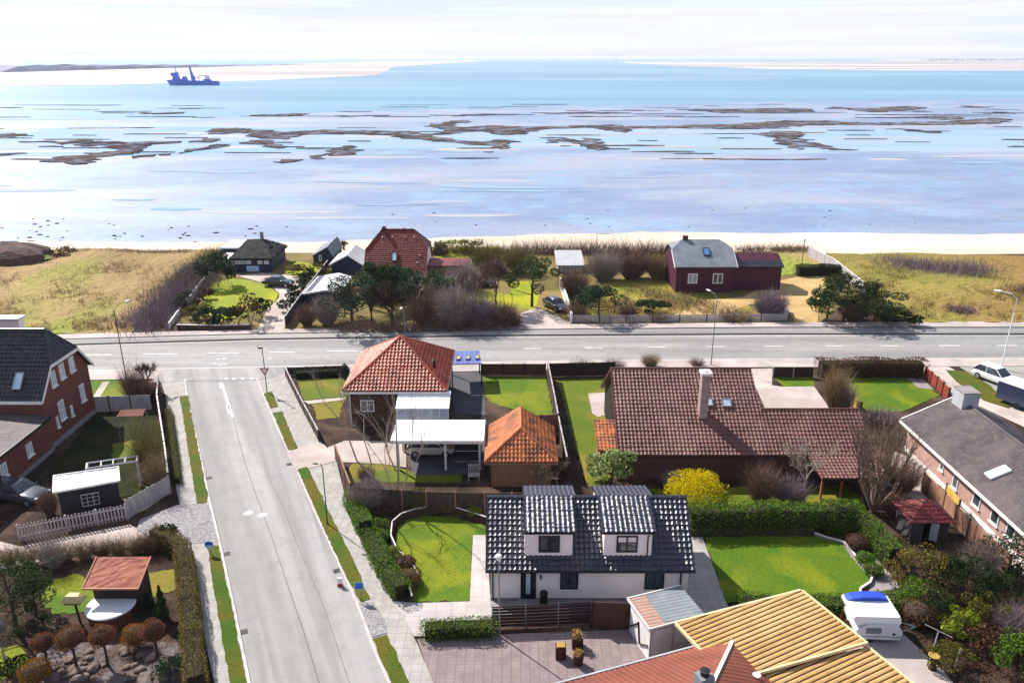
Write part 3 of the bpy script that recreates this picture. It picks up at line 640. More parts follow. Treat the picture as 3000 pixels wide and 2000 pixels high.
for ox, pts in [
 (0, [(125, 743), (330, 738), (400, 748), (560, 735), (640, 745), (700, 738), (850, 748), (1000, 745), (1140, 745), (1255, 740), (1240, 750), (1100, 758), (1020, 765), (985, 795), (920, 830), (800, 834), (680, 852), (605, 898), (500, 902), (470, 885), (350, 886), (290, 872), (340, 868), (430, 845), (560, 840), (650, 825), (770, 815), (850, 800), (765, 790), (740, 770), (560, 775), (545, 755), (420, 765), (380, 750)]),
 (0, [(-120, 690), (0, 690), (100, 685), (190, 697), (90, 712), (0, 722), (-120, 722)]), (0, [(-150, 822), (0, 822), (190, 824), (60, 836), (-150, 846)]),
 (0, [(1300, 748), (1370, 735), (1400, 725), (1520, 722), (1500, 738), (1420, 748), (1350, 745)]), (0, [(1230, 822), (1270, 805), (1370, 790), (1440, 770), (1590, 762), (1540, 780), (1430, 796), (1330, 806), (1260, 828)]),
 (0, [(915, 860), (960, 840), (1080, 832), (1060, 845), (960, 852)]), (0, [(1090, 832), (1180, 826), (1170, 836), (1100, 839)]), (0, [(968, 548), (985, 541), (1060, 547), (1170, 541), (1280, 539), (1230, 549), (1050, 553)]),
 (0, [(1725, 565), (1800, 556), (1900, 558), (2010, 549), (2140, 553), (2030, 566), (1900, 562), (1800, 570)]), (0, [(1645, 752), (1720, 735), (1850, 730), (1890, 760), (1980, 780), (1940, 788), (1855, 782), (1790, 762)]),
 (0, [(1885, 884), (1940, 866), (2090, 868), (2030, 882), (1940, 892)]), (0, [(2140, 858), (2180, 838), (2260, 832), (2240, 860), (2180, 866)]),
 (0, [(1430, 668), (1490, 652), (1640, 648), (1760, 665), (1890, 666), (1930, 680), (2060, 672), (2240, 662), (2352, 664), (2412, 668), (2600, 668), (2702, 672), (2832, 672), (2912, 690), (3000, 690), (3060, 668), (3045, 650), (2920, 638), (2960, 625), (3060, 618), (3100, 600), (3230, 598), (3225, 612), (3120, 622), (3110, 640), (3200, 645), (3260, 640), (3350, 632), (3680, 642), (3860, 640), (4110, 630), (4250, 628), (4320, 640), (4700, 632), (4800, 628), (5000, 626), (5240, 612), (5400, 598), (5560, 600), (5700, 598), (5860, 612), (6100, 612), (6500, 605), (6860, 580), (6980, 590), (6880, 618), (6400, 628), (5800, 625), (5540, 632), (5380, 645), (5120, 658), (4704, 650), (4350, 652), (4300, 682), (4230, 672), (4100, 646), (3800, 652), (3650, 672), (3620, 692), (3520, 696), (3400, 690), (3360, 672), (3250, 674), (3180, 678), (3090, 692), (2990, 696), (2920, 692), (3000, 710), (3120, 728), (3330, 744), (3420, 730), (3500, 732), (3592, 744), (3500, 750), (3450, 766), (3520, 784), (3440, 794), (3400, 770), (3310, 766), (3190, 758), (3130, 748), (3020, 742), (2900, 726), (2760, 718), (2700, 700), (2500, 692), (2250, 690), (2130, 692), (2080, 702), (1985, 714), (1960, 728), (1880, 722), (1800, 722), (1690, 705), (1740, 692), (1650, 678), (1540, 690), (1480, 690)]),
 (1000, [(1408, 750), (1470, 730), (1560, 724), (1650, 738), (1660, 720), (1750, 725), (1800, 760), (1825, 798), (1760, 804), (1690, 790), (1650, 762), (1560, 742)]), (1000, [(-70, 800), (10, 775), (75, 770), (70, 790), (160, 802), (100, 826), (20, 838), (-90, 842)]),
 (1000, [(610, 558), (760, 562), (950, 552), (1330, 556), (1000, 562), (760, 568)]), (1000, [(1305, 542), (1480, 545), (1750, 538), (2000, 545), (1900, 549), (1480, 550)]), (1000, [(-50, 566), (340, 562), (300, 566), (0, 571)]),
 (2000, [(475, 690), (540, 685), (650, 670), (760, 672), (840, 690), (800, 712), (850, 740), (960, 765), (1060, 790), (1150, 802), (1060, 795), (940, 785), (810, 775), (800, 798), (720, 785), (660, 752), (620, 735), (640, 715), (560, 702)]),
 (2000, [(990, 518), (1050, 503), (1110, 508), (1240, 520), (1400, 505), (1560, 498), (1680, 510), (1600, 522), (1330, 540), (1220, 532), (1100, 516)]), (2000, [(-50, 520), (300, 520), (420, 518), (700, 512), (880, 518), (900, 540), (700, 545), (300, 545), (0, 560), (-300, 568), (-420, 590), (-200, 595), (200, 562), (-100, 545)][:8]),
 (2000, [(1500, 657), (1640, 662), (1790, 682), (1700, 682), (1560, 668)]), (2000, [(1190, 577), (1500, 574), (1760, 570), (1920, 572), (1930, 585), (1800, 594), (1700, 582), (1400, 580)]),
]:
    banked('mud_bank', zs(ox, pts), -1.04, MATS['mud'], 'dark brown mussel bank lying in the shallow water', 'mud bank', th=0.3)
def lenses(name, n, rows, m, label, cat, z, th, lx, ly, seed, xr=(-300, 3300)):
    rr = random.Random(seed); bm = B()
    for i in range(n):
        c = P(rr.uniform(*xr), rr.uniform(*rows), -1.0); L, w = rr.uniform(*lx), rr.uniform(*ly); k = 18; ph = rr.uniform(0, 6); sk = rr.uniform(-.06, .06); q = []
        for j in range(k):
            a = 2 * math.pi * j / k; f = 1 + .3 * math.sin(3 * a + ph) + .2 * math.sin(5 * a + 2 * ph); x = math.cos(a) * L; q.append((c.x + x, c.y + math.sin(a) * w * f + sk * x, z))
        f = bm.faces.new([bm.verts.new(p) for p in q]); f.normal_update()
        if f.normal.z < 0: f.normal_flip()
        if th:
            e = bmesh.ops.extrude_face_region(bm, geom=[f]); bmesh.ops.translate(bm, verts=[v for v in e['geom'] if isinstance(v, bmesh.types.BMVert)], vec=(0, 0, th * rr.uniform(.6, 1)))
        z += .0006
    return struct(name, bm, m, label, cat)
M('wet_sand', '#96989f', '#8a8d9c', 0.05, rough=0.6, c3='#a29fa2', s3=0.03, stretch=(.2, 1, 1), spec=.2)
lenses('mud_bank', 60, (306, 345), MATS['mud'], 'thin dark mussel streaks along the far edge of the flat', 'mud bank', -1.0, .2, (4, 24), (.4, 2.4), 4)
lenses('mud_bank', 70, (372, 470), MATS['mud'], 'small scattered mussel clumps around the shallow pools', 'mud bank', -1.0, .22, (2, 14), (.3, 1.6), 5)
lenses('wet_sand', 46, (335, 470), MATS['wet_sand'], 'pale wet sand streaks between the pools', 'tidal flat', -.985, 0, (6, 34), (1.2, 5), 6)
lenses('wet_sand', 16, (480, 640), MATS['wet_sand'], 'pale wet sand streaks nearer to the beach', 'tidal flat', -.985, 0, (4, 18), (.6, 2.2), 7, xr=(-300, 1700))
lenses('tide_pool', 22, (420, 620), pool_m, 'thin blue puddles lying on the near flat', 'tide pool', -.94, 0, (4, 20), (.5, 2.2), 8)
sandbar = M('sandbar', '#9a918e', '#888088', 0.004, rough=0.8, c3='#bfb8b6', s3=0.003, stretch=(0.2, 1, 1))
for nm, pts, lb in [
  ('sandbank', [(-900, 215), (0, 213), (250, 206), (420, 201), (800, 190), (1110, 180), (1400, 176.5), (1410, 178.5), (1380, 182), (1265, 189), (1150, 197), (1110, 220), (1000, 226), (700, 238), (300, 250), (0, 254), (-900, 262)], 'white sandbank on the far side behind the blue ship'),
  ('sandbank', [(1805, 181), (1900, 182.5), (2100, 182), (2520, 181.5), (3000, 182), (4200, 182), (4200, 216), (3000, 208), (2600, 207), (2300, 203), (2000, 194), (1840, 185)], 'long bright sandbank along the channel towards open sea'),
  ('sandbank', [(2515, 179.5), (2640, 173.5), (2800, 174), (3000, 174.5), (4200, 175), (4200, 181), (3000, 181), (2640, 181)], 'distant pale dune shore with dark tufts at the horizon')]:
    banked(nm, pts, -1.04, sandbar, lb, 'sandbank', th=0.12)
# far headland, real height, wooded
bm = B(); pr = []
for i in range(60):
    px = -900 + i * 29.0; f = i / 59; y0 = P(px, 213 - 21 * max(0, px) / 800, -1)
    hh = 0.72 * (17 + 2.5 * math.sin(i * 1.7) + 1.5 * math.sin(i * 4.1)) * min(1, (1.02 - f) * 2.2) * (y0.y / 1900); pr.append((y0, max(1.2, hh)))
for (a, ha), (c, hc) in zip(pr, pr[1:]):
    back = 500
    quad(bm, (a.x, a.y, -1), (c.x, c.y, -1), (c.x, c.y + 70, hc * 0.75), (a.x, a.y + 70, ha * 0.75))
    quad(bm, (a.x, a.y + 70, ha * 0.75), (c.x, c.y + 70, hc * 0.75), (c.x, c.y + 160, hc), (a.x, a.y + 160, ha))
    quad(bm, (a.x, a.y + 160, ha), (c.x, c.y + 160, hc), (c.x, c.y + back, -1), (a.x, a.y + back, -1))
bmesh.ops.remove_doubles(bm, verts=bm.verts[:], dist=0.01)
M('headland', '#8f8ca8', '#7a7b9e', 0.02, rough=0.95, c3='#6d6884', s3=0.008, stretch=(0.4, 1, 1))  # purple grey tint puts distance haze into the colour
struct('headland', bm, MATS['headland'], 'low haze tinted wooded headland on the left horizon', 'headland')
N0 = 260; xs = NR.uniform(2700, 4000, N0); pts = np.array([list(P(x, NR.uniform(174.8, 179), -0.5)) for x in xs])
k = leaf_mesh(np.repeat(pts, 6, 0) + NR.normal(size=(N0 * 6, 3)) * np.array((40, 20, 2)) + np.array((0, 0, 4)), 28.0, 0.3)
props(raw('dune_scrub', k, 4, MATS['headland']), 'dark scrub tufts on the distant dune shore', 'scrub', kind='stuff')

# ================================================================== dune fields (rough grass)
def poly_field(name, pts, m, label, hfun, step=1.6, kind='structure'):
    q = pxs(pts); xs_ = [p.x for p in q]; ys2 = [p.y for p in q]
    nx = int((max(xs_) - min(xs_)) / step); ny = int((max(ys2) - min(ys2)) / step)
    X, Y = np.meshgrid(np.linspace(min(xs_), max(xs_), nx + 1), np.linspace(min(ys2), max(ys2), ny + 1))
    co = np.stack([X, Y, hfun(X, Y)], -1).reshape(-1, 3)
    f = [(j * (nx + 1) + i, j * (nx + 1) + i + 1, (j + 1) * (nx + 1) + i + 1, (j + 1) * (nx + 1) + i) for j in range(ny) for i in range(nx)]
    me = bpy.data.meshes.new('t'); me.from_pydata(co.tolist(), [], f); bm = B(); bm.from_mesh(me); bpy.data.meshes.remove(me)
    cen = sum(q, Vector()) / len(q)
    for a, c in zip(q, q[1:] + q[:1]):
        pn = Vector((c.y - a.y, a.x - c.x, 0)).normalized()
        if (cen - a).dot(pn) > 0: pn = -pn
        bmesh.ops.bisect_plane(bm, geom=bm.verts[:] + bm.edges[:] + bm.faces[:], plane_co=a, plane_no=pn, clear_outer=True)
    for fc in bm.faces: fc.smooth = True
    return struct(name, bm, m, label, 'dune')
M('dune_grass', '#a08862', '#7c6a48', 0.09, rough=0.95, bump=1.0, bscale=1.3, c3='#7a8434', s3=0.045, spec=0.1, stretch=(1, 0.55, 1), lo=0.3, hi=0.7, bdist=0.5)
M('dune_grass_right', '#8e8144', '#6d6a32', 0.08, rough=0.95, bump=1.0, bscale=1.3, c3='#846a40', s3=0.04, spec=0.1, stretch=(0.6, 1, 1), lo=0.3, hi=0.7, bdist=0.5)
dh = lambda X, Y: 0.12 + 0.22 * (np.sin(X * 0.31 + Y * 0.2) * np.sin(Y * 0.27 - X * 0.11) + 1) * np.clip((Y - 93) / 10, 0, 1) + 0.10 * np.sin(X * 1.3 + Y * 0.9) * np.sin(Y * 1.1 - X * 0.6) + np.clip((Y - 118) / 14, 0, 1) * 0.35
poly_field('dune_field', [(-900, 983), (382, 979), (640, 742), (-300, 742), (-900, 742)], MATS['dune_grass'], 'rough tan and green dune grass beside the thatched house', dh)
poly_field('dune_field', [(2640, 948), (3900, 944), (3900, 746), (2800, 752), (2390, 736), (2530, 850)], MATS['dune_grass_right'], 'rough olive dune grass behind the pines on the shore road', dh)
def tufts(n, region, m, label, size=(0.35, 0.7), wid=0.03):
    a = np.array([list(P(*p)) for p in region]); pts = []
    x0, y0 = a[:, :2].min(0); x1, y1 = a[:, :2].max(0); poly = [(p[0], p[1]) for p in a]
    def inside(x, y):
        c = False
        for (ax, ay), (bx, by) in zip(poly, poly[1:] + poly[:1]):
            if (ay > y) != (by > y) and x < (bx - ax) * (y - ay) / (by - ay) + ax: c = not c
        return c
    while len(pts) < n:
        x, y = NR.uniform(x0, x1), NR.uniform(y0, y1)
        if inside(x, y) and math.sin(x * 0.35) * math.sin(y * 0.4 + x * 0.2) + R.gauss(0, 0.5) > 0.1: pts.append((x, y, 0.1))
    p = np.repeat(np.array(pts), 7, 0); N = len(p); p[:, :2] += NR.normal(size=(N, 2)) * 0.22
    d = NR.normal(size=(N, 3)) * 0.45; d[:, 2] = 1; d /= np.linalg.norm(d, axis=1)[:, None]
    return props(raw('dune_tufts', ribbons(p, d, NR.uniform(size[0], size[1], N), wid, 0.3, 2), 4, m), label, 'dune grass', kind='stuff')
tufts(3800, [(-900, 975), (375, 972), (600, 750), (-300, 750), (-900, 750)], MATS['twig_tan'], 'dry tan grass tufts over the left dune field')
tufts(3200, [(2660, 940), (3900, 938), (3900, 760), (2800, 760), (2420, 745), (2560, 860)], MATS['twig_olive'], 'dry olive grass tufts over the right dune field')

# ================================================================== roads
def pl(pts, z=0.0, ext=True):
    q = [P(a, b, z) for a, b in pts]
    if ext:
        d0 = (q[0] - q[1]).normalized(); d1 = (q[-1] - q[-2]).normalized(); q = [q[0] + d0 * 150] + q + [q[-1] + d1 * 150]
    return q
LA = pl([(200, 981), (750, 968), (1500, 953), (2250, 947), (3000, 944)]); LB = pl([(200, 995), (750, 980), (1500, 968), (2250, 961), (3000, 961)])
LC = pl([(200, 1010), (750, 994), (1500, 983), (2250, 979), (3000, 979)]); LD = pl([(200, 1088), (750, 1077), (1500, 1061), (2250, 1053), (3000, 1051)])
LE = pl([(200, 1116), (750, 1106), (1500, 1086), (2250, 1077), (3000, 1074)])
bm = B(); strip(bm, LC, LD, 0.012); struct('main_road', bm, MATS['asphalt'], 'grey two lane shore road running across the view', 'road')
for (a, c, nm, lb, m, z) in [(LA, LB, 'pavement', 'pinkish pavement on the sea side of the shore road', 'pavement_pink', 0.13), (LB, LC, 'cycle_path', 'cycle path between far pavement and shore road', 'asphalt', 0.10), (LD, LE, 'pavement', 'pavement on the garden side of the shore road', 'pavement_pink', 0.10)]:
    bm = B(); strip(bm, a, c, z)
    for e in (a, c):
        strip(bm, [Vector((p.x, p.y, 0)) for p in e], [Vector((p.x, p.y + 0.001, 0)) for p in e], 0.0, z)
    struct(nm, bm, MATS[m], lb, nm.replace('_', ' '))
for L, w, z, lb in [(LB, 0.22, 0.155, 'dark kerb line between pavement and cycle path'), (LC, 0.2, 0.125, 'kerb on the sea side of the shore road')]:
    bm = B()
    for a, c in zip(L, L[1:]): obox(bm, a, c, w, 0, z)
    struct('kerb', bm, MATS['tar'], lb, 'kerb')
bm = B(); strip(bm, [p + Vector((0, 0.30, 0)) for p in LD], [p + Vector((0, 0.12, 0)) for p in LD], 0.018)
strip(bm, [p + Vector((0, -0.5, 0)) for p in LC], [p + Vector((0, -0.62, 0)) for p in LC], 0.018)
for a, b in [(250, 330), (420, 520), (610, 700), (790, 865), (958, 1048), (1250, 1330), (1530, 1588), (1713, 1766), (1897, 1950), (2070, 2125), (2240, 2293), (2420, 2470), (2581, 2634), (2750, 2811), (2920, 2980), (3100, 3155)]:
    row = np.interp((a + b) / 2, [200, 760, 1050, 1560, 1920, 2100, 2450, 3000], [1040, 1033, 1027, 1021, 1016.5, 1015, 1013.5, 1012])
    u, v = P(a, row), P(b, row); strip(bm, [u + Vector((0, .11, 0)), v + Vector((0, .11, 0))], [u - Vector((0, .11, 0)), v - Vector((0, .11, 0))], 0.018)
struct('road_marking', bm, MATS['marking'], 'white dashed centre line and edge lines of the shore road', 'road marking')
# side street
SL = [(541, 1113), (556, 1200), (583, 1319), (612, 1459), (644, 1592), (685, 1780), (730, 2000), (800, 2330)]
SR = [(752, 1110), (772, 1160), (810, 1249), (842, 1316), (868, 1373), (922, 1500), (970, 1602), (1005, 1678), (1053, 1787), (1104, 1924), (1139, 2000), (1290, 2330)]
bm = B(); quad(bm, *(pxs(SL) + pxs(SR)[::-1])); bmesh.ops.triangulate(bm, faces=bm.faces[:])
for v in bm.verts: v.co.z = 0.016
for f in bm.faces:
    f.normal_update()
    if f.normal.z < 0: f.normal_flip()
struct('street', bm, MATS['asphalt_street'], 'pale grey side street running down to the camera', 'street')
patch('junction', [(480, 1082), (860, 1074), (845, 1092), (800, 1104), (752, 1112), (541, 1115), (500, 1118), (440, 1120)], 0.104, MATS['asphalt_street'], 'pale junction apron where the street meets the shore road', 'junction')
for L, lb in [(SL, 'pale kerb on the left side of the side street'), (SR, 'pale kerb on the hedge side of the side street')]:
    bm = B(); q = pxs(L)
    for a, c in zip(q, q[1:]): obox(bm, a, c, 0.16, 0, 0.11)
    struct('kerb', bm, MATS['kerb'], lb, 'kerb')
def offset_line(L, outer): return pxs(L), pxs(outer)
patch('pavement', [(541, 1113), (556, 1200), (583, 1319), (612, 1459), (644, 1592), (685, 1780), (730, 2000), (800, 2330), (700, 2330), (628, 2000), (570, 1740), (539, 1592), (528, 1480), (516, 1430), (497, 1287), (485, 1160), (470, 1113)], 0.09, MATS['slabs'], 'slab pavement on the left side of the side street', 'pavement')
patch('pavement', [(752, 1110), (772, 1160), (810, 1249), (842, 1316), (868, 1373), (922, 1500), (970, 1602), (1005, 1678), (1053, 1787), (1104, 1924), (1139, 2000), (1290, 2330), (1440, 2330), (1270, 2000), (1222, 1883), (1174, 1793), (1150, 1760), (1101, 1666), (1062, 1592), (1018, 1500), (1011, 1453), (984, 1344), (935, 1287), (877, 1185), (836, 1096)], 0.088, MATS['slabs'], 'slab pavement between the side street and the box hedge', 'pavement')
for pts, lb in [
  ([(526, 1160), (550, 1158), (575, 1282), (609, 1452), (606, 1470), (577, 1475), (553, 1330)], 'long grass verge along the far left kerb of the side street'),
  ([(606, 1598), (640, 1596), (681, 1785), (724, 2000), (770, 2200), (720, 2200), (674, 2000), (636, 1780)], 'grass verge along the near left kerb of the side street'),
  ([(773, 1152), (797, 1146), (815, 1190), (791, 1195)], 'small square of grass at the foot of the give way sign'),
  ([(799, 1208), (826, 1204), (850, 1262), (872, 1312), (844, 1318), (818, 1254)], 'grass verge between driveway and give way sign'),
  ([(872, 1374), (900, 1366), (940, 1446), (990, 1550), (1016, 1600), (1058, 1690), (1064, 1710), (1084, 1752), (1056, 1762), (1012, 1682), (974, 1602), (928, 1502)], 'long grass verge beside the box hedge'),
  ([(1091, 1870), (1134, 1857), (1200, 2000), (1260, 2140), (1210, 2140), (1148, 2000), (1112, 1925)], 'grass verge next to the shared driveway at the bottom')]:
    patch('grass_verge', pts, 0.12, MATS['verge_grass'], lb, 'grass verge', rag=.03)
patch('gravel_drive', [(410, 1520), (520, 1478), (608, 1473), (622, 1500), (640, 1588), (540, 1592), (455, 1580), (400, 1548)], 0.105, MATS['gravel'], 'white gravel entrance left of the side street', 'driveway')
patch('gravel_apron', [(1050, 1766), (1095, 1762), (1125, 1812), (1134, 1852), (1090, 1866), (1070, 1812)], 0.124, MATS['gravel'], 'grey cobbled kerb crossing beside the blue sign', 'driveway')
bm = B(); strip(bm, [P(536, 1115.4), P(756, 1112)], [P(536, 1124), P(758, 1121)], 0.104, 0.0185); struct('junction_ramp', bm, MATS['asphalt_street'], 'flush asphalt ramp at the street mouth', 'junction')
bm = B()
def line_mark(bm, pts, w, z=0.022):
    q = pxs(pts)
    for a, c in zip(q, q[1:]):
        d = (c - a).normalized(); n = Vector((-d.y, d.x, 0)) * w / 2; strip(bm, [a + n, c + n], [a - n, c - n], z)
line_mark(bm, [(647, 1114), (664, 1166), (682, 1222)], 0.22); line_mark(bm, [(643, 1119), (648, 1137)], 0.22); line_mark(bm, [(665, 1184), (672, 1212)], 0.22)
for x in (662, 685, 711, 737):
    a = P(x - 7, 1109.5); c = P(x + 7, 1109.5); q = P(x + 1, 1116.5); f = bm.faces.new([bm.verts.new((p.x, p.y, 0.11)) for p in (q, c, a)])
for px_, py_, r_ in [(790, 1050, 3.5), (640, 1052, 4), (630, 1065, 3), (645, 1068, 3.5), (660, 1066, 2.5), (655, 1050, 3)]:
    c = P(px_, py_); strip(bm, [c + Vector((-.2, .12, 0)), c + Vector((.2, .12, 0))], [c + Vector((-.2, -.12, 0)), c + Vector((.2, -.12, 0))], 0.02)
struct('road_marking', bm, MATS['marking'], 'give way triangles and white lines at the street mouth', 'road marking')
bm = B()
for pts, w in [([(682, 1222), (716, 1350), (750, 1450), (790, 1555), (846, 1723), (890, 1850), (935, 2000), (1000, 2200)], 0.045), ([(836, 1500), (862, 1572), (893, 1643), (950, 1780), (1024, 2000)], 0.03), ([(800, 1420), (836, 1500)], 0.03), ([(752, 1012), (770, 1040)], 0.06), ([(640, 1126), (722, 1128)], 0.03)]:
    line_mark(bm, pts, w, 0.0205)
struct('road_seam', bm, MATS['tar'], 'dark tar seams along the side street', 'road seam')
for i, (x, y, r, g) in enumerate([(727, 1503, 15, 'left'), (769, 1509, 15, 'right')]):
    c = P(x, y); s = mpp(c); bm = B(); lathe(bm, (c.x, c.y, 0), [(r * s, 0.0), (r * s, 0.024), (r * s * 0.72, 0.027), (r * s * 0.70, 0.022), (0.02, 0.022)], 20)
    t = solo('manhole_cover', bm, MATS['kerb'], ['pale round manhole cover in the street, further from the box hedge', 'pale round manhole cover in the street, nearer to the box hedge'][i], 'manhole cover', 'manhole covers in the side street')

# ================================================================== gardens: lawns, drives, paths (flat sheets)
M('lawn_shade', '#262a12', '#1a2010', 0.4, rough=0.95, bump=0.8, bscale=8, c3='#30301a', s3=0.25, spec=0.1)  # dark grass with the brick house's shade mixed into the colour
def lawn(pts, label, m='lawn', z=0.03): return patch('lawn', pts, z, MATS[m], label, 'lawn', rag=.07)
lawn([(255, 1112), (382, 1112), (384, 1178), (262, 1178)], 'lawn between the brick house and the shore road')
patch('garden_path', [(300, 1119), (322, 1116), (285, 1174), (264, 1174)], 0.04, MATS['driveway_pale'], 'pale path crossing the lawn of the brick house', 'path')
lawn([(185, 1330), (280, 1215), (455, 1210), (480, 1300), (495, 1420), (380, 1490), (250, 1400), (130, 1400)], 'dark lawn, house shade in its colour, between the brick house and the curved fence', 'lawn_shade')
patch('driveway', [(-200, 1640), (-100, 1560), (60, 1600), (380, 1536), (455, 1560), (410, 1598), (200, 1625), (-100, 1690)], 0.05, MATS['driveway_pale'], 'pale drive below the white picket fence', 'driveway')
lawn([(330, 1300), (410, 1285), (420, 1330), (330, 1345)], 'small patch of lawn in the brick house garden', 'lawn_olive', .04)
lawn([(130, 1700), (230, 1680), (300, 1730), (270, 1790), (160, 1800), (120, 1760)], 'lawn round the red roofed shed')
lawn([(420, 1680), (510, 1665), (515, 1725), (430, 1750)], 'grass strip beside the clipped hedge of the shed garden', 'lawn_olive')
lawn([(-200, 1900), (60, 1890), (90, 1930), (0, 2000), (-200, 2000)], 'lawn in the near left corner')
lawn([(870, 1112), (1030, 1106), (1016, 1163), (890, 1172)], 'front lawn of the orange roofed house', 'lawn_olive')
lawn([(915, 1183), (1010, 1170), (995, 1222), (930, 1230)], 'second lawn of the orange roofed house below the path', 'lawn_olive')
patch('garden_path', [(888, 1174), (1014, 1163), (1012, 1170), (905, 1183)], 0.045, MATS['driveway_pale'], 'pale path between the two lawns of the orange roofed house', 'path')
patch('driveway', [(955, 1312), (1010, 1290), (1190, 1292), (1190, 1368), (1120, 1358), (985, 1352)], 0.05, MATS['driveway_pale'], 'pale driveway leading to the white carport', 'driveway')
patch('driveway', [(838, 1328), (868, 1380), (985, 1350), (950, 1300), (900, 1300)], 0.116, MATS['driveway_pale'], 'pale crossing from the street to the carport drive', 'driveway')
patch('carport_floor', [(1180, 1292), (1420, 1300), (1420, 1390), (1214, 1390), (1200, 1360)], 0.055, MATS['asphalt_dark'], 'paving under the white carport, roof shadow in its colour', 'paving')  # dark tone carries the shadow under the carport roof
lawn([(1030, 1358), (1120, 1358), (1210, 1380), (1352, 1392), (1352, 1412), (1025, 1412), (1020, 1380)], 'narrow lawn in front of the white carport', 'lawn_olive')
lawn([(1413, 1101), (1596, 1101), (1622, 1212), (1560, 1215), (1440, 1180), (1415, 1150)], 'bright rectangular lawn between the orange house and the tall fence')
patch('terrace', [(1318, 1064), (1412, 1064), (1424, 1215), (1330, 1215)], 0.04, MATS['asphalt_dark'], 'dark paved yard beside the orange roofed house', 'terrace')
lawn([(1628, 1112), (1810, 1105), (1850, 1320), (1800, 1400), (1745, 1424), (1722, 1424), (1680, 1290), (1645, 1150)], 'long olive lawn left of the plum tiled bungalow', 'lawn_olive')
patch('terrace', [(1723, 1152), (1800, 1148), (1806, 1205), (1752, 1220), (1735, 1210)], 0.04, MATS['pavement_pink'], 'small paved terrace by the bungalow side porch', 'terrace')
lawn([(1900, 1432), (2520, 1420), (2540, 1500), (2000, 1510)], 'lawn behind the tall hedge of the bungalow', 'lawn_olive')
patch('driveway', [(2190, 1080), (2262, 1078), (2262, 1128), (2290, 1132), (2385, 1131), (2430, 1195), (2250, 1215)], 0.05, MATS['driveway_pale'], 'pale forecourt behind the bungalow roof', 'driveway')
lawn([(2262, 1102), (2384, 1105), (2386, 1130), (2296, 1131)], 'strip of lawn beside the bungalow forecourt')
lawn([(2444, 1104), (2640, 1104), (2700, 1120), (2752, 1158), (2700, 1180), (2640, 1205), (2560, 1208), (2500, 1185)], 'bright lawn below the dark roadside hedge')
patch('terrace', [(2628, 1104), (2700, 1102), (2735, 1140), (2690, 1136), (2665, 1112)], 0.045, MATS['concrete'], 'grey paving in the corner of the bright lawn', 'terrace')
patch('driveway', [(2690, 1072), (2780, 1074), (2990, 1190), (3300, 1360), (3300, 1410), (3000, 1250), (2860, 1185), (2790, 1160)], 0.055, MATS['driveway_pale'], 'pale lane beside the grey roofed house', 'driveway')
patch('parking', [(2810, 1074), (3300, 1070), (3300, 1320), (2985, 1190), (2840, 1092)], 0.05, MATS['asphalt'], 'grey parking area at the right edge', 'parking')
patch('grass_verge', [(2770, 1083), (2832, 1087), (2900, 1128), (2962, 1188), (2952, 1193), (2880, 1170), (2800, 1115)], 0.13, MATS['verge_grass'], 'olive grass verge beside the parked white car', 'grass verge')
# white house garden
lawn([(1215, 1763), (1206, 1742), (1235, 1698), (1212, 1660), (1174, 1628), (1160, 1580), (1165, 1545), (1190, 1522), (1260, 1511), (1330, 1514), (1385, 1530), (1423, 1541), (1423, 1566), (1386, 1566), (1376, 1758)], 'lawn with tree shadows left of the white house')
patch('terrace', [(1150, 1760), (1230, 1765), (1376, 1760), (1386, 1566), (1424, 1566), (1440, 1800), (1440, 1862), (1212, 1862), (1174, 1793)], 0.06, MATS['terrace'], 'pale slab terrace left of the white house', 'terrace')
patch('terrace', [(2012, 1572), (2058, 1572), (2138, 1790), (2120, 1810), (2010, 1790)], 0.05, MATS['slabs'], 'paved side passage right of the white house', 'terrace')
lawn([(2060, 1573), (2382, 1570), (2465, 1592), (2550, 1700), (2518, 1736), (2440, 1752), (2180, 1762), (2130, 1764)], 'large bright lawn right of the white house', z=0.055)
patch('terrace', [(1428, 1757), (2015, 1757), (2010, 1800), (1440, 1800)], 0.052, MATS['concrete'], 'shaded paving along the front of the white house', 'terrace')
patch('driveway', [(1222, 1872), (1460, 1858), (1900, 1840), (2100, 2000), (2300, 2300), (1420, 2300), (1268, 2000)], 0.07, MATS['block_paving'], 'brown block paved yard in front of the white house', 'driveway')
patch('driveway', [(2430, 1870), (2640, 1850), (2760, 1960), (2860, 2080), (2700, 2200), (2500, 2000)], 0.05, MATS['pavement_pink'], 'pinkish yard beside the white trailer', 'driveway')
patch('garden_path', [(2470, 1605), (2560, 1620), (2640, 1720), (2540, 1740), (2556, 1702)], 0.045, MATS['concrete'], 'grey path outside the curved lawn edge', 'path')
# beach side plots
lawn([(595, 905), (600, 850), (640, 825), (680, 816), (735, 822), (790, 838), (815, 862), (800, 890), (770, 905), (700, 930), (640, 940)], 'yellow green lawn of the thatched house', 'lawn_yellow')
patch('driveway', [(690, 806), (770, 800), (850, 806), (900, 815), (905, 850), (880, 880), (845, 935), (830, 968), (752, 968), (785, 905), (818, 872), (818, 858), (790, 833), (735, 818)], 0.05, MATS['driveway_pale'], 'pale curved drive of the thatched house', 'driveway')
lawn([(830, 795), (870, 765), (960, 778), (930, 812), (860, 812)], 'olive grass mound by the small navy sheds', 'lawn_yellow')
lawn([(1350, 860), (1420, 855), (1500, 860), (1500, 905), (1440, 900), (1360, 880)], 'yellow lawn under the bare trees', 'lawn_yellow')
lawn([(1495, 825), (1560, 822), (1580, 870), (1570, 908), (1500, 900)], 'green lawn below the round pine', 'lawn_yellow')
patch('driveway', [(1560, 905), (1585, 905), (1640, 930), (1672, 945), (1660, 960), (1590, 955), (1500, 960), (1505, 925)], 0.05, MATS['driveway_pale'], 'pale entrance beside the dark parked car', 'driveway')
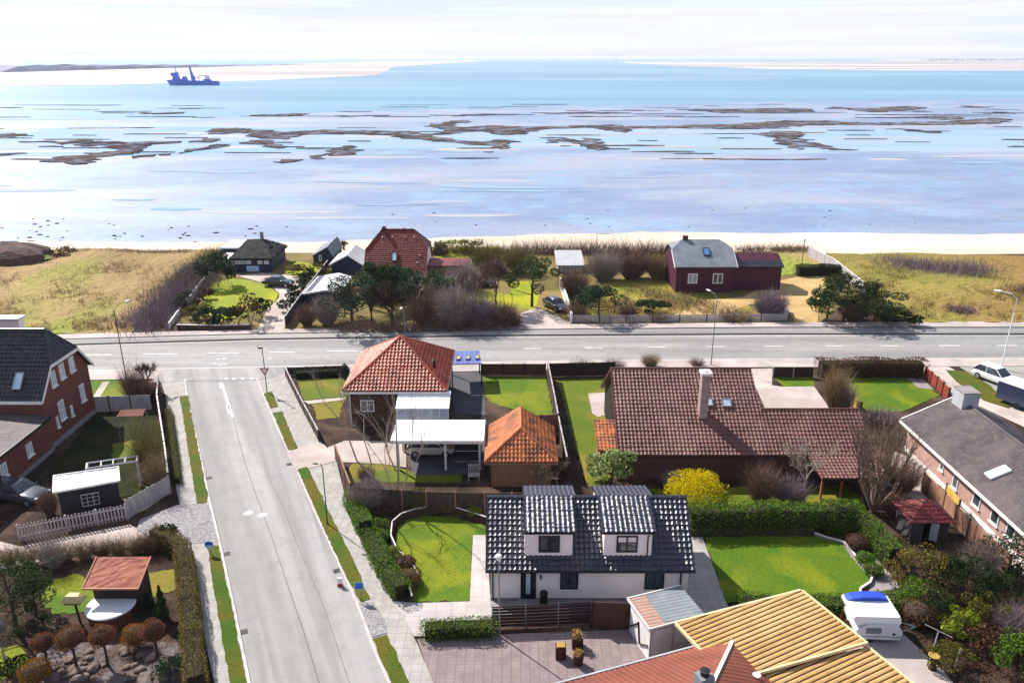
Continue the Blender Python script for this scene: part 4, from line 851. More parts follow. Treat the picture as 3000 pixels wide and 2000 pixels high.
lawn([(1780, 825), (1960, 818), (1990, 850), (2150, 870), (2200, 900), (2180, 925), (1690, 928), (1700, 880)], 'rough olive grass in front of the plum boarded house', 'meadow')
patch('sand_path', [(2250, 830), (2430, 790), (2440, 815), (2400, 870), (2395, 945), (2330, 945), (2300, 890), (2200, 890), (2100, 930), (1960, 928), (2060, 880), (2180, 868)], 0.045, MATS['sand_path'], 'sandy drive beside the plum boarded house', 'path')
patch('driveway', [(2260, 725), (2370, 722), (2420, 790), (2250, 812)], 0.036, MATS['dune_grass'], 'tan grass behind the plum boarded house', 'ground')
poly_field('back_garden', [(640, 742), (2390, 736), (2530, 850), (2400, 944), (830, 968), (640, 968), (500, 960)], MATS['scrub_ground'], 'dry scrub ground of the beach side gardens', lambda X, Y: 0.012 + 0 * X, 3.0)
for a, b, c, lb in [(1225, 705, 1460, 'green grass behind the red roofed house'), (1600, 735, 1640, 'green slope behind the grey flat roofed shed')]:
    lawn([(a + 40, b + 20), (c, b + 18), (c + 20, 770), (a + 60, 775)], lb, 'lawn_yellow', 0.032)

# ================================================================== houses
def cen_eave(p, q): return Vector(p).lerp(Vector(q), 0.5)
# ---- white house in the centre
T = thing('white_house', 'white rendered house with navy tile roof and two dormers', 'house', (4.6, 43.4, 0))
x0, x1, y0, y1, ez, rz_, ry_ = -1.28, 10.56, 40.25, 46.6, 2.42, 5.25, 43.43
bm = B(); box(bm, x0, x1, y0, y1, 0.18, ez - 0.08); xprism(bm, [(y0, ez - 0.081), (y1, ez - 0.081), (ry_, rz_ - 0.25)], x0, x1)
obj('wall', bm, MATS['plaster'], T)
bm = B(); box(bm, x0 - 0.02, x1 + 0.02, y0 - 0.02, y1 + 0.02, 0, 0.177); obj('plinth', bm, MATS['concrete'], T)
ov = 0.38; sl = (rz_ - ez) / (ry_ - y0 + ov)
E0, E1 = (x0 - 0.3, y0 - ov, ez - 0.05), (x1 + 0.3, y0 - ov, ez - 0.05); D0, D1 = (x0 - 0.3, ry_, rz_), (x1 + 0.3, ry_, rz_)
roof('roof', [[E0, E1, D1, D0], [(x1 + .3, y1 + ov, ez - .05), (x0 - .3, y1 + ov, ez - .05), D0, D1]], MATS['tile_navy'], T, 0.30, 0.345, 0.06, 0.075, ridges=[(D0, D1)], rr=0.11)
bm = B(); tube(bm, [(x0 - .3, y0 - ov - .07, ez - .08), (x1 + .3, y0 - ov - .07, ez - .08)], 0.07, 8); obj('gutter', bm, MATS['frame_dark'], T)
for xx, z1 in ((x1 - 0.45, ez - .1), (x0 + .12, ez - .1)):
    bm = B(); tube(bm, [(xx + .12, y0 - ov, z1), (xx, y0 - .08, z1 - .35), (xx, y0 - .08, 0.1)], 0.05, 8); obj('downpipe', bm, MATS['frame_dark'], T)
def wx(px, row=1700, z=1.2): return xat(px, y0, z)
for pxa, pxb in ((1641, 1694), (1888, 1945)):
    xa, xb = xat(pxa, y0, 1.4), xat(pxb, y0, 1.4); zt, zb = hz(y0, 1667), hz(y0, 1724)
    window(T, ((xa + xb) / 2, y0, (zt + zb) / 2), xb - xa, zt - zb, depth=0.06, fw=0.08, sill=MATS['plaster'])
xa, xb = xat(1525, y0, 1), xat(1570, y0, 1); zt = hz(y0, 1669)
bm = B(); box(bm, xa, xb, y0 - .05, y0 + .05, 0.12, zt); dd = obj('door', bm, MATS['frame_dark'], T)
bm = B(); box(bm, xa + .32, xb - .34, y0 - .058, y0 - .045, 0.5, zt - .2); obj('pane', bm, MATS['glass_sky'], dd)
bm = B(); tube(bm, [(xb - .12, y0 - .11, 1.0), (xb - .12, y0 - .11, 1.25)], 0.02, 6); tube(bm, [(xb - .12, y0 - .11, 1.12), (xb - .12, y0 - .05, 1.12)], 0.015, 6); obj('handle', bm, MATS['grey_metal'], dd)
bm = B(); box(bm, xat(1582, y0, 1.7), xat(1586, y0, 1.7), y0 - .12, y0 - .002, 1.55, 1.85); obj('wall_lamp', bm, MATS['dark_metal'], T)
bm = B(); box(bm, xa - .2, xb + .2, y0 - 1.0, y0 - .03, 0.0, 0.14); obj('doorstep', bm, MATS['concrete'], T)
for k, (pa, pb, ra, rb, wl, wr) in enumerate([(1537, 1677, 1535, 1686, 1578, 1640), (1769, 1909, 1764, 1922, 1806, 1868)]):
    yd = 40.55; zf = hz(yd - .12, 1559); zb = ez - .05 + sl * (yd - (y0 - ov)) - 0.1
    xa, xb = xat(pa, yd, 3.6), xat(pb, yd, 3.6)
    bm = B(); xprism(bm, [(yd, zb), (yd, zf), (ry_, rz_ - .1), (ry_, rz_ - .55)], xa, xb)
    d = obj('dormer', bm, MATS['plaster'], T)
    fa, fb = xat(ra, yd - .14, 4.5), xat(rb, yd - .14, 4.5)
    roof('dormer_roof', [[(fa, yd - .14, zf + .02), (fb, yd - .14, zf + .02), (fb, ry_, rz_ + .09), (fa, ry_, rz_ + .09)]], MATS['tile_navy'], d, 0.30, 0.345, 0.045, 0.03, under=0.1)
    edge_trim('fascia', [((fa, yd - .16, zf - .05), (fb, yd - .16, zf - .05))], MATS['frame_dark'], d, 0.05, 0.1)
    zt, zz = hz(yd, 1568), hz(yd, 1616); q, s = xat(wl, yd, 3.8), xat(wr, yd, 3.8)
    window(d, ((q + s) / 2, yd, (zt + zz) / 2), s - q, zt - zz, depth=0.06, fw=0.09, gm=MATS['glass'])
    if k == 1:
        for u, w2 in ((q + .1, (q + s) / 2 - .05), ((q + s) / 2 + .05, s - .1)):
            bm = B(); box(bm, u, w2, yd - .035, yd - .03, zt - .42, zt - .09); obj('blind', bm, MATS['white_paint'], d)
        bm = B(); tube(bm, [(xb - .2, yd - .3, zf - .1), (xb - .25, yd - .06, zf - .3), (xb - .25, yd - .06, zb + .1)], 0.04, 6); obj('downpipe', bm, MATS['frame_dark'], d)
    # rear dormer: its roof shows above the ridge
    ra2, rb2 = ((1531, 1676), (1733, 1889))[k]; ye = 46.3; ze = hz(ye, 1421) - .05; xa2, xb2 = xat(ra2, ye, ze), xat(rb2, ye, ze)
    bm = B(); xprism(bm, [(ry_ + .05, rz_ - .3), (ry_ + .05, rz_ - .1), (ye - .35, ze - .1), (ye - .35, 2.6)], xa2 + .1, xb2 - .1); d2 = obj('dormer', bm, MATS['plaster'], T)
    roof('dormer_roof', [[(xb2, ye, ze), (xa2, ye, ze), (xa2, ry_ + .02, rz_ + .06), (xb2, ry_ + .02, rz_ + .06)]], MATS['tile_navy'], d2, 0.30, 0.345, 0.045, 0.03, under=0.1)
bm = B(); lathe(bm, (xat(1593, 39.5, .4), 39.55, 0.05), [(.26, 0), (.27, .1), (.22, .55), (.25, 1.0), (.2, 1.1), (.12, 1.12)], 14); solo('waste_bin', bm, MATS['car_trim'], 'black bin standing by the door of the white house', 'bin')

# ---- plum tiled bungalow
T = thing('bungalow', 'long plum tiled bungalow with dark boarded wall and tall chimney', 'house', (18, 60, 0))
ez = 2.35; yf = 54.9; ye = yf - .45
XL, XM, XR = xat(1828, ye, ez), None, None
yR = 61.4; zR = hz(yR, 1079)
xl2, xr2 = xat(1788, yR, zR), xat(2200, yR, zR)
sl = (zR - ez) / (yR - ye)
xm = xr2                                        # right verge of the high roof
yR2 = yat(1199, 0); z2 = None
for i in range(400):                            # the lower ridge lies on the same slope
    y = ye + i * 0.02; z = ez + sl * (y - ye)
    if hz(y, 1199) <= z: yR2, z2 = y, z; break
xr3 = xat(2520, yR2, z2); ywf = yf - 2.75; zwf = ez - .55
xwl, xwr = xat(2408, ywf - .3, zwf), xr3
XL = min(XL, xl2)
bm = B(); box(bm, XL + .4, xm - .3, yf, yR + 6.1, 0, ez); xprism(bm, [(yf, ez + .001), (yR + 6.1, ez + .001), (yR, zR - .35)], XL + .4, xm - .3)
box(bm, xm - .299, xr3 - .4, yf, yR2 + 3, 0, ez - .05); box(bm, xwl + 3.2, xwr - .6, ywf + .2, yf - .001, 0, zwf - .1)
obj('wall', bm, MATS['wood_brown'], T)
roof('roof', [[(XL, ye, ez), (xm, ye, ez), (xm, yR, zR), (XL, yR, zR)], [(xm, yR + 6.5, ez), (XL, yR + 6.5, ez), (XL, yR, zR), (xm, yR, zR)]], MATS['tile_plum'], T, 0.30, 0.36, 0.05, 0.05, ridges=[((XL, yR, zR), (xm, yR, zR))])
s2 = (ez - zwf) / (ye - (ywf - .3))
roof('wing_roof', [[(xm + .002, ye, ez), (xr3, ye, ez), (xr3, yR2, z2), (xm + .002, yR2, z2)], [(xr3, yR2 * 2 - ye, ez), (xm + .002, yR2 * 2 - ye, ez), (xm + .002, yR2, z2), (xr3, yR2, z2)],
    [(xwl, ywf - .3, zwf), (xwr, ywf - .3, zwf), (xwr, ye - .005, ez - .004), (xwl - .2, ye - .005, ez - .004)]], MATS['tile_plum'], T, 0.30, 0.36, 0.05, 0.05, ridges=[((xm, yR2, z2), (xr3, yR2, z2))])
edge_trim('eave_board', [((XL, ye - .02, ez - .14), (xwl - .2, ye - .02, ez - .14)), ((xwl, ywf - .33, zwf - .13), (xwr, ywf - .33, zwf - .13))], MATS['wood_dark'], T, .06, .16)
for xx in (xwl + .15, xwl + 1.6): 
    bm = B(); box(bm, xx - .07, xx + .07, ywf - .2, ywf - .06, 0, zwf - .15); obj('porch_post', bm, MATS['wood_warm'], T)
for pa, pb, ra, rb in ((2111, 2160, 1305, 1330), (2042, 2056, 1308, 1332), (2212, 2230, 1306, 1326)):
    u, v = xat(pa, yf, 1.8), xat(pb, yf, 1.8); zt, zb = min(hz(yf, ra), ez - .25), hz(yf, rb)
    window(T, ((u + v) / 2, yf, (zt + zb) / 2), v - u, zt - zb, cols=2 if pb - pa > 30 else 1, depth=.05, fm=MATS['wood_brown'], gm=MATS['glass'])
yc = 57.2; zc = ez + sl * (yc - ye); ca, cb = xat(2052, yc, zc + 1.5), xat(2076, yc, zc + 1.5); ztop = hz(yc, 1100)
bm = B(); box(bm, ca, cb, yc, yc + .75, zc - .3, ztop); c_ = obj('chimney', bm, M('chimney_pink', '#a48c8c', '#8e7676', 2, rough=.9), T)
bm = B(); box(bm, ca - .1, cb + .1, yc - .1, yc + .85, ztop + .002, ztop + .2); box(bm, ca + .15, cb - .15, yc + .15, yc + .6, ztop + .202, ztop + .3); obj('chimney_cap', bm, MATS['white_paint'], c_)
uu, vv, nn = Vector((1, 0, 0)), Vector((0, 1, sl)).normalized(), Vector((0, -sl, 1)).normalized()
for px_, row in ((2062, 1192), (2116, 1194)):
    for i in range(500):
        y = ye + i * .02; z = ez + sl * (y - ye)
        if hz(y, row) <= z: break
    skylight(T, Vector((xat(px_, y, z), y, z)) + nn * .03, uu, vv, nn, .75, .8, MATS['grey_metal'], MATS['glass_sky'])
# side porch
pa = Vector((xat(1757, 57, 2.6), 0, 0)).x
pr = [(pa, 56.3), (XL + .38, 56.3), (XL + .38, 59.0), (pa, 59.0)]
bm = B(); prism(bm, pr, 0, 2.0); p_ = obj('porch', bm, MATS['wood_tan'], T)
roof('porch_roof', [[(pa - .25, 56.0, 1.95), (XL + .36, 56.0, 1.95), (XL + .36, 59.2, 3.1), (pa - .25, 59.2, 3.1)]], MATS['tile_orange_pale'], p_, .3, .36, .03, .025)

# ---- orange pyramid roofed house
T = thing('orange_roof_house', 'square house with a steep orange tiled hipped roof', 'house', (-8.5, 68, 0))
yf = 63.5; ez = 3.6
# eave corners on height ez
def EV(px_, row, z): y = yat(row, z); return Vector((xat(px_, y, z), y, z))
a, b_, c, d = EV(1021, 1154, ez), EV(1326, 1137, ez), EV(1318, 1022, ez), EV(1037, 1035, ez)
yf0 = (a.y + b_.y) / 2; a.y = b_.y = yf0; yb0 = (c.y + d.y) / 2; c.y = d.y = yb0; d.x = a.x = (a.x + d.x) / 2; c.x = b_.x = (b_.x + c.x) / 2
ym = (yf0 + yb0) / 2; apx = Vector((xat(1172, ym, 8), ym, hz(ym, 986)))
roof('roof', [[a, b_, apx], [b_, c, apx], [c, d, apx], [d, a, apx]], MATS['tile_orange'], T, .32, .38, .07, .06, ridges=[(a, apx), (b_, apx), (c, apx), (d, apx)], rr=.12)
wl, wr, wf, wb_ = a.x + .45, b_.x - .45, yf0 + .5, yb0 - .5
bm = B(); box(bm, wl, wr, wf, wb_, 0, ez - .02); obj('wall', bm, MATS['brick_dark'], T)
edge_trim('eave_board', [(a - Vector((0, .02, .16)), b_ - Vector((0, .02, .16))), (d - Vector((.02, 0, .16)), a - Vector((.02, 0, .16))), (b_ - Vector((-.02, 0, .16)), c - Vector((-.02, 0, .16)))], MATS['white_paint'], T, .1, .18)
for xx in (wl + .1, wr - .1):
    bm = B(); tube(bm, [(xx, wf - .08, ez - .2), (xx, wf - .08, 0)], .05, 6); obj('downpipe', bm, MATS['white_paint'], T)
window(T, (wl - .002, (wf + wb_) / 2, 2.1), 1.3, 1.2, ang=-math.pi / 2, fm=MATS['frame_white'])
window(T, (wl + 1.6, wf, 2.0), 1.2, 1.1, fm=MATS['frame_white'])
bm = B(); q = b_.lerp(apx, .35) + Vector((.3, 1.2, .1)); lathe(bm, q, [(.12, -.3), (.12, .45), (.2, .5), (.02, .65)], 10); obj('roof_vent', bm, MATS['dark_metal'], T)
# conservatory
y_c = 62.2; z_c = hz(y_c - .15, 1196); ca, cb = xat(1163, y_c, 2.2), xat(1313, y_c, 2.2)
s_ = obj('conservatory', (lambda b: (box(b, ca, cb, y_c, wf - .002, 0, .75), b)[1])(B()), MATS['brick_dark'], T)
roof('conservatory_roof', [[(ca - .1, y_c - .15, z_c), (cb + .1, y_c - .15, z_c), (cb + .1, wf - .003, 3.42), (ca - .1, wf - .003, 3.42)]], MATS['white_metal'], s_, .82, 1, .012, 0, kind='corr', under=.08)
bm = B(); n = 6
for i in range(n + 1):
    x = ca + (cb - ca) * i / n; box(bm, x - .05, x + .05, y_c - .03, y_c + .07, .752, z_c - .1)
box(bm, ca - .06, cb + .06, y_c - .035, y_c + .075, .7, .86); box(bm, ca - .06, cb + .06, y_c - .036, y_c + .076, 1.25, 1.33); box(bm, ca - .06, cb + .06, y_c - .034, y_c + .074, z_c - .18, z_c - .08)
obj('frame', bm, MATS['frame_white'], s_)
bm = B(); box(bm, ca, cb, y_c + .01, y_c + .03, .87, z_c - .19); obj('pane', bm, MATS['glass_sky'], s_)

# ---- white carport with its posts
T = thing('carport', 'white flat roofed carport sheltering a silver hatchback', 'carport', (-5.8, 59, 0))
zc = 2.75; fy = yat(1292, zc); by = yat(1231, zc); xa, xb = xat(1146, fy, zc), xat(1415, fy, zc)
bm = B(); box(bm, xa, xb, fy, by, zc - .02, zc + .05); obj('roof', bm, MATS['white_metal'], T)
edge_trim('fascia', [((xa - .03, fy - .04, zc - .06), (xb + .03, fy - .04, zc - .06)), ((xa - .04, fy - .07, zc - .06), (xa - .04, by, zc - .06)), ((xb + .04, fy - .07, zc - .06), (xb + .04, by, zc - .06))], MATS['white_paint'], T, .06, .28)
for px_ in (1167, 1305, 1405):
    x = xat(px_, fy + .3, 1.2)
    for yy in (fy + .35, by - .4):
        bm = B(); box(bm, x - .08, x + .08, yy - .08, yy + .08, 0, zc - .03); obj('post', bm, MATS['white_paint'], T)
bm = B(); box(bm, xa + .3, xb - .2, by - .3, by - .24, 0.1, 2.3); obj('back_panel', bm, MATS['wood_fence'], T)
ffy = fy

# ---- small orange roofed garage
T = thing('garage', 'small garage with worn orange tiles and a hipped front', 'garage', (-1, 58, 0))
ez = 2.3; fa, fb = EV(1428, 1353, ez), EV(1634, 1352, ez); fb.y = fa.y; bk = yat(1217, ez); ax = xat(1421, bk, ez)
ax = (ax + fa.x) / 2; fa.x = ax; mx_ = (ax + fb.x) / 2
zr = 4.35; yr = fa.y + (fb.x - ax) / 2
for i in range(300):
    zr = 3.0 + i * .01
    yr = fa.y + 1.9
    if hz(yr, 1245) <= zr: break
bk, yr, zr = 59.5, 55.6, 4.1
bl, br = Vector((ax, bk, ez)), Vector((fb.x, bk, ez)); r0, r1 = Vector((mx_, yr, zr)), Vector((mx_, bk, zr))
roof('roof', [[fa, fb, r0], [bl, fa, r0, r1], [fb, br, r1, r0]], MATS['tile_orange_pale'], T, .3, .36, .06, .05, ridges=[(r0, r1), (fa, r0), (fb, r0)])
bm = B(); box(bm, ax + .35, fb.x - .35, fa.y + .4, bk - .1, 0, ez - .02); hull(bm, [(ax + .35, bk - .11, ez - .01), (fb.x - .35, bk - .11, ez - .01), (mx_, bk - .11, zr - .3), (ax + .35, bk - .5, ez - .01), (fb.x - .35, bk - .5, ez - .01), (mx_, bk - .5, zr - .3)])
obj('wall', bm, MATS['wood_brown'], T)
bm = B(); box(bm, ax + .5, ax + .65, fa.y + .3, fa.y + .38, 0, 2.2); box(bm, ax + .66, fb.x - .5, fa.y + .34, fa.y + .38, 0, 2.1); obj('door', bm, MATS['wood_tan'], T)
edge_trim('eave_board', [(fa - Vector((0, 0, .15)), fb - Vector((0, 0, .15))), (fa - Vector((0, 0, .15)), bl - Vector((0, 0, .15)))], MATS['wood_tan'], T, .06, .16)

# ---- brick house at the left edge
T = thing('brick_house', 'two storey red brick house with half hipped dark tiled roof', 'house', (-45, 63.6, 0))
gx = -38.55; ya, yb = 59.8, 67.4; ez = hz(ya, 1187) ; yr = (ya + yb) / 2
ez = 5.1; zr = 9.4
for i in range(500):
    zr = 6 + i * .01
    if hz(yr, 966) <= zr: break
zh = ez + (zr - ez) * .45; yh0, yh1 = ya + (yr - ya) * .45, yb - (yb - yr) * .45; hipx = xat(131, yr, zr)
xw = -62.0
bm = B(); box(bm, xw, gx, ya, yb, .5, ez); hull(bm, [(x, *p) for x in (xw, gx) for p in ((ya, ez + .001), (yb, ez + .001), (yh0, zh - .12), (yh1, zh - .12))]); obj('wall', bm, MATS['brick'], T)
bm = B(); box(bm, xw - .03, gx + .03, ya - .03, yb + .03, 0, .497); obj('plinth', bm, MATS['concrete'], T)
o = .4; sl = (zr - ez) / (yr - ya); eA, eB = (xw, ya - o, ez - o * sl), (gx + .3, ya - o, ez - o * sl); hA, hB = (gx + .3, yh0, zh), (gx + .3, yh1, zh); rA, rB = (xw, yr, zr), (hipx, yr, zr); fA, fB = (gx + .3, yb + o, ez - o * sl), (xw, yb + o, ez - o * sl)
roof('roof', [[eA, eB, hA, rB, rA], [hA, hB, rB], [fA, fB, rA, rB, hB]], MATS['tile_dark'], T, .32, .38, .06, .06, ridges=[(rA, rB), (hA, rB), (hB, rB)], rr=.12)
edge_trim('bargeboard', [(Vector(eB) + Vector((.05, 0, -.1)), Vector(hA) + Vector((.05, 0, -.1))), (Vector(hB) + Vector((.05, 0, -.1)), Vector(fA) + Vector((.05, 0, -.1))), (Vector(hA) + Vector((.06, 0, -.14)), Vector(hB) + Vector((.06, 0, -.14))), (Vector(eA) + Vector((0, -.06, -.12)), Vector(eB) + Vector((0, -.06, -.12)))], MATS['white_paint'], T, .08, .26)
nn = Vector((0, -sl, 1)).normalized(); vv = Vector((0, 1, sl)).normalized()
for i in range(500):
    y = ya + i * .01; z = ez + sl * (y - ya)
    if hz(y, 1143) <= z: break
skylight(T, Vector((xat(37, y, z), y, z)) + nn * .04, Vector((1, 0, 0)), vv, nn, .7, 1.5, MATS['grey_metal'], MATS['glass_sky'])
for yy, zc_, w_, h_ in ((61.9, 5.6, .75, 1.35), (63.3, 5.75, .75, 1.35), (64.9, 5.75, .75, 1.35), (62.2, 2.6, .8, 1.7), (65.7, 2.7, .7, 1.6), (61.3, 1.9, .3, 1.0), (63.6, 1.9, .3, 1.0)):
    window(T, (gx + .002, yy, zc_), w_, h_, ang=math.pi / 2, rows=2 if w_ > .5 else 1, cols=2 if w_ > .5 else 1, fm=MATS['frame_white'], fw=.09, sill=MATS['white_paint'], gm=MATS['glass_sky'])
# low wing towards the camera
wx0, wx1 = xw, gx + .25; wy0 = 47.0; wz = 3.05
bm = B(); box(bm, wx0, wx1, wy0, ya - .05, .4, wz); w_ = obj('wing_wall', bm, MATS['brick'], T)
bm = B(); box(bm, wx0, wx1 + .03, wy0, ya - .05, 0, .397); obj('plinth', bm, MATS['concrete'], w_)
bm = roofing([(wx1 + .35, wy0, wz + .12), (wx1 + .35, ya - .1, wz + .12), (wx0, ya - .1, wz + 2.1), (wx0, wy0, wz + 2.1)], .5, 1, .02, 0, 'corr'); obj('wing_roof', bm, MATS['corr_grey'], w_)
edge_trim('gutter', [((wx1 + .36, wy0, wz + .05), (wx1 + .36, ya - .1, wz + .05))], MATS['dark_metal'], w_, .14, .2)
for yy in (56.6, 53.2, 50.1): window(w_, (wx1 + .002, yy, 1.75), .75, 1.1, ang=math.pi / 2, fm=MATS['frame_white'], fw=.08, sill=MATS['white_paint'], gm=MATS['glass_sky'])
# rear annexe seen above the roof
T = thing('annexe', 'pale flat roofed annexe showing behind the dark tiled roof', 'annexe', (-56, 77, 0))
p = P(0, 1075); zA = hz(74.5, 938); yB = yat(922, zA + .18); xR = xat(55, 74.5, zA)
bm = B(); box(bm, -62, xR - .15, 74.6, yB - .2, 0, zA); obj('wall', bm, MATS['plaster'], T)
bm = B(); box(bm, -62.2, xR, 74.4, yB, zA + .003, zA + .18); obj('roof', bm, MATS['felt_white'], T)

# ---- grey roofed house at the right edge (turned)
T = thing('grey_roof_house', 'pinkish house under a long grey corrugated gable roof', 'house', (38, 52, 0))
ez = 2.6
e0 = EV(2637, 1229, ez); e1 = EV(2933, 1499, ez); du = (e1 - e0).normalized(); dn = Vector((-du.y, du.x, 0))   # towards the ridge
if dn.x < 0: dn = -dn
Lh = 26.0; wd = 4.3
best = None
for i in range(400):
    z = ez + .5 + i * .01; q = e0 + dn * wd; r_ = (xat(2849, q.y, z))
    if hz(q.y, 1160) <= z: best = z; break
rz_ = best or ez + 2.2
r0 = e0 + dn * wd; r0.z = rz_; e2 = e0 + du * Lh; r2 = r0 + du * Lh; k0 = e0 + dn * wd * 2; k2 = k0 + du * Lh; k0.z = k2.z = ez
roof('roof', [[e0, e2, r2, r0], [k2, k0, r0, r2]], MATS['corr_grey'], T, .19, 1, .04, 0, kind='corr', ridges=[(r0, r2)])
edge_trim('bargeboard', [(e0 - du * .05 - Vector((0, 0, .06)), r0 - du * .05 - Vector((0, 0, .06))), (r0 - du * .05 - Vector((0, 0, .06)), k0 - du * .05 - Vector((0, 0, .06))), (e0 - dn * .05 - Vector((0, 0, .1)), e2 - dn * .05 - Vector((0, 0, .1)))], MATS['white_paint'], T, .1, .2)
w0 = e0 + du * .4 + dn * .6; w2 = e2 + dn * .6; v0 = k0 + du * .4 - dn * .6; v2 = k2 - dn * .6
bm = B(); prism(bm, [w0, w2, v2, v0], .35, ez - .02); hull(bm, [q + Vector((0, 0, ez - .019 - q.z)) for q in (w0, w2, v2, v0)] + [r0 + du * .4 - Vector((0, 0, .3)), r2 - Vector((0, 0, .3))]); obj('wall', bm, MATS['brick_pink'], T)
bm = B(); prism(bm, [w0 - dn * .04 - du * .03, w2 - dn * .04, v2 + dn * .04, v0 + dn * .04 - du * .03], 0, .347); obj('plinth', bm, MATS['white_paint'], T)
edge_trim('soffit', [(w0 - dn * .3 + Vector((0, 0, ez - .18 - w0.z)), w2 - dn * .3 + Vector((0, 0, ez - .18 - w2.z)))], MATS['metal_red'], T, .5, .12)
ang = math.atan2(du.y, du.x)
for s, ww, hh, zz in ((5.6, .5, .8, 1.55), (7.6, .7, 1.1, 1.3), (10.4, .9, 1.1, 1.45), (12.6, .9, 1.1, 1.45), (14.4, .9, 1.1, 1.45)):
    c = w0 + du * s; window(T, (c.x, c.y, zz), ww, hh, ang=ang, cols=1, fm=MATS['frame_white'], fw=.08, sill=MATS['white_paint'], depth=.06)
c0 = r0 + du * .55; bm = B()
for h0, h1, ex in ((rz_ - .5, rz_ + 1.05, 0),): 
    q = [c0 + du * a * 1.5 + dn * (b - .5) * 1.3 for a, b in ((0, 0), (1, 0), (1, 1), (0, 1))]; prism(bm, q, h0, h1)
ch = obj('chimney', bm, MATS['felt_pale'], T)
bm = B(); q = [c0 + du * (a * 1.6 - .05) + dn * (b * 1.4 - .7) for a, b in ((0, 0), (1, 0), (1, 1), (0, 1))]; prism(bm, q, rz_ + 1.052, rz_ + 1.14); obj('chimney_cap', bm, MATS['concrete'], ch)
vv = (r0 - e0).normalized(); nn = du.cross(vv).normalized()
if nn.z < 0: nn = -nn
best = None
for su in range(0, 260):
    for sv in range(4, 44):
        q = e0 + du * su * .1 + vv * sv * .1; pr_ = (xat(2885, q.y, q.z) - q.x) ** 2 + (hz(q.y, 1392) - q.z) ** 2
        if best is None or pr_ < best[0]: best = (pr_, su * .1, sv * .1)
q = e0 + du * best[1] + vv * best[2] + nn * .05
skylight(T, q, du, vv, nn, .8, 1.5, MATS['white_metal'], MATS['glass_sky'])
GH = (e0.copy(), du.copy(), dn.copy())


# ---- ochre corrugated roof and rust red hipped roof in the foreground (both in line with the street)
zl, zh = 2.9, 3.5
A = EV(1983, 1825, zl); C_ = EV(2347, 1731, zh); D_ = EV(2538, 1886, zh)
s = D_ - C_; L1 = s.length; s.normalize()
T = thing('ochre_roof_house', 'near house with a broad ochre corrugated metal roof', 'house', (C_.x - 3, C_.y - 6, 0))
L2 = 16.0
roof('roof', [[A + s * (L1 - .02), A, C_, C_ + s * (L1 - .02)]], [MATS['metal_ochre'], MATS['groove_dark']], T, .29, 1, .07, 0, kind='trap', under=.1)
dz = Vector((0, 0, -.16))
roof('lower_roof', [[A + s * L2 + dz, A + s * (L1 + .02) + dz, C_ + s * (L1 + .02) + dz, C_ + s * L2 + dz]], [MATS['metal_ochre'], MATS['groove_dark']], T, .29, 1, .07, 0, kind='trap', under=.1)
edge_trim('fascia', [(A + Vector((0, 0, .0)) - s * .06, C_ - s * .06), (A + (A - C_).normalized() * .08, A + (A - C_).normalized() * .08 + s * 6), (C_ + (C_ - A).normalized() * .06, C_ + (C_ - A).normalized() * .06 + s * L1), (C_ + (C_ - A).normalized() * .06 + s * L1 + dz, C_ + (C_ - A).normalized() * .06 + s * L2 + dz), (A + s * (L1 - .01) + Vector((0, 0, .06)), C_ + s * (L1 - .01) + Vector((0, 0, .06)))], M('cream_trim', '#d8c49a', '#c8b488', 2, rough=.6), T, .12, .16)
ac = (C_ - A); ac.z = 0; ac.normalize(); bm = B()
q = [A + ac * .5 + s * .4, C_ - ac * .4 + s * .4, C_ - ac * .4 + s * L2, A + ac * .5 + s * L2]; prism(bm, q, 0, zl - .3); obj('wall', bm, MATS['brick_dark'], T)
# rust red roof
ez = 2.75; K = EV(2152, 1864, ez); w = -ac
T = thing('rust_roof_house', 'near house with a rust red hipped metal roof', 'house', (K.x - 4, K.y - 5, 0))
Lw, Ls, hh_ = 22.0, 9.0, 2.2
_q = EV(1660, 1997, ez) - K; w = _q.normalized(); _s = EV(2296, 2000, ez) - K; s = (_s - w * _s.dot(w)).normalized(); ac = -w; e1 = K + w * Lw; e2 = K + s * Ls; e3 = e1 + s * Ls; r0 = K + w * (Ls / 2) + s * (Ls / 2) + Vector((0, 0, hh_)); r1 = e1 + s * (Ls / 2) + Vector((0, 0, hh_))
roof('roof', [[K, e1, r1, r0], [e2, K, r0], [e3, e2, r0, r1]], MATS['metal_rust'], T, .30, 1, .028, 0, kind='corr', under=.1)
edge_trim('hip_flashing', [(K + Vector((0, 0, .05)), r0 + Vector((0, 0, .05)))], MATS['white_metal'], T, .16, .06)
edge_trim('gutter', [(K - s * .06, e1 - s * .06), (K + ac * .06, e2 + ac * .06)], MATS['felt_pale'], T, .1, .12)
bm = B(); prism(bm, [K + w * .6 + s * .5, e1 + s * .5, e3, e2 + w * .6], 0, ez - .2); obj('wall', bm, MATS['brick_dark'], T)
tt = next((i * .01 for i in range(50, 200) if hz(K.lerp(r0, i * .01).y, 1996) >= K.lerp(r0, i * .01).z), .9); q = K.lerp(r0, min(tt, .95)) + w * .5
bm = B(); prism(bm, [q + w * a + s * b for a, b in ((-.35, -.3), (.35, -.3), (.35, .3), (-.35, .3))], q.z - .4, q.z + .55); c_ = obj('chimney', bm, MATS['felt_grey'], T)
bm = B(); lathe(bm, (q.x, q.y, q.z + .551), [(.2, 0), (.2, .22), (.24, .24), (.1, .26)], 12); obj('chimney_pot', bm, MATS['car_trim'], c_)
fn = (r0 - K).cross(e2 - K).normalized(); fn = -fn if fn.z < 0 else fn
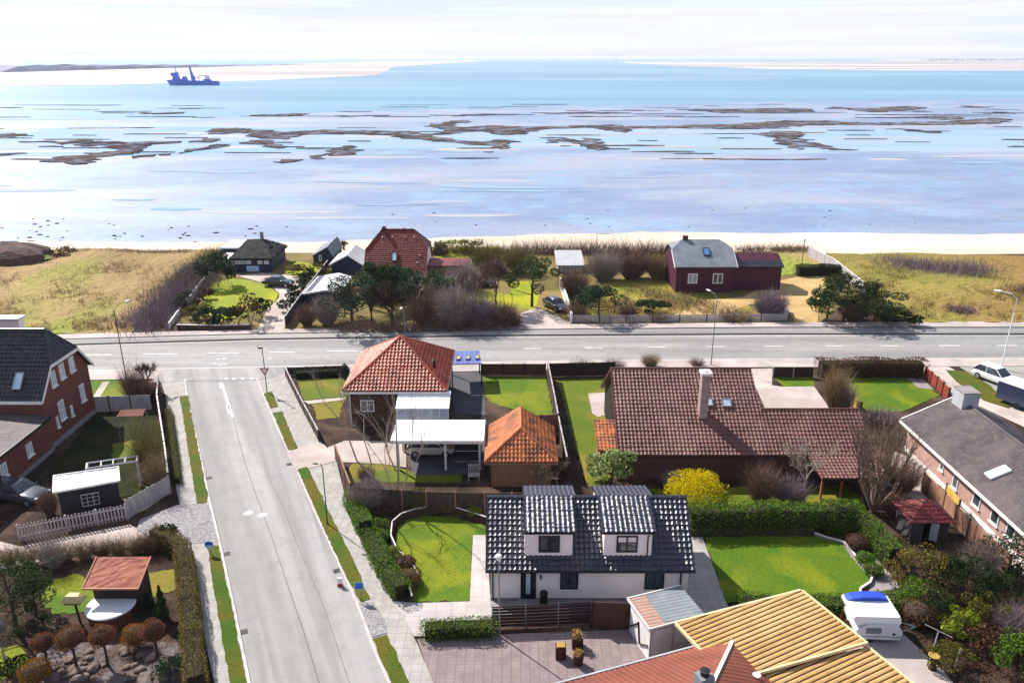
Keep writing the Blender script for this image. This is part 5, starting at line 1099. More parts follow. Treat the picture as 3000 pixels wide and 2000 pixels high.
q = K + s * 3.3 + w * 1.1; q.z = ez + hh_ * 1.1 / (Ls / 2); bm = B(); lathe(bm, q, [(.12, -.1), (.12, .16), (.2, .18), (.02, .24)], 10); obj('roof_vent', bm, MATS['felt_white'], T)

# ---- sheds
def shed(name, label, front_a, front_b, depth, h, roof_fn, wm, cat='shed'):
    pass
T = thing('garden_shed', 'white shed with grey corrugated lean roof in the paved yard', 'shed', P(1930, 1860))
z = 2.3; a, b_, c, d = EV(1838, 1753, z - .2), EV(2021, 1750, z - .2), EV(2066, 1800, z), EV(1903, 1843, z)
d0 = (d - a); d0.z = 0; Ld = d0.length; d0.normalize(); b2 = a + (c - d); b2.z = a.z
bm = roofing([a, d, c, b2], .28, 1, .03, 0, 'corr'); 
hi = [Vector(q) - Vector((0, 0, .01)) for q in (a, d, c, b2)]
quad(bm, *[q - Vector((0, 0, .05)) for q in hi[::-1]]); obj('roof', bm, MATS['felt_grey'], T)
bm = roofing([a + Vector((0, 0, .02)), d + Vector((0, 0, .02)), d.lerp(c, .3) + Vector((0, 0, .02)), a.lerp(b2, .3) + Vector((0, 0, .02))], .28, 1, .03, 0, 'corr'); obj('sunlit_strip', bm, M('strip_sunlit', '#a8806e', '#94705f', 2, rough=.7), T)  # warm strip: sunlight on the roof edge put into the colour
cx = (c - d).normalized(); cx.z = 0
q = [a + d0 * .25 + cx * .12, d - d0 * .12 + cx * .12, c - d0 * .12 - cx * .5, b2 + d0 * .25 - cx * .5]
bm = B(); prism(bm, q, 0, z - .27); wl_ = obj('wall', bm, MATS['white_paint'], T)
edge_trim('trim', [(a, d), (d, c), (a, b2)], MATS['white_paint'], T, .06, .14)
bm = B(); m0 = q[1] - cx * 0; fr = (q[2] - q[1]); 
for f_ in (0.01, .5, .99): p_ = q[1].lerp(q[2], f_) - d0 * -.02; obox(bm, p_ - cx * .03, p_ + cx * .03, .06, 0, z - .3)
obj('door_frame', bm, MATS['wood_pale'], wl_)
bm = B(); n_o = Vector((d0.y, -d0.x, 0)); n_o = n_o if n_o.dot(cx) < 0 else -n_o
for f0, f1, z0_, z1_ in ((.05, .45, .5, 1.5), (.55, .45, .3, 1.6), (.55, .95, .3, 1.0)):
    p0 = q[0].lerp(q[1], f0) + n_o * .03; p1 = q[0].lerp(q[1], f1) + n_o * .03; tube(bm, [(p0.x, p0.y, z0_), (p1.x, p1.y, z1_)], .05, 4)
obj('brace', bm, MATS['wood_dark'], wl_)
# red roofed garden shed at the lower left
T = thing('garden_shed', 'dark wooden garden shed with a plain reddish brown roof', 'shed', P(340, 1770))
z = 2.1; a, b_, c, d = EV(238, 1732, z), EV(411, 1717, z), EV(442, 1628, z + .8), EV(288, 1632, z + .8)
y0_ = (a.y + b_.y) / 2; a.y = b_.y = y0_; a.x = d.x = (a.x + d.x) / 2 - .1; c.x = b_.x = (b_.x + c.x) / 2; c.y = d.y = (c.y + d.y) / 2
bm = B(); quad(bm, a, b_, c, d); bmesh.ops.subdivide_edges(bm, edges=bm.edges[:], cuts=10, use_grid_fill=True)
for v in bm.verts: v.co.z += R.uniform(-.02, .02)
r_ = bmesh.ops.extrude_face_region(bm, geom=bm.faces[:]); bmesh.ops.translate(bm, verts=[v for v in r_['geom'] if isinstance(v, bmesh.types.BMVert)], vec=(0, 0, -.09)); bmesh.ops.recalc_face_normals(bm, faces=bm.faces[:])
obj('roof', bm, M('felt_red', '#8a4634', '#6f3530', .7, rough=.7, bump=.4, bscale=6, c3='#96563e', s3=.9), T)
edge_trim('trim', [(a, b_), (a, d), (b_, c)], M('trim_salmon', '#a86a58', rough=.6), T, .06, .1)
bm = B(); box(bm, a.x + .35, b_.x - .2, y0_ + .4, c.y - .2, 0, z); hull(bm, [(x, yy, zz) for x in (a.x + .35, b_.x - .2) for yy, zz in ((y0_ + .4, z + .001), (c.y - .2, z + .001), (c.y - .2, z + .6))]); obj('wall', bm, MATS['wood_dark'], T)
# pale roofed shed with lattice
T = thing('garden_shed', 'dark open shed with a long pale metal roof', 'shed', P(250, 1490))
z = 2.25; a, b_, c, d = EV(155, 1443, z), EV(351, 1408, z), EV(347, 1367, z + .25), EV(157, 1394, z + .25)
bm = roofing([a, b_, c, d], .7, 1, .03, 0, 'corr'); quad(bm, *[q - Vector((0, 0, .06)) for q in (d, c, b_, a)]); obj('roof', bm, MATS['felt_white'], T)
edge_trim('trim', [(a, b_), (d, c), (a, d), (b_, c)], MATS['white_paint'], T, .06, .14)
bm = B(); prism(bm, [a.lerp(c, .06), b_.lerp(d, .06), c.lerp(a, .06), d.lerp(b_, .06)], 0, z - .1); obj('wall', bm, MATS['board_black'], T)
cc = a.lerp(b_, .52); cc = Vector((cc.x, cc.y, 0)) - Vector((0, -.1, 0)); aa = math.atan2((b_ - a).y, (b_ - a).x)
window(T, (cc.x, cc.y - .12, 1.25), 1.15, .95, ang=aa, cols=3, rows=3, fm=MATS['wood_pale'], gm=MATS['car_trim'], fw=.05, name='lattice')
# pergola frame behind it
T = thing('pergola', 'white timber pergola frame with open bays behind the pale roofed shed', 'pergola', P(330, 1380))
z = 2.2; q = [EV(253, 1372, z), EV(400, 1350, z), EV(403, 1335, z), EV(255, 1356, z)]; bm = B()
for i in range(4): 
    e0_, e1_ = q[i], q[(i + 1) % 4]; tube(bm, [e0_, e1_], .07, 4)
for f_ in (.28, .52, .76): tube(bm, [q[0].lerp(q[1], f_), q[3].lerp(q[2], f_)], .05, 4)
obj('roof_frame', bm, MATS['white_paint'], T)
for p_ in q: bm = B(); box(bm, p_.x - .06, p_.x + .06, p_.y - .06, p_.y + .06, 0, z); obj('post', bm, MATS['white_paint'], T)
T = thing('awning', 'brown fabric awning on thin poles beside the brick house', 'awning', P(360, 1275))
z = 2.3; q = [EV(341, 1221, z), EV(418, 1219, z), EV(427, 1198, z + .3), EV(355, 1201, z + .3)]; bm = B(); quad(bm, *q); r_ = bmesh.ops.extrude_face_region(bm, geom=bm.faces[:]); bmesh.ops.translate(bm, verts=[v for v in r_['geom'] if isinstance(v, bmesh.types.BMVert)], vec=(0, 0, .05)); obj('cover', bm, M('fabric_brown', '#7a5248', '#664038', 1, rough=.9), T)
for p_ in q: bm = B(); tube(bm, [(p_.x, p_.y, 0), (p_.x, p_.y, p_.z)], .03, 6); obj('pole', bm, MATS['grey_metal'], T)
# blue roofed shelter at the road
T = thing('shelter', 'open shelter with a faded blue roof beside the shore road', 'shelter', P(1365, 1110))
z = 2.5; q = [EV(1324, 1067, z), EV(1410, 1064, z), EV(1404, 1026, z + .1), EV(1321, 1029, z + .1)]; bm = roofing(q, .5, 1, .02, 0, 'corr'); quad(bm, *[p_ - Vector((0, 0, .08)) for p_ in q[::-1]]); r_ = obj('roof', bm, MATS['blue_roof'], T)
un = (q[1] - q[0]).normalized(); vn = (q[3] - q[0]).normalized(); nn = un.cross(vn).normalized()
for k in range(3): skylight(T, q[0] + un * (.45 + k * .95) + vn * .9 + nn * .02, un, vn, nn, .45, 1.0, MATS['blue_roof'], M('roof_light', '#a89a58', rough=.5))
for p_ in q: bm = B(); box(bm, p_.x - .06, p_.x + .06, p_.y - .06, p_.y + .06, 0, z - .09); obj('post', bm, MATS['dark_metal'], T)
# playhouse
c0 = P(2716, 1590); s_ = mpp(c0)
T = thing('playhouse', 'small dark playhouse with a red pointed roof', 'playhouse', c0)
w_, d_, h_ = 1.25, 1.1, 1.75; bm = B(); box(bm, c0.x - w_, c0.x - .42, c0.y, c0.y + .08, 0, h_); box(bm, c0.x + .35, c0.x + w_, c0.y, c0.y + .08, 0, h_); box(bm, c0.x - w_, c0.x - w_ + .08, c0.y + .081, c0.y + 2 * d_, 0, h_); box(bm, c0.x + w_ - .08, c0.x + w_, c0.y + .081, c0.y + 2 * d_, 0, h_); box(bm, c0.x - w_ + .081, c0.x + w_ - .081, c0.y + 2 * d_ - .08, c0.y + 2 * d_, 0, h_); obj('wall', bm, M('wood_grey_dark', '#4a4446', '#38343a', 2, rough=.8, stretch=(5, 5, .5)), T)
bm = B(); obox(bm, c0 + Vector((.02, -.02, 0)), c0 + Vector((.42, -.3, 0)), .04, .3, h_ - .1); obj('door', bm, MATS['felt_pale'], T)
q = [Vector((c0.x + a * (w_ + .3), c0.y + d_ + b * (d_ + .3), h_)) for a, b in ((-1, -1), (1, -1), (1, 1), (-1, 1))]; ap = Vector((c0.x, c0.y + d_, h_ + 1.0))
roof('roof', [[q[i], q[(i + 1) % 4], ap] for i in range(4)], MATS['metal_red'], T, .25, .3, .02, .03, under=.06)

# ---- beach side houses
def half_hip(T, x0, x1, yf, yb, ez, zr, f, hl, wm, rm, kind='pan', ov=.35, tw=.3, amp=.035, ridge=True):
    yr = (yf + yb) / 2; sl = (zr - ez) / (yr - yf); zh = ez + (zr - ez) * f; h0, h1 = yf + (yr - yf) * f, yb - (yb - yr) * f
    bm = B(); box(bm, x0, x1, yf, yb, 0, ez); hull(bm, [(x, *p) for x in (x0, x1) for p in ((yf, ez + .001), (yb, ez + .001), (h0, zh - .12), (h1, zh - .12))]); obj('wall', bm, wm, T)
    a, b, c, d = (x0 - .25, yf - ov, ez - ov * sl), (x1 + .25, yf - ov, ez - ov * sl), (x1 + .25, yb + ov, ez - ov * sl), (x0 - .25, yb + ov, ez - ov * sl)
    la, lb, ra, rb = (x0 - .25, h0, zh), (x0 - .25, h1, zh), (x1 + .25, h0, zh), (x1 + .25, h1, zh); r0, r1 = (x0 + hl, yr, zr), (x1 - hl, yr, zr)
    roof('roof', [[a, b, ra, r1, r0, la], [c, d, lb, r0, r1, rb], [ra, rb, r1], [lb, la, r0]], rm, T, tw, .36, amp, .03 if kind == 'pan' else 0, kind=kind, ridges=[(r0, r1), (ra, r1), (rb, r1), (la, r0), (lb, r0)] if ridge else [], rr=.1)
    return a, b, la, ra, sl
# red roofed barn house
yf = P(1160, 826).y; ez = hz(yf, 796); x0, x1 = xat(1064, yf, ez), xat(1249, yf, ez); yb = yf + 10.5; zr = hz(yf + 5.25, 672)
T = thing('barn_house', 'tall house with a huge plain red half hipped roof', 'house', ((x0 + x1) / 2, yf + 5, 0))
a, b, la, ra, sl = half_hip(T, x0 + .25, x1 - .25, yf, yb, ez, zr, .5, 2.0, MATS['plaster'], MATS['metal_red'], tw=.5, amp=.006)
nn = Vector((0, -sl, 1)).normalized(); vv = Vector((0, 1, sl)).normalized()
for i in range(600):
    y = yf + i * .01; z = ez + sl * (y - yf)
    if hz(y, 766) <= z: break
skylight(T, Vector((xat(1147, y, z), y, z)) + nn * .04, Vector((1, 0, 0)), vv, nn, .75, 1.5, MATS['dark_metal'], MATS['glass_sky'])
bm = B(); q = (xat(1125, yf + 5.2, zr), yf + 5.25, zr - .2); box(bm, q[0] - .3, q[0] + .3, q[1] - .3, q[1] + .3, q[2], q[2] + .5); hull(bm, [(q[0] + dx * .35, q[1] + dy * .35, q[2] + .501) for dx in (-1, 1) for dy in (-1, 1)] + [(q[0], q[1], q[2] + .75)]); obj('chimney', bm, MATS['brick_dark'], T)
for x_, r_ in ((1120, 696), (1149, 696), (1186, 696), (1214, 696), (1230, 749), (1223, 771)):
    for i in range(700):
        y = yf + i * .01; z = ez + sl * (y - yf)
        if hz(y, r_) <= z: break
    bm = B(); ball(bm, (xat(x_, y, z), y, z + .08), .12, sub=1); obj('roof_vent', bm, MATS['white_paint'], T)
T = thing('annexe', 'long flat roofed red annexe with striped gate beside the barn house', 'annexe', P(1310, 812))
yf2 = P(1310, 808).y; zt = hz(yf2 + 4.5, 756); xa, xb = xat(1253, yf2, 1.5), xat(1370, yf2, 1.5)
bm = B(); box(bm, xa, xb, yf2, yf2 + 4.5, 0, zt - .2); obj('wall', bm, MATS['metal_red'], T)
bm = B(); box(bm, xa, xb + .2, yf2 - .2, yf2 + 4.7, zt - .197, zt); obj('roof', bm, MATS['metal_red'], T)
bm = B(); 
for i in range(9): x = xat(1290, yf2, 1) + i * .34; box(bm, x, x + .18, yf2 - .06, yf2 - .002, .2, zt - .6)
obj('gate', bm, MATS['metal_ochre'], T)
# plum boarded house
yf = P(2060, 857).y; ez = hz(yf, 776); x0, x1 = xat(1980, yf, 2), xat(2150, yf, 2); yb = yf + 9.0; zr = hz(yf + 4.5, 701)
T = thing('plum_house', 'plum boarded house under a grey half hipped roof', 'house', ((x0 + x1) / 2, yf + 4.5, 0))
a, b, la, ra, sl = half_hip(T, x0, x1, yf, yb, ez, zr, .62, 1.4, MATS['board_plum'], MATS['felt_grey'], kind='corr', tw=.6, amp=.004, ridge=False)
edge_trim('bargeboard', [(Vector(a) + Vector((-.06, 0, -.1)), Vector(la) + Vector((-.06, 0, -.1))), (Vector(b) + Vector((.06, 0, -.1)), Vector(ra) + Vector((.06, 0, -.1)))], MATS['white_paint'], T, .08, .22)
nn = Vector((0, -sl, 1)).normalized(); vv = Vector((0, 1, sl)).normalized()
for i in range(600):
    y = yf + i * .01; z = ez + sl * (y - yf)
    if hz(y, 750) <= z: break
skylight(T, Vector((xat(2062, y, z), y, z)) + nn * .04, Vector((1, 0, 0)), vv, nn, .9, 1.5, MATS['dark_metal'], M('glass_blue', '#4a78b0', rough=.05, spec=.8))
for pa, pb, gm in ((2015, 2043, MATS['felt_pale']), (2088, 2117, MATS['glass'])):
    u, v = xat(pa, yf, 2), xat(pb, yf, 2); zt, zb = hz(yf, 801), hz(yf, 830); window(T, ((u + v) / 2, yf, (zt + zb) / 2), v - u, zt - zb, cols=2, fm=MATS['frame_white'], gm=gm, fw=.12)
bm = B(); q = (xat(2008, yf + 4.5, zr), yf + 4.6, zr - .2); box(bm, q[0] - .35, q[0] + .35, q[1] - .3, q[1] + .3, q[2], q[2] + .7); obj('chimney', bm, MATS['brick_dark'], T)
xa, xb = x1 + .26, xat(2287, yf + 2, 2); y2 = yf + 1.2; zw = hz(y2, 778); w1 = obj('wing_wall', (lambda bb: (box(bb, xa, xb - .2, y2, y2 + 5.4, 0, zw - .1), hull(bb, [(x, *p) for x in (xa, xb - .2) for p in ((y2, zw - .099), (y2 + 5.4, zw - .099), (y2 + 2.7, zw + 1.2))]), bb)[2])(B()), MATS['board_plum'], T)
zr2 = hz(y2 + 2.7, 744); roof('wing_roof', [[(xa, y2 - .3, zw - .12), (xb, y2 - .3, zw - .12), (xb, y2 + 2.7, zr2), (xa, y2 + 2.7, zr2)], [(xb, y2 + 5.7, zw - .12), (xa, y2 + 5.7, zw - .12), (xa, y2 + 2.7, zr2), (xb, y2 + 2.7, zr2)]], MATS['tile_dark'], w1, .3, .36, .03, .03)
# thatched house
yf = P(740, 797).y; ez = hz(yf, 758); x0, x1 = xat(686, yf, 2), xat(793, yf, 2); yb = yf + 8; zr = hz(yf + 4, 702)
T = thing('thatched_house', 'black house with a dark hipped thatched roof and thin chimney', 'house', ((x0 + x1) / 2, yf + 4, 0))
bm = B(); box(bm, x0, x1, yf, yb, 0, ez); obj('wall', bm, MATS['board_navy'], T)
xl, xr = xat(672, yf - .4, ez), xat(797, yf - .4, ez); ra, rb = xat(724, yf + 4, zr), xat(778, yf + 4, zr)
bm = B(); P8 = [Vector(p) for p in ((xl, yf - .5, ez - .1), (xr, yf - .5, ez - .1), (xr, yb + .5, ez - .1), (xl, yb + .5, ez - .1))]; r0, r1 = Vector((ra, yf + 4, zr)), Vector((rb, yf + 4, zr))
hull(bm, P8 + [p + Vector((0, 0, .3)) for p in P8] + [r0, r1, r0 + Vector((0, .2, .02)), r1 + Vector((0, .2, .02))])
for e in range(2): bmesh.ops.subdivide_edges(bm, edges=[e_ for e_ in bm.edges if e_.calc_length() > 1.2], cuts=2, use_grid_fill=True)
for v in bm.verts: v.co += Vector((R.uniform(-.05, .05), R.uniform(-.05, .05), R.uniform(-.06, .06)))
obj('roof', bm, MATS['thatch'], T)
q = Vector((xat(768, yf + 4.5, zr), yf + 4.5, zr - .4)); bm = B(); box(bm, q.x - .22, q.x + .22, q.y - .22, q.y + .22, q.z, hz(q.y, 679)); obj('chimney', bm, MATS['concrete'], T)
for pa, pb in ((689, 715), (718, 735), (754, 768), (773, 787)):
    u, v = xat(pa, yf, 1.9), xat(pb, yf, 1.9); zt, zb = hz(yf, 763), hz(yf, 773); window(T, ((u + v) / 2, yf, (zt + zb) / 2), v - u, zt - zb, fm=MATS['frame_white'], gm=MATS['glass_sky'], fw=.09)
u, v = xat(722, yf, 1), xat(758, yf, 1); bm = B(); box(bm, u, v, yf - .05, yf - .003, .1, hz(yf, 779)); obj('garage_door', bm, MATS['sign_pale'], T)
xa, xb = xat(646, yf + 4, 2), xat(690, yf + 4, 2); y3 = yf + 5; zt = hz(y3, 724)
w1 = obj('wing_wall', (lambda bb: (box(bb, xa, x0 - .01 + 1.5, y3, y3 + 5, 0, zt - .2), bb)[1])(B()), MATS['board_navy'], T)
bm = B(); box(bm, xa - .2, x0 + 1.5, y3 - .3, y3 + 5.2, zt - .197, zt); obj('wing_roof', bm, MATS['felt_white'], w1)
xa = xat(640, yf + 1, 1.5); zt = hz(yf + .5, 757); bm = B(); box(bm, xa, x0 - .02, yf + .3, y3 - .31, zt - .25, zt); obj('porch_roof', bm, MATS['white_paint'], T)
bm = B(); box(bm, xa + .3, x0 - .03, yf + .8, y3 - .5, 0, zt - .253); obj('porch_wall', bm, MATS['felt_pale'], T)
# small navy gabled shed, navy house with a grey roof, navy garage
def gable(name, label, cat, pa, pb, base, eave, ridge, dep, wm, rm, off=0.0, win=(), tw=.6, amp=.012, ridge_x=None, trim=None):
    yf = P((pa + pb) / 2, base).y; ez = hz(yf, eave); x0, x1 = xat(pa, yf, ez), xat(pb, yf, ez); T = thing(name, label, cat, ((x0 + x1) / 2, yf + dep / 2, 0))
    if ridge_x is None:                      # ridge runs left to right
        zr = hz(yf + dep / 2, ridge); bm = B(); box(bm, x0, x1, yf, yf + dep, 0, ez); hull(bm, [(x, *p) for x in (x0, x1) for p in ((yf, ez + .001), (yf + dep, ez + .001), (yf + dep / 2, zr - .12))]); obj('wall', bm, wm, T)
        o = .3; sl = (zr - ez) / (dep / 2); f = [[(x0 - .25, yf - o, ez - o * sl), (x1 + .25, yf - o, ez - o * sl), (x1 + .25, yf + dep / 2, zr), (x0 - .25, yf + dep / 2, zr)], [(x1 + .25, yf + dep + o, ez - o * sl), (x0 - .25, yf + dep + o, ez - o * sl), (x0 - .25, yf + dep / 2, zr), (x1 + .25, yf + dep / 2, zr)]]
    else:                                     # gable towards the road
        xr = xat(ridge_x, yf, ez + .8); zr = hz(yf, ridge); bm = B(); box(bm, x0, x1, yf, yf + dep, 0, ez); hull(bm, [(*p, y, q)[0:1] + (y, q) for p, q in (((x0,), ez + .001), ((x1,), ez + .001), ((xr,), zr - .1)) for y in (yf, yf + dep)]); obj('wall', bm, wm, T)
        o = .3; f = [[(x0 - o, yf + dep, ez - .1), (x0 - o, yf - o, ez - .1), (xr, yf - o, zr), (xr, yf + dep, zr)], [(x1 + o, yf - o, ez - .1), (x1 + o, yf + dep, ez - .1), (xr, yf + dep, zr), (xr, yf - o, zr)]]
        if trim: edge_trim('bargeboard', [(Vector(f[0][1]) - Vector((0, .04, .08)), Vector(f[0][2]) - Vector((0, .04, .08))), (Vector(f[1][0]) - Vector((0, .04, .08)), Vector(f[0][2]) - Vector((0, .04, .08)))], trim, T, .06, .2)
    roof('roof', f, rm, T, tw, 1, amp, 0, kind='corr', under=.1)
    for p0, p1, r0_, r1_ in win:
        u, v = xat(p0, yf, 1), xat(p1, yf, 1); zt, zb = hz(yf, r0_), hz(yf, r1_); window(T, ((u + v) / 2, yf, (zt + zb) / 2), v - u, zt - zb, cols=1, fm=MATS['frame_white'], gm=MATS['glass'], fw=.1)
    return T
gable('beach_hut', 'small navy hut with a grey gabled roof near the beach', 'hut', 917, 972, 776, 748, 722, 7.5, MATS['board_navy'], MATS['felt_grey'], win=[(935, 943, 747, 764)], ridge_x=960)
gable('garage', 'navy garage with a pale folded roof behind the hut path', 'garage', 970, 1060, 805, 772, 745, 6.5, MATS['board_navy'], MATS['felt_pale'], ridge_x=1020, trim=MATS['white_paint'])
gable('garage', 'navy garage with a light grey gabled roof beside the dark pines', 'garage', 893, 990, 890, 856, 847, 8.5, MATS['board_navy'], MATS['felt_white'], ridge_x=955, trim=MATS['white_paint'])
gable('beach_hut', 'low dark hut far behind the orange dune bushes', 'hut', 1270, 1300, 748, 738, 717, 4, MATS['board_black'], MATS['tile_dark'], ridge_x=1285)
T = thing('garden_shed', 'flat grey roofed shed between beach and bare bushes', 'shed', P(1672, 795)); yf = P(1672, 800).y
zt = hz(yf, 777); xa, xb = xat(1630, yf, zt), xat(1713, yf, zt); bm = B(); box(bm, xa + .3, xb - .3, yf + .3, yf + 6.4, 0, zt - .2); obj('wall', bm, MATS['wood_pale'], T)
zb_ = hz(yf + 6.5, 733); bm = B(); hull(bm, [(xa, yf, zt), (xb, yf, zt), (xb, yf + 6.6, zb_), (xa, yf + 6.6, zb_), (xa, yf, zt - .18), (xb, yf, zt - .18), (xb, yf + 6.6, zb_ - .18), (xa, yf + 6.6, zb_ - .18)]); obj('roof', bm, MATS['felt_pale'], T)

# ================================================================== vehicles
def loft(bm, st, prof):
    rings = [[bm.verts.new((x, y, z)) for y, z in prof(*a)] for x, *a in st]; k = len(rings[0])
    for A_, C2 in zip(rings, rings[1:]):
        for i in range(k): bm.faces.new((A_[i], A_[(i + 1) % k], C2[(i + 1) % k], C2[i]))
    bm.faces.new(rings[0][::-1]); bm.faces.new(rings[-1]); bmesh.ops.recalc_face_normals(bm, faces=bm.faces[:])
def car(name, label, loc, rz, paint, L=4.2, Wd=1.78, Hh=1.48, cab=(-2.0, 1.0, -1.55, .25), wheel=.32):
    T = thing(name, label, 'car', loc, rz); k = L / 4.2; w = Wd / 2
    pr = lambda zl, zt, hw: [(-hw * .9, zl), (-hw, zl + .16), (-hw, zt - .2), (-hw * .95, zt - .06), (-hw * .8, zt), (hw * .8, zt), (hw * .95, zt - .06), (hw, zt - .2), (hw, zl + .16), (hw * .9, zl)]
    bm = B(); loft(bm, [(x * k, a, b, c * w) for x, a, b, c in ((-2.1, .42, .86, .8), (-2.04, .3, .94, .9), (-1.5, .22, .97, .98), (-.5, .2, .95, 1), (.8, .2, .95, 1), (1.1, .22, .93, .98), (1.65, .24, .82, .95), (1.98, .28, .72, .86), (2.1, .38, .62, .74))], pr)
    bo = obj('body', bm, MATS[paint], T, world=False, smooth=False); m = bo.modifiers.new('s', 'SUBSURF'); m.levels = m.render_levels = 2
    for p in bo.data.polygons: p.use_smooth = True
    b0, b1, t0, t1 = [v * k for v in cab]; zb, zt = .88, Hh
    bm = B(); hull(bm, [(x, s_ * y, z) for s_ in (-1, 1) for x, y, z in ((b0, w * .86, zb), (b1, w * .88, zb), (t0, w * .70, zt - .05), (t1, w * .70, zt - .05))])
    gl = obj('window', bm, MATS['glass'], T, world=False)
    bm = B(); hull(bm, [(x, s_ * y, z) for s_ in (-1, 1) for x, y, z in ((t0 - .06, w * .70, zt - .07), (t1 + .04, w * .70, zt - .07), (t0, w * .6, zt), (t1 - .1, w * .6, zt), ((t0 + t1) / 2, w * .62, zt + .02))])
    for s_ in (-1, 1):
        for xa, xt in ((b0, t0), (b1, t1), ((b0 + b1) / 2 - .1, (t0 + t1) / 2 - .05)): tube(bm, [(xa, s_ * w * .87, zb), (xt, s_ * w * .705, zt - .06)], .04, 6)
    obj('roof', bm, MATS[paint], T, world=False)
    for x in (-1.3 * k, 1.32 * k):
        for s_ in (-1, 1):
            bm = B(); mt = Matrix.Translation((x, s_ * (w - .1), wheel)) @ Matrix.Rotation(math.pi / 2, 4, 'X')
            lathe(bm, (0, 0, 0), [(wheel * .6, -.1), (wheel * .95, -.1), (wheel, -.06), (wheel, .06), (wheel * .95, .1), (wheel * .6, .1)], 18); bm.transform(mt); ty = obj('wheel', bm, MATS['tyre'], T, world=False)
            bm = B(); lathe(bm, (0, 0, 0), [(.04, -.112), (wheel * .62, -.105), (wheel * .62, .105), (.04, .112)], 12); bm.transform(mt); obj('rim', bm, MATS['rim'], ty, world=False)
    for s_ in (-1, 1):
        bm = B(); ball(bm, (1.93 * k, s_ * w * .66, .64), .16, (.9, 1.1, .55), 2); obj('headlight', bm, MATS['lamp_clear'], T, world=False)
        bm = B(); ball(bm, (-2.0 * k, s_ * w * .78, .82), .15, (.6, .8, 1.3), 2); obj('tail_light', bm, MATS['lamp_red'], T, world=False)
        bm = B(); ball(bm, (b1 - .15, s_ * (w + .06), .98), .1, (.7, 1, .7), 1); obj('mirror', bm, MATS[paint], T, world=False)
    bm = B(); box(bm, 2.02 * k, 2.09 * k, -w * .5, w * .5, .36, .52); obj('grille', bm, MATS['car_trim'], T, world=False)
    return T
c = P(1259, 1344); car('hatchback_car', 'silver hatchback car parked under the white carport', (c.x + .05, c.y + .85, .056), 0.0, 'car_silver', 3.95, 1.7, 1.5, cab=(-2.02, 1.1, -1.6, .3))
c = P(2916, 1120); q0, q1 = P(2885, 1085), P(2945, 1140); car('crossover_car', 'white crossover car parked beside the olive verge', (c.x, c.y, .052), math.atan2(-4.6, 2.2), 'car_white', 4.5, 1.85, 1.6, cab=(-2.05, 1.0, -1.45, .2), wheel=.35)
c = P(817, 838); car('saloon_car', 'dark saloon car on the drive of the thatched house', (c.x, c.y, .055), math.radians(-8), 'car_dark', 4.5, 1.8, 1.42, cab=(-1.5, .95, -.9, .3))
c = P(1628, 905); car('saloon_car', 'dark car parked along the white garden wall', (c.x, c.y, .055), math.radians(-62), 'car_dark', 4.5, 1.8, 1.45, cab=(-1.7, .95, -1.1, .3))
c = P(58, 1462); car('estate_car', 'grey estate car in the shade of the brick house', (c.x, c.y, .01), math.radians(-12), 'car_grey', 4.6, 1.8, 1.5, cab=(-2.0, .9, -1.7, .2))
c = P(1408, 838); car('saloon_car', 'brown shaded car behind the bare bushes', (c.x, c.y, .02), math.radians(6), 'car_grey', 4.4, 1.78, 1.45, cab=(-1.7, .95, -1.1, .3))
# dark van cut by the right edge
c = P(3012, 1200); T = thing('box_van', 'dark blue box trailer with a white roof at the right edge', 'trailer', c, math.radians(-62))
bm = B(); box(bm, -2.6, 2.6, -1.05, 1.05, .5, 2.2); bmesh.ops.bevel(bm, geom=bm.edges[:], offset=.06, segments=2); obj('body', bm, MATS['van_navy'], T, world=False)
bm = B(); box(bm, -2.65, 2.65, -1.1, 1.1, 2.203, 2.32); obj('roof', bm, MATS['white_metal'], T, world=False)
for x in (-.5, .5):
    for s_ in (-1, 1):
        bm = B(); lathe(bm, (0, 0, 0), [(.2, -.1), (.34, -.1), (.34, .1), (.2, .1)], 14); bm.transform(Matrix.Translation((x, s_ * .95, .34)) @ Matrix.Rotation(math.pi / 2, 4, 'X')); obj('wheel', bm, MATS['tyre'], T, world=False)
# white caravan with blue cover
c = P(2570, 1886); T = thing('caravan', 'white caravan with a bright blue strip on its roof', 'caravan', c, math.radians(-2)); 
bm = B(); xprism(bm, [(-1.25, .35), (1.22, .3), (1.28, .85), (1.0, 1.28), (-.75, 1.28), (-1.28, .95)], 0, 2.0, 'y'); bmesh.ops.bevel(bm, geom=bm.edges[:], offset=.05, segments=2); bd = obj('body', bm, MATS['felt_white'], T, world=False)
bm = B(); xprism(bm, [(-1.3, 1.15), (1.05, 1.15), (1.2, 1.3), (1.08, 1.75), (-1.45, 1.75), (-1.5, 1.6)], .12, 2.1, 'y'); bmesh.ops.bevel(bm, geom=bm.edges[:], offset=.08, segments=2); obj('upper_body', bm, MATS['car_white'], T, world=False)
bm = B(); xprism(bm, [(-1.4, 1.756), (1.0, 1.756), (.85, 1.92), (.2, 2.03), (-.5, 2.0), (-1.1, 1.88)], 1.5, 2.05, 'y'); bmesh.ops.bevel(bm, geom=bm.edges[:], offset=.04, segments=2); obj('roof_cover', bm, MATS['tarp_blue'], T, world=False)
bm = B(); lathe(bm, (.85, -.012, .8), [(.07, 0), (.07, .01)], 10); bm.transform(Matrix.Translation((0, 0, 0))); bm.free()
bm = B(); box(bm, -.75, .1, -.012, -.004, .72, 1.1); obj('window', bm, MATS['felt_grey'], T, world=False)
bm = B(); box(bm, -1.2, 1.22, -.016, -.006, .5, .55); obj('trim', bm, MATS['grey_metal'], T, world=False)
bm = B(); ball(bm, (.8, -.03, .72), .09, (1, .4, 1), 1); obj('vent', bm, MATS['car_trim'], T, world=False)
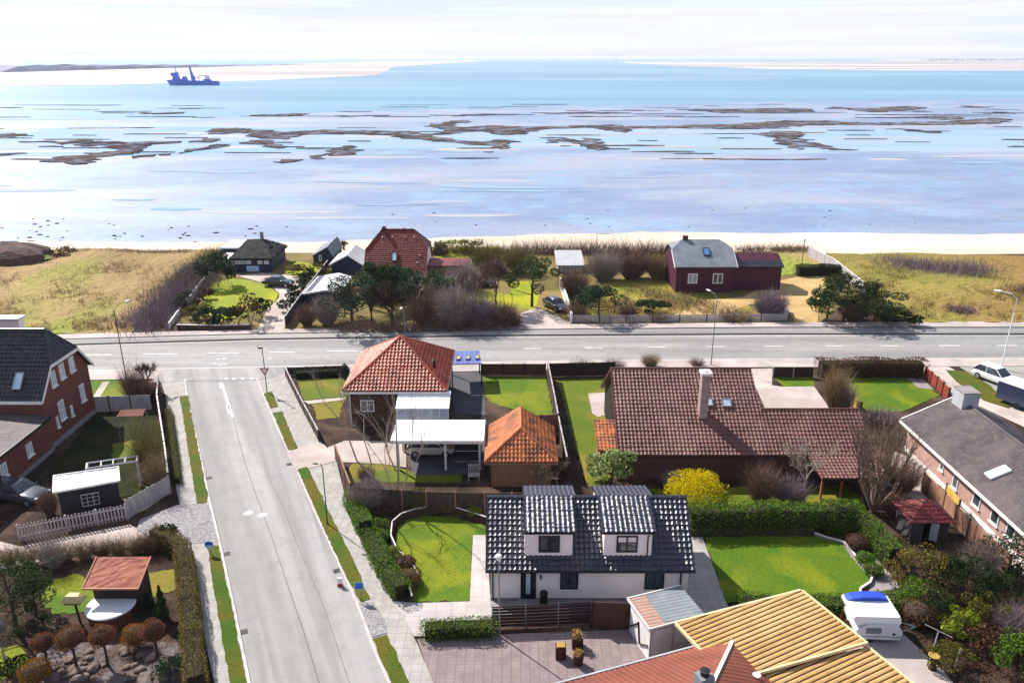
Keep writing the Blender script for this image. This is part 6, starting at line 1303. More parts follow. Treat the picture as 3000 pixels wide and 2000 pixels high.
for x in (-.5,):
    for yy in (.15, 1.85):
        bm = B(); lathe(bm, (0, 0, 0), [(.15, -.08), (.3, -.08), (.3, .08), (.15, .08)], 14); bm.transform(Matrix.Translation((x, yy, .3)) @ Matrix.Rotation(math.pi / 2, 4, 'X')); obj('wheel', bm, MATS['tyre'], T, world=False)
bm = B(); tube(bm, [(1.2, .4, .45), (2.5, 1.0, .45)], .04, 6); tube(bm, [(1.2, 1.6, .45), (2.5, 1.0, .45)], .04, 6); obj('drawbar', bm, MATS['grey_metal'], T, world=False)
# ship
wl = P(497, 250, -1.06); w2 = P(640, 245, -1.06); k = mpp(wl)
T = thing('ship', 'blue dredger ship with two tall masts anchored in the channel', 'ship', (wl.x, wl.y, -1.06))
def sx(px_): return (px_ - 497) * k
def hullring(x, zt, hw, zb=-.5): return [(x, -hw * .75, zb), (x, -hw, zt), (x, hw, zt), (x, hw * .75, zb)]
bm = B(); rg = [[bm.verts.new(p) for p in hullring(sx(a), h_ * k, w_ * k, -.6)] for a, h_, w_ in ((489.5, 15.0, .3), (500, 14.5, 5), (512, 17, 9), (525, 18, 11), (545, 15.5, 11.5), (552, 13.5, 11.5), (600, 12.5, 11.5), (630, 12, 11), (638, 12, 10), (641.5, 9, 8))]
for i, v in enumerate(rg[0]): 
    if v.co.z < 0: v.co.x = sx(498)
for A_, C2 in zip(rg, rg[1:]):
    for i in range(4): bm.faces.new((A_[i], A_[(i + 1) % 4], C2[(i + 1) % 4], C2[i]))
bm.faces.new(rg[0][::-1]); bm.faces.new(rg[-1]); bmesh.ops.recalc_face_normals(bm, faces=bm.faces[:]); obj('hull', bm, MATS['ship_blue'], T, world=False)
def blk(nm, pts, hw, m='ship_blue'):
    bm = B(); xprism(bm, [(sx(a), h_ * k) for a, h_ in pts], -hw * k, hw * k, 'y'); return obj(nm, bm, MATS[m], T, world=False)
br = blk('bridge', [(510, 15), (512, 24), (507, 28), (508, 34), (520, 35), (523, 36), (527, 22), (528, 15)], 8); 
blk('deckhouse', [(537, 12), (539, 22), (541, 24.5), (547, 24.5), (549, 22), (552, 12)], 6); blk('stern_house', [(599, 11), (601, 17), (616, 17), (621, 11)], 8); blk('crane_cab', [(604, 17.01), (604, 26), (615, 27), (617, 17.01)], 3, 'ship_white')
bm = B(); tube(bm, [(sx(521), 0, 34 * k), (sx(520.5), 0, 50 * k)], [1.6 * k, .9 * k], 8); ball(bm, (sx(520.5), 0, 50.5 * k), 1.8 * k, sub=1); obj('mast', bm, MATS['ship_blue'], T, world=False)
blk('funnel', [(564, 11), (563, 25), (561, 52), (564, 52), (566, 38), (570, 27), (574, 22), (573, 11)], 3)
bm = B(); tube(bm, [(sx(573), 0, 23 * k), (sx(588), 0, 18 * k)], .9 * k, 6); tube(bm, [(sx(585), 0, 11 * k), (sx(584), 0, 25 * k), (sx(610), 0, 27.5 * k)], [1.4 * k, 1.3 * k, .5 * k], 6); obj('crane', bm, MATS['ship_blue'], T, world=False)
for px_, row, h_, nm, lb in ((1805, 169, 16, 'lighthouse', 'tiny dark light tower standing at the horizon'),):
    c = P(px_, 172.5, -1); bm = B(); w_ = mpp(c) * 1.4; lathe(bm, c, [(w_ * 1.3, 0), (w_, mpp(c) * 5), (w_ * 1.4, mpp(c) * 5.2), (w_ * .8, mpp(c) * 9)], 8); solo(nm, bm, MATS['headland'], lb, 'tower')
for px_, h_, lb in ((2352, 6, 'smaller distant sail on the horizon'), (2446, 8, 'taller distant sail on the horizon')):
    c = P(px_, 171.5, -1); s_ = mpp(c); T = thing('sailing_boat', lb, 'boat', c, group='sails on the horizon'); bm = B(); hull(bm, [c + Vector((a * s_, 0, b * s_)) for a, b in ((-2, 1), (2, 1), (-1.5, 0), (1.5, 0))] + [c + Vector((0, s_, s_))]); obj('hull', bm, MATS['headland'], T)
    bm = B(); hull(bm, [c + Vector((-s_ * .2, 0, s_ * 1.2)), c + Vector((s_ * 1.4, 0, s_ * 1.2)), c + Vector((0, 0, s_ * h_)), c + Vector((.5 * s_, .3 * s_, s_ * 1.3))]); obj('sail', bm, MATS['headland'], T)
for px_, row in ((1556, 207), (1586, 231), (1928, 202), (1395, 219)):
    c = P(px_, row, -1); s_ = mpp(c); bm = B(); lathe(bm, c, [(s_ * .8, 0), (s_ * .9, s_), (s_ * .25, s_ * 1.6), (s_ * .25, s_ * 3)], 8); solo('buoy', bm, MATS['car_trim'], 'small dark buoy floating in the open channel', 'buoy', 'dark buoys in the channel')

# ================================================================== lamps, signs, small things
def lamp(label, px_, row, toprow, arm, m='grey_metal', r=.055, head='lamp_clear', tilt=0.0, hd=.29, cat='street lamp', name='street_lamp'):
    b = P(px_, row); h = hz(b.y, toprow); T = thing(name, label, cat, b); top = b + Vector((tilt, 0, h)); e = top + Vector((arm[0], arm[1], arm[2] if len(arm) > 2 else .25))
    bm = B(); tube(bm, [b, b.lerp(top, .12), top - Vector((0, 0, .3)), top.lerp(e, .35) + Vector((0, 0, .06)), e], [r * 1.5, r, r * .7, r * .55, r * .5], 8); obj('pole', bm, MATS[m], T)
    d = (e - top); d.z = 0; d = d.normalized() if d.length > .01 else Vector((1, 0, 0))
    bm = B(); ball(bm, (0, 0, 0), hd, (1.3, .5, .3), 2); bm.transform(Matrix.Translation(e + d * hd * .8) @ Matrix.Rotation(math.atan2(d.y, d.x), 4, 'Z')); obj('lamp_head', bm, MATS[head], T)
    return T
lamp('tall street lamp beside the bare tree of the brick house', 371, 1113, 901, (.65, 1.3), tilt=-.05, m='dark_metal', head='white_paint')
lamp('tall street lamp behind the plum tiled bungalow', 2083, 1070, 868, (-.5, 1.2), head='white_paint')
lamp('white street lamp standing beside the parked white car', 2932, 1081, 868, (-1.1, 1.0), tilt=.1, m='white_metal', head='white_paint', r=.07, hd=.36)
lamp('street lamp in front of the dark roadside pines', 1187, 990, 900, (-.1, -.9), m='grey_metal', head='white_paint')
lamp('slim dark lamp post on the verge beside the box hedge', 960, 1538, 1360, (-.35, .05, .03), m='green_metal', head='green_metal', hd=.18, r=.045)
b = P(1464, 1866); h = hz(b.y, 1640); T = thing('street_lamp', 'white lamp post with round head in front of the white house', 'street lamp', b)
bm = B(); tube(bm, [b, b + Vector((0, 0, 1)), b + Vector((-.03, 0, h))], [.065, .045, .035], 8); obj('pole', bm, MATS['grey_metal'], T)
bm = B(); lathe(bm, b + Vector((-.03, 0, h - .05)), [(.06, 0), (.1, .05), (.17, .18), (.19, .28), (.15, .38), (.05, .43)], 14); obj('lamp_head', bm, MATS['white_paint'], T)
# give way sign on its lamp post
b = P(783, 1153); h = hz(b.y, 1018); T = thing('give_way_sign', 'red edged give way triangle on a thin dark post', 'road sign', b)
bm = B(); tube(bm, [b, b + Vector((0, 0, h))], [.05, .035], 8); obj('pole', bm, MATS['green_metal'], T)
zc = hz(b.y, 1088); bm = B(); w_ = .48; hull(bm, [b + Vector((a * w_, y, zc + c * w_)) for y in (-.07, -.05) for a, c in ((-1, .8), (1, .8), (0, -.9))]); sg = obj('plate', bm, MATS['sign_red'], T)
bm = B(); hull(bm, [b + Vector((a * w_ * .62, y, zc + .06 + c * w_ * .62)) for y in (-.078, -.0705) for a, c in ((-1, .8), (1, .8), (0, -.9))]); obj('face', bm, MATS['white_paint'], sg)
bm = B(); box(bm, b.x - .4, b.x + .06, b.y - .03, b.y + .03, h - .12, h + .02); obj('lamp_head', bm, MATS['green_metal'], T)
# blue sign on the right verge, round sign on the left verge
b = P(1057, 1758); T = thing('road_sign', 'square blue sign with a pale rim on the right verge', 'road sign', b); z0, z1 = hz(b.y, 1724), hz(b.y, 1704); z0 = max(z0, .55); 
bm = B(); box(bm, b.x - .3, b.x + .24, b.y - .06, b.y - .03, z0, z0 + .5); bmesh.ops.bevel(bm, geom=[e for e in bm.edges if abs(e.verts[0].co.y - e.verts[1].co.y) > .01], offset=.06, segments=3); pl_ = obj('plate', bm, MATS['sign_pale'], T)
bm = B(); box(bm, b.x - .26, b.x + .20, b.y - .068, b.y - .061, z0 + .04, z0 + .46); obj('face', bm, MATS['sign_blue'], pl_)
bm = B(); tube(bm, [b, b + Vector((0, 0, z0 + .45))], .03, 6); obj('pole', bm, MATS['grey_metal'], T)
b = P(618, 1625); T = thing('road_sign', 'round two tone blue sign on the left verge', 'road sign', b); zc = hz(b.y, 1594); r_ = .3
bm = B(); lathe(bm, (0, 0, 0), [(r_, 0), (r_, .03)], 20); bm.transform(Matrix.Translation(b + Vector((0, -.04, zc))) @ Matrix.Rotation(math.pi / 2, 4, 'X')); p_ = obj('plate', bm, MATS['sign_pale'], T)
bm = B(); prism(bm, [(math.cos(a) * r_ * .96, math.sin(a) * r_ * .96) for a in [i * math.pi / 10 for i in range(11)]], .032, .038); bm.transform(Matrix.Translation(b + Vector((0, -.04, zc + .005))) @ Matrix.Rotation(math.pi / 2, 4, 'X')); obj('face', bm, MATS['sign_blue'], p_)
bm = B(); tube(bm, [b, b + Vector((0, 0, zc + .2))], .03, 6); obj('pole', bm, MATS['grey_metal'], T)
b = P(997, 1716); bm = B(); box(bm, b.x - .14, b.x + .14, b.y - .05, b.y + .05, .2, .62); T = thing('marker_post', 'white marker block with a dark red foot at the kerb', 'marker post', b); obj('panel', bm, MATS['white_paint'], T); bm = B(); box(bm, b.x - .16, b.x + .16, b.y - .09, b.y + .09, 0, .197); obj('foot', bm, MATS['sign_red'], T)
# planters in the yard
b = P(1643, 1936); T = thing('planter', 'square dark red planter with dry straw top', 'planter', b); bm = B(); box(bm, b.x - .28, b.x + .28, b.y, b.y + .5, 0, .85); bmesh.ops.bevel(bm, geom=bm.edges[:], offset=.03); obj('body', bm, MATS['pot'], T); bm = B(); box(bm, b.x - .23, b.x + .23, b.y + .05, b.y + .45, .853, .92); obj('filling', bm, MATS['straw'], T)
b = P(1692, 1905); T = thing('planter', 'tall dark planter with straw top nearest the gate', 'planter', b); bm = B(); box(bm, b.x - .3, b.x + .3, b.y, b.y + .5, 0, .75); bmesh.ops.bevel(bm, geom=bm.edges[:], offset=.03); obj('body', bm, MATS['pot'], T)
props(raw('grass', leaf_mesh(np.array([b.x, b.y + .25, .95]) + NR.normal(size=(260, 3)) * np.array((.15, .13, .1)), .12, .3, .8), 4, MATS['straw'], T), kind='stuff')
b = P(1695, 1956); T = thing('planter', 'round dark pot with straw top in the yard', 'planter', b); bm = B(); lathe(bm, (b.x, b.y + .25, 0), [(.22, 0), (.28, .4), (.3, .72), (.26, .75)], 18); obj('body', bm, MATS['pot'], T)
props(raw('grass', leaf_mesh(np.array([b.x, b.y + .25, .82]) + NR.normal(size=(260, 3)) * np.array((.12, .12, .06)), .11, .3, .8), 4, MATS['straw'], T), kind='stuff')
# round pool with its white cover
b = P(305, 1855); c = Vector((b.x, b.y + 1.2, 0)); T = thing('garden_pool', 'round garden pool under a flat white cover', 'pool', c)
bm = B(); lathe(bm, c, [(1.25, 0), (1.28, 1.0)], 32); obj('wall', bm, MATS['wood_brown'], T); bm = B(); lathe(bm, c, [(1.36, 1.003), (1.38, 1.05), (1.33, 1.1), (.7, 1.13), (.02, 1.14)], 36); obj('cover', bm, MATS['felt_white'], T)
b = P(236, 1823); T = thing('bird_table', 'cream roofed bird table on a dark post', 'bird table', b); bm = B(); tube(bm, [b, b + Vector((-.1, 0, 1.55))], .07, 7); obj('post', bm, MATS['bark'], T)
zc = 1.55; bm = B(); hull(bm, [b + Vector((a * .62 - .1, y * .35, zc + c)) for a, y, c in ((-1, -1, .05), (1, -1, .05), (1, 1, .05), (-1, 1, .05), (-.6, -.5, .4), (.6, -.5, .4), (.5, .6, .4), (-.5, .6, .4))]); obj('roof', bm, M('cream_wood', '#cdbb8a', '#b09c6c', 2, rough=.8), T)
bm = B(); box(bm, b.x - .55, b.x + .35, b.y - .3, b.y + .3, zc - .1, zc - .05); obj('tray', bm, MATS['wood_tan'], T)
# bench by the carport
b = P(1388, 1408); T = thing('garden_chair', 'pale slatted garden chair on the path beside the carport', 'chair', b)
bm = B(); box(bm, b.x - .45, b.x + .45, b.y - .1, b.y + .5, .4, .46); obj('seat', bm, MATS['wood_pale'], T)
bm = B(); 
for i in range(6): box(bm, b.x - .45 + i * .16, b.x - .36 + i * .16, b.y + .5, b.y + .55, .461, 1.2)
box(bm, b.x - .48, b.x + .48, b.y + .47, b.y + .497, 1.05, 1.18); obj('backrest', bm, MATS['wood_pale'], T)
for a, y in ((-.4, -.05), (.4, -.05), (-.4, .42), (.4, .42)): bm = B(); box(bm, b.x + a - .04, b.x + a + .04, b.y + y - .04, b.y + y + .04, 0, .397); obj('leg', bm, MATS['wood_pale'], T)
bm = B(); ps = [P(2655, 1330), P(2672, 1342), P(2685, 1350), P(2695, 1364)]
for i, p_ in enumerate(ps):
    T = thing('garden_lamp', 'white globe garden lamp on a thin pole before the pink wall', 'garden lamp', P(2655 + i * 14, 1410 + i * 8), group='globe lamps beside the pink wall'); q = Vector(T.location); bm2 = B(); tube(bm2, [q, q + Vector((0, 0, 1.7))], .025, 6); obj('pole', bm2, MATS['wood_pale'], T); bm2 = B(); ball(bm2, q + Vector((0, 0, 1.85)), .2, (1, 1, .85), 2); obj('globe', bm2, MATS['white_paint'], T)
bm.free()

# ================================================================== fences, walls, gates
def fp(pts): return pxs(pts)
fence('pale grey board fence behind the brick house lawn', fp([(262, 1206), (448, 1200)]), 1.5, MATS['wood_pale'], MATS['wood_post'])
fence('white topped dark fence curving along the left pavement', fp([(470, 1148), (466, 1200), (480, 1290), (492, 1370), (500, 1440)]), 1.55, MATS['wood_fence'], MATS['wood_post'], cap=MATS['white_paint'])
fence('pale corrugated fence turning the corner at the gravel entrance', fp([(500, 1445), (376, 1520)]), 1.5, MATS['wood_pale'], MATS['wood_pale'], gap=0.015, slat=.09)
fence('white picket fence with wide gaps along the left drive', fp([(374, 1522), (200, 1556), (60, 1585)]), 1.25, MATS['wood_pale'], MATS['wood_pale'], gap=0.11, slat=.11)
fence('dark board fence beside the front lawns of the orange house', fp([(838, 1105), (880, 1190), (935, 1295)]), 1.1, MATS['wood_fence'], MATS['wood_post'], cap=MATS['wood_pale'])
fence('brown board fence from the carport drive to the box hedge', fp([(985, 1350), (1030, 1470)]), 1.5, MATS['wood_brown'], MATS['wood_post'], cap=MATS['wood_tan'])
fence('low dark fence along the shore road by the orange house', fp([(845, 1100), (1010, 1094)]), .9, MATS['wood_fence'], MATS['wood_post'])
fence('dark brown panel fence along the shore road lawn', fp([(1412, 1100), (1598, 1100)]), 1.3, MATS['wood_brown'], MATS['wood_post'])
fence('tall grey fence between bright lawn and bungalow garden', fp([(1604, 1108), (1618, 1180), (1640, 1300), (1660, 1400)]), 1.8, MATS['wood_fence'], MATS['wood_post'], cap=MATS['wood_pale'])
fence('dark roadside fence behind the long olive lawn', fp([(1606, 1104), (1800, 1100)]), 1.5, MATS['wood_dark'], MATS['wood_post'])
fence('long brown fence behind the shrubs of the white house', fp([(1040, 1488), (1250, 1502), (1420, 1506), (1660, 1504)]), 1.75, MATS['wood_fence'], MATS['wood_tan'])
fence('brown panelled fence behind the orange garage', fp([(1534, 1282), (1636, 1272)]), 2.0, MATS['wood_tan'], MATS['wood_post'])
fence('dark slatted fence with pale posts before the white house', fp([(1444, 1842), (1730, 1828)]), 1.55, MATS['wood_dark'], MATS['grey_metal'], gap='rails', slat=.17, postw=.06, post=1.9)
fence('dark wooden gate between slatted fence and white shed', fp([(1733, 1838), (1843, 1842)]), 1.8, MATS['wood_brown'], MATS['wood_dark'], cat='gate', name='gate', post=2.6)
fence('dark double panel fence at the bungalow forecourt', fp([(2263, 1106), (2382, 1106)]), 1.15, MATS['wood_dark'], MATS['wood_pale'])
fence('red board fence with dark posts beside the bright lawn', fp([(2708, 1110), (2742, 1140), (2776, 1174)]), 1.3, MATS['wood_red'], MATS['wood_post'], post=1.6, postw=.16)
fence('yellow board fence running down beside the bright lawn', fp([(2442, 1128), (2478, 1170), (2520, 1212)]), 1.1, MATS['wood_yellow'], MATS['wood_post'], post=1.7, postw=.14)
fence('tan screen fence along the pink walled house', fp([(2700, 1440), (2760, 1500), (2830, 1580), (2950, 1690)]), 1.6, MATS['wood_tan'], MATS['wood_post'])
fence('yellow screen panel beside the red roofed playhouse', fp([(2762, 1480), (2800, 1530)]), 1.8, MATS['wood_yellow'], MATS['wood_post'])
patch('garden_path', [(2680, 1400), (2760, 1440), (3000, 1640), (3050, 1720), (2940, 1650), (2740, 1480)], 0.05, MATS['terrace'], 'pale walk along the pink walled house', 'path')
patch('terrace', [(2620, 1320), (2720, 1360), (2760, 1440), (2690, 1470), (2600, 1420)], 0.045, MATS['driveway_pale'], 'pale terrace by the giant bare tree', 'terrace')
fence('weathered grey picket fence in front of the plum house', fp([(1678, 945), (1990, 944), (2308, 940)]), 1.0, MATS['wood_pale'], MATS['wood_post'], gap=.05, slat=.14, post=3.2)
fence('pale tall fence running back along the right dune', fp([(2366, 752), (2440, 790), (2534, 868)]), 1.7, MATS['wood_pale'], MATS['wood_pale'], gap=.012, slat=.5, post=2.5, cap=MATS['white_paint'])
fence('dark purple board fence beside the curved drive', fp([(838, 962), (880, 900), (962, 790)]), 1.5, MATS['board_navy'], MATS['wood_post'], cap=MATS['wood_pale'])
wall('white garden wall beside the dark parked car', fp([(1640, 838), (1660, 895), (1674, 946)]), .25, 1.3, MATS['white_paint'])
wall('low dark wall with pale coping in front of the thatched house', fp([(520, 966), (640, 968), (735, 966)]), .25, .65, MATS['brick_dark'], cap=MATS['felt_pale'])
wall('thin white edging wall left of the thatched house garden', fp([(497, 962), (520, 930), (646, 768)]), .2, .75, MATS['white_paint'])
wall('pale rendered corner wall at the sandy drive', fp([(2255, 934), (2306, 932), (2300, 912)]), .2, 1.0, MATS['white_paint'])
wall('curved dark edging wall of the lawn with tree shadows', fp([(1208, 1765), (1200, 1738), (1226, 1700), (1204, 1662), (1166, 1630), (1146, 1585), (1150, 1545), (1176, 1522), (1210, 1510), (1262, 1500), (1330, 1502), (1388, 1520), (1424, 1532)]), .16, .5, MATS['brick_dark'], cap=MATS['white_paint'], cat='edging wall', capw=.07)
wall('white stone edging round the large bright lawn', fp([(2386, 1568), (2420, 1580), (2472, 1594), (2510, 1640), (2554, 1696), (2548, 1712), (2520, 1730), (2518, 1740)]), .14, .2, MATS['concrete'], cap=MATS['white_paint'], cat='edging wall', capw=.13)
wall('dark retaining wall below the clipped hedge', fp([(2018, 1568), (2200, 1566), (2384, 1564)]), .2, .4, MATS['brick_dark'], cat='edging wall')

# ================================================================== hedges
HB, HD = MATS['leaf_hedge'], MATS['leaf_dark']
hedge('clipped box hedge far half along the pavement beside the curved lawn', fp([(1032, 1478), (1070, 1560)]), 1.1, 1.1, MATS['leaf_bright'], 170, .11)
hedge('clipped box hedge near half along the pavement beside the curved lawn', fp([(1086, 1592), (1128, 1680), (1176, 1752)]), 1.15, 1.15, HB, 190, .10)
hedge('low clipped hedge in front of the dark slatted fence', fp([(1246, 1866), (1440, 1858)]), 1.0, .95, HB, 220, .10)
hedge('tall dark hedge behind the large bright lawn', fp([(2016, 1556), (2250, 1552), (2500, 1548)]), 1.3, 2.0, HB, 130, .13)
hedge('green hedge slanting down beside the playhouse', fp([(2512, 1560), (2560, 1600), (2612, 1660)]), 1.1, 1.6, HB, 170, .11)
hedge('long hedge between bright lawn and white caravan', fp([(2178, 1792), (2400, 1800), (2660, 1790)]), 1.3, 1.1, HB, 190, .10)
hedge('light brown clipped hedge along the left pavement', fp([(540, 1640), (548, 1700), (560, 1800), (570, 1900), (580, 2040)]), 1.05, 1.55, MATS['leaf_tan'], 220, .085)
hedge('light brown clipped hedge turning in beside the gravel entrance', fp([(540, 1640), (500, 1605), (455, 1592)]), 1.0, 1.4, MATS['leaf_tan'], 200, .09)
hedge('dark roadside hedge behind the bright lawn', fp([(2400, 1102), (2560, 1100), (2695, 1102)]), 1.6, 1.8, MATS['leaf_rust'], 110, .14)
hedge('dark yew hedge strip by the navy sandy yard', fp([(2335, 808), (2400, 806), (2460, 806)]), 1.4, 1.6, HD, 100, .16)
hedge('green brown ivy strip along the left curved fence', fp([(496, 1215), (512, 1330), (522, 1420)]), .5, .7, MATS['leaf_olive'], 140, .1)
hedge('dark hedge in front of the orange house front lawn', fp([(868, 1108), (990, 1100)]), .8, .8, HD, 120, .12)

# ================================================================== clipped balls and small shrubs
for x, y, r, h, m, lb in [
  (1114, 1556, .62, 1.0, 'leaf_hedge', 'dark clipped ball bush at the top of the curved edging'), (1124, 1582, .5, .8, 'leaf_bright', 'light clipped ball bush under the dark one'),
  (1154, 1632, .5, .8, 'leaf_lime', 'small lime clipped ball bush beside the curved lawn'), (1188, 1668, .72, .95, 'leaf_rust', 'brown clipped bush in the middle of the curved bed'),
  (1198, 1715, .8, 1.15, 'leaf_tan', 'large olive brown clipped bush at the bottom of the curved bed'), (1166, 1655, .55, .8, 'leaf_olive', 'olive clipped bush beside the brown one'),
  (2466, 1556, .66, 1.2, 'leaf_hedge', 'round clipped bush at the corner of the large lawn'), (2408, 1560, .45, .8, 'leaf_dark', 'small dark bush in the bed behind the large lawn'),
  (2508, 1610, .75, 1.15, 'leaf_rust', 'brown ball bush beside the slanting hedge'), (2532, 1650, .6, .8, 'leaf_bright', 'fresh green bush in the bed along the white edging'), (2556, 1682, .62, .75, 'leaf_hedge', 'low green bush at the tip of the large lawn'),
  (2684, 1825, 1.05, 1.45, 'leaf_rust', 'big brown clipped bush right of the caravan'), (2466, 1822, .4, .7, 'leaf_brown', 'small rust ball bush left of the caravan'), (2480, 1852, .42, .7, 'leaf_rust', 'small brown ball bush touching the caravan'),
  (1225, 1490, 1.0, 1.6, 'leaf_olive', 'mossy green mound bush before the long brown fence'), (1308, 1496, .6, 1.0, 'leaf_tan', 'tan clipped dome at the lawn head'), (1390, 1512, .5, .8, 'leaf_lime', 'lime bush beside the navy roof corner'),
  (1346, 1490, .5, 1.0, 'leaf_bright', 'green spiky bush before the long brown fence'), (1012, 1108, .5, 1.6, 'leaf_dark', 'dark pointed bush by the orange house')]:
    topiary('ball_bush', lb, 'bush', P(x, y), r, h, MATS[m], int(900 + 900 * r), .085)
for x, y, r, h, st, m, tip, lb in [
  (140, 1948, .55, 1.0, 1.05, 'leaf_brown', 0, 'small copper ball tree left of the pair'), (225, 1958, .75, 1.15, 1.5, 'leaf_brown', 0, 'large copper ball tree before the round pool'),
  (316, 1948, .68, 1.15, 1.4, 'leaf_brown', 0, 'copper ball tree right of the round pool middle'), (462, 1928, .66, 1.25, 1.25, 'leaf_brown', .45, 'teardrop shaped copper tree beside the tan hedge'),
  (405, 1895, .78, 1.2, .25, 'leaf_gold', 0, 'orange mound bush touching the teardrop tree'), (112, 2006, .8, 1.2, .3, 'leaf_gold', .1, 'golden mound bush at the bottom edge')]:
    topiary('ball_tree', lb, 'tree', P(x, y), r, h, MATS[m], 4200, .05, stem=st, tip=tip, group='clipped copper trees in the rock garden')
shrub('laurel_shrub', 'glossy pale green shrub at the bungalow corner', 'shrub', P(1790, 1412), (2.0, 1.6), 3.0, MATS['leaf_pale'], 2600, .22, 16)
shrub('forsythia', 'bright yellow flowering forsythia bush behind the navy roof', 'shrub', P(2030, 1482), (2.3, 1.5), 2.6, MATS['leaf_yellow'], 7500, .10, 44, tight=.42)
shrub('forsythia', 'yellow sprays at the right foot of the forsythia', 'shrub', P(2105, 1484), (1.3, .9), 1.2, MATS['leaf_lime'], 1200, .11, 12)
shrub('dark_shrub', 'large dark rounded shrub in the thatched house garden', 'shrub', P(640, 838), (3.0, 2.5), 4.6, MATS['leaf_blue'], 2600, .32, 18)
for x, y, r, h, m, lb in [(555, 905, 2.2, 2.2, 'leaf_dark', 'low dark bush on the wall corner of the thatched house'), (575, 935, 2.0, 1.6, 'leaf_olive', 'low olive bush behind the thatched house wall'), (612, 952, 2.0, 2.2, 'leaf_dark', 'dark spiky bush behind the low wall, left end'), (655, 955, 1.8, 2.3, 'leaf_blue', 'dark spiky bush behind the low wall, middle'), (695, 955, 1.6, 2.2, 'leaf_dark', 'dark spiky bush behind the low wall, right end'), (735, 950, 1.9, 3.6, 'leaf_rust', 'tall rusty bush by the drive mouth'), (768, 930, 1.5, 2.6, 'leaf_dark', 'dark hollow bush at the drive bend'), (600, 880, 1.5, 1.6, 'leaf_rust', 'rusty low bush left of the yellow lawn')]:
    shrub('shrub', lb, 'shrub', P(x, y), r, h, MATS[m], 900, .26, 10)
for i, (x, y) in enumerate([(846, 912), (860, 888), (872, 868), (884, 850), (897, 834), (910, 820)]):
    shrub('round_shrub', 'dark round shrub in the row along the curved drive', 'shrub', P(x, y), 1.15, 1.7, MATS['leaf_dark'], 600, .24, 10, group='dark shrubs lining the curved drive')
for x, y, rx, h, m, lb in [(880, 812, 2.2, 1.8, 'leaf_tan', 'tan bush on the mound beside the hut'), (925, 815, 2.2, 2.0, 'leaf_tan', 'tan bush near the navy garage wall'), (860, 800, 1.5, 1.2, 'leaf_lime', 'lime bush on the grass mound'), (1075, 762, 2.0, 1.6, 'leaf_olive', 'olive dune bush left of the barn house'), (1330, 742, 3.2, 2.4, 'leaf_lime', 'bright dune bush right of the red roof'), (1380, 745, 3.0, 2.4, 'leaf_olive', 'olive dune bush behind the bare grove'), (1290, 748, 1.6, 2.2, 'leaf_tan', 'tan dune bush beside the dark hut')]:
    shrub('dune_bush', lb, 'bush', P(x, y), (rx, rx * .7), h, MATS[m], 700, .25, 10)

# ================================================================== evergreens
LP_, LB_, LD_ = MATS['leaf_pine'], MATS['leaf_blue'], MATS['leaf_dark']
for x, y, top, r, m, cone, lb in [
  (1032, 962, 795, 3.6, LB_, 0, 'tall dark conifer leftmost of the roadside grove'), (1010, 930, 860, 2.2, LB_, 0, 'blue green low conifer at the foot of the navy garage'), (1088, 905, 770, 2.2, LP_, 0, 'pine standing before the red roof, left one'), (1118, 900, 765, 2.4, LP_, 0, 'pine standing before the red roof, second'), (1150, 905, 778, 2.2, LB_, 0, 'pine standing before the red roof, third'), (1180, 900, 784, 2.2, LP_, 0, 'pine standing before the red roof, fourth'), (1216, 930, 790, 2.6, LB_, 0, 'slender feathery pine before the barn wall'), (1284, 925, 792, 2.3, LP_, 0, 'lean pine with a bent dark crown by the annexe'),
  (1558, 898, 752, 3.4, LP_, 0, 'round topped pine with bare trunk beside the dark car'), (1752, 935, 830, 3.2, LB_, 0, 'broad dark spruce behind the grey picket fence'), (1910, 930, 882, 2.2, LP_, 0, 'small dark conifer in the olive grass'),
  (2420, 945, 850, 2.8, LP_, 0, 'left part of the big roadside pine group'), (2470, 940, 806, 3.9, LP_, 0, 'tallest pine by the pale dune fence'), (2560, 942, 850, 4.2, LP_, 0, 'spreading flat topped pine with several trunks'), (2632, 946, 912, 2.4, LD_, 0, 'low dark bush right of the pines'),
  (50, 1850, 1650, 2.4, MATS['leaf_pine'], 0, 'big shaggy conifer at the left edge'), (105, 1800, 1690, 1.3, MATS['leaf_pine'], 0, 'smaller conifer in front of the red roofed shed'), (482, 1820, 1715, .75, LP_, 1, 'small bright conifer beside the tan hedge'), (440, 1790, 1735, .6, LB_, 1, 'grey blue dwarf conifer at the shed corner')]:
    b = P(x, y); h = hz(b.y, top); r0 = r
    pine('pine_tree' if not cone else 'dwarf_conifer', lb, b, h, r0, m, int((900 if 960 < x < 1300 and y < 1000 else 1500) + 420 * r), .28 if y < 1000 else .15, (.04 if y > 1600 else .22) if r > 1.2 else .12, 16, cone=bool(cone), tight=.32)
shrub('box_shrub', 'dark flowering bush at the bottom beside the tan hedge', 'shrub', P(505, 1990), (.95, .8), 1.4, MATS['leaf_blue'], 1500, .1, 14)
shrub('box_shrub', 'dark green bush in the near left corner', 'shrub', P(30, 1985), (1.1, .9), 1.0, MATS['leaf_dark'], 1000, .11, 12)
shrub('yucca', 'dark spiky plant at the gravel entrance', 'plant', P(500, 1596), .7, 1.5, MATS['leaf_dark'], 260, .34, 10, squash=.3)
shrub('planter_shrub', 'grey green shrub in front of the red roofed shed wall', 'shrub', P(422, 1840), .7, .9, MATS['leaf_blue'], 500, .1, 10)
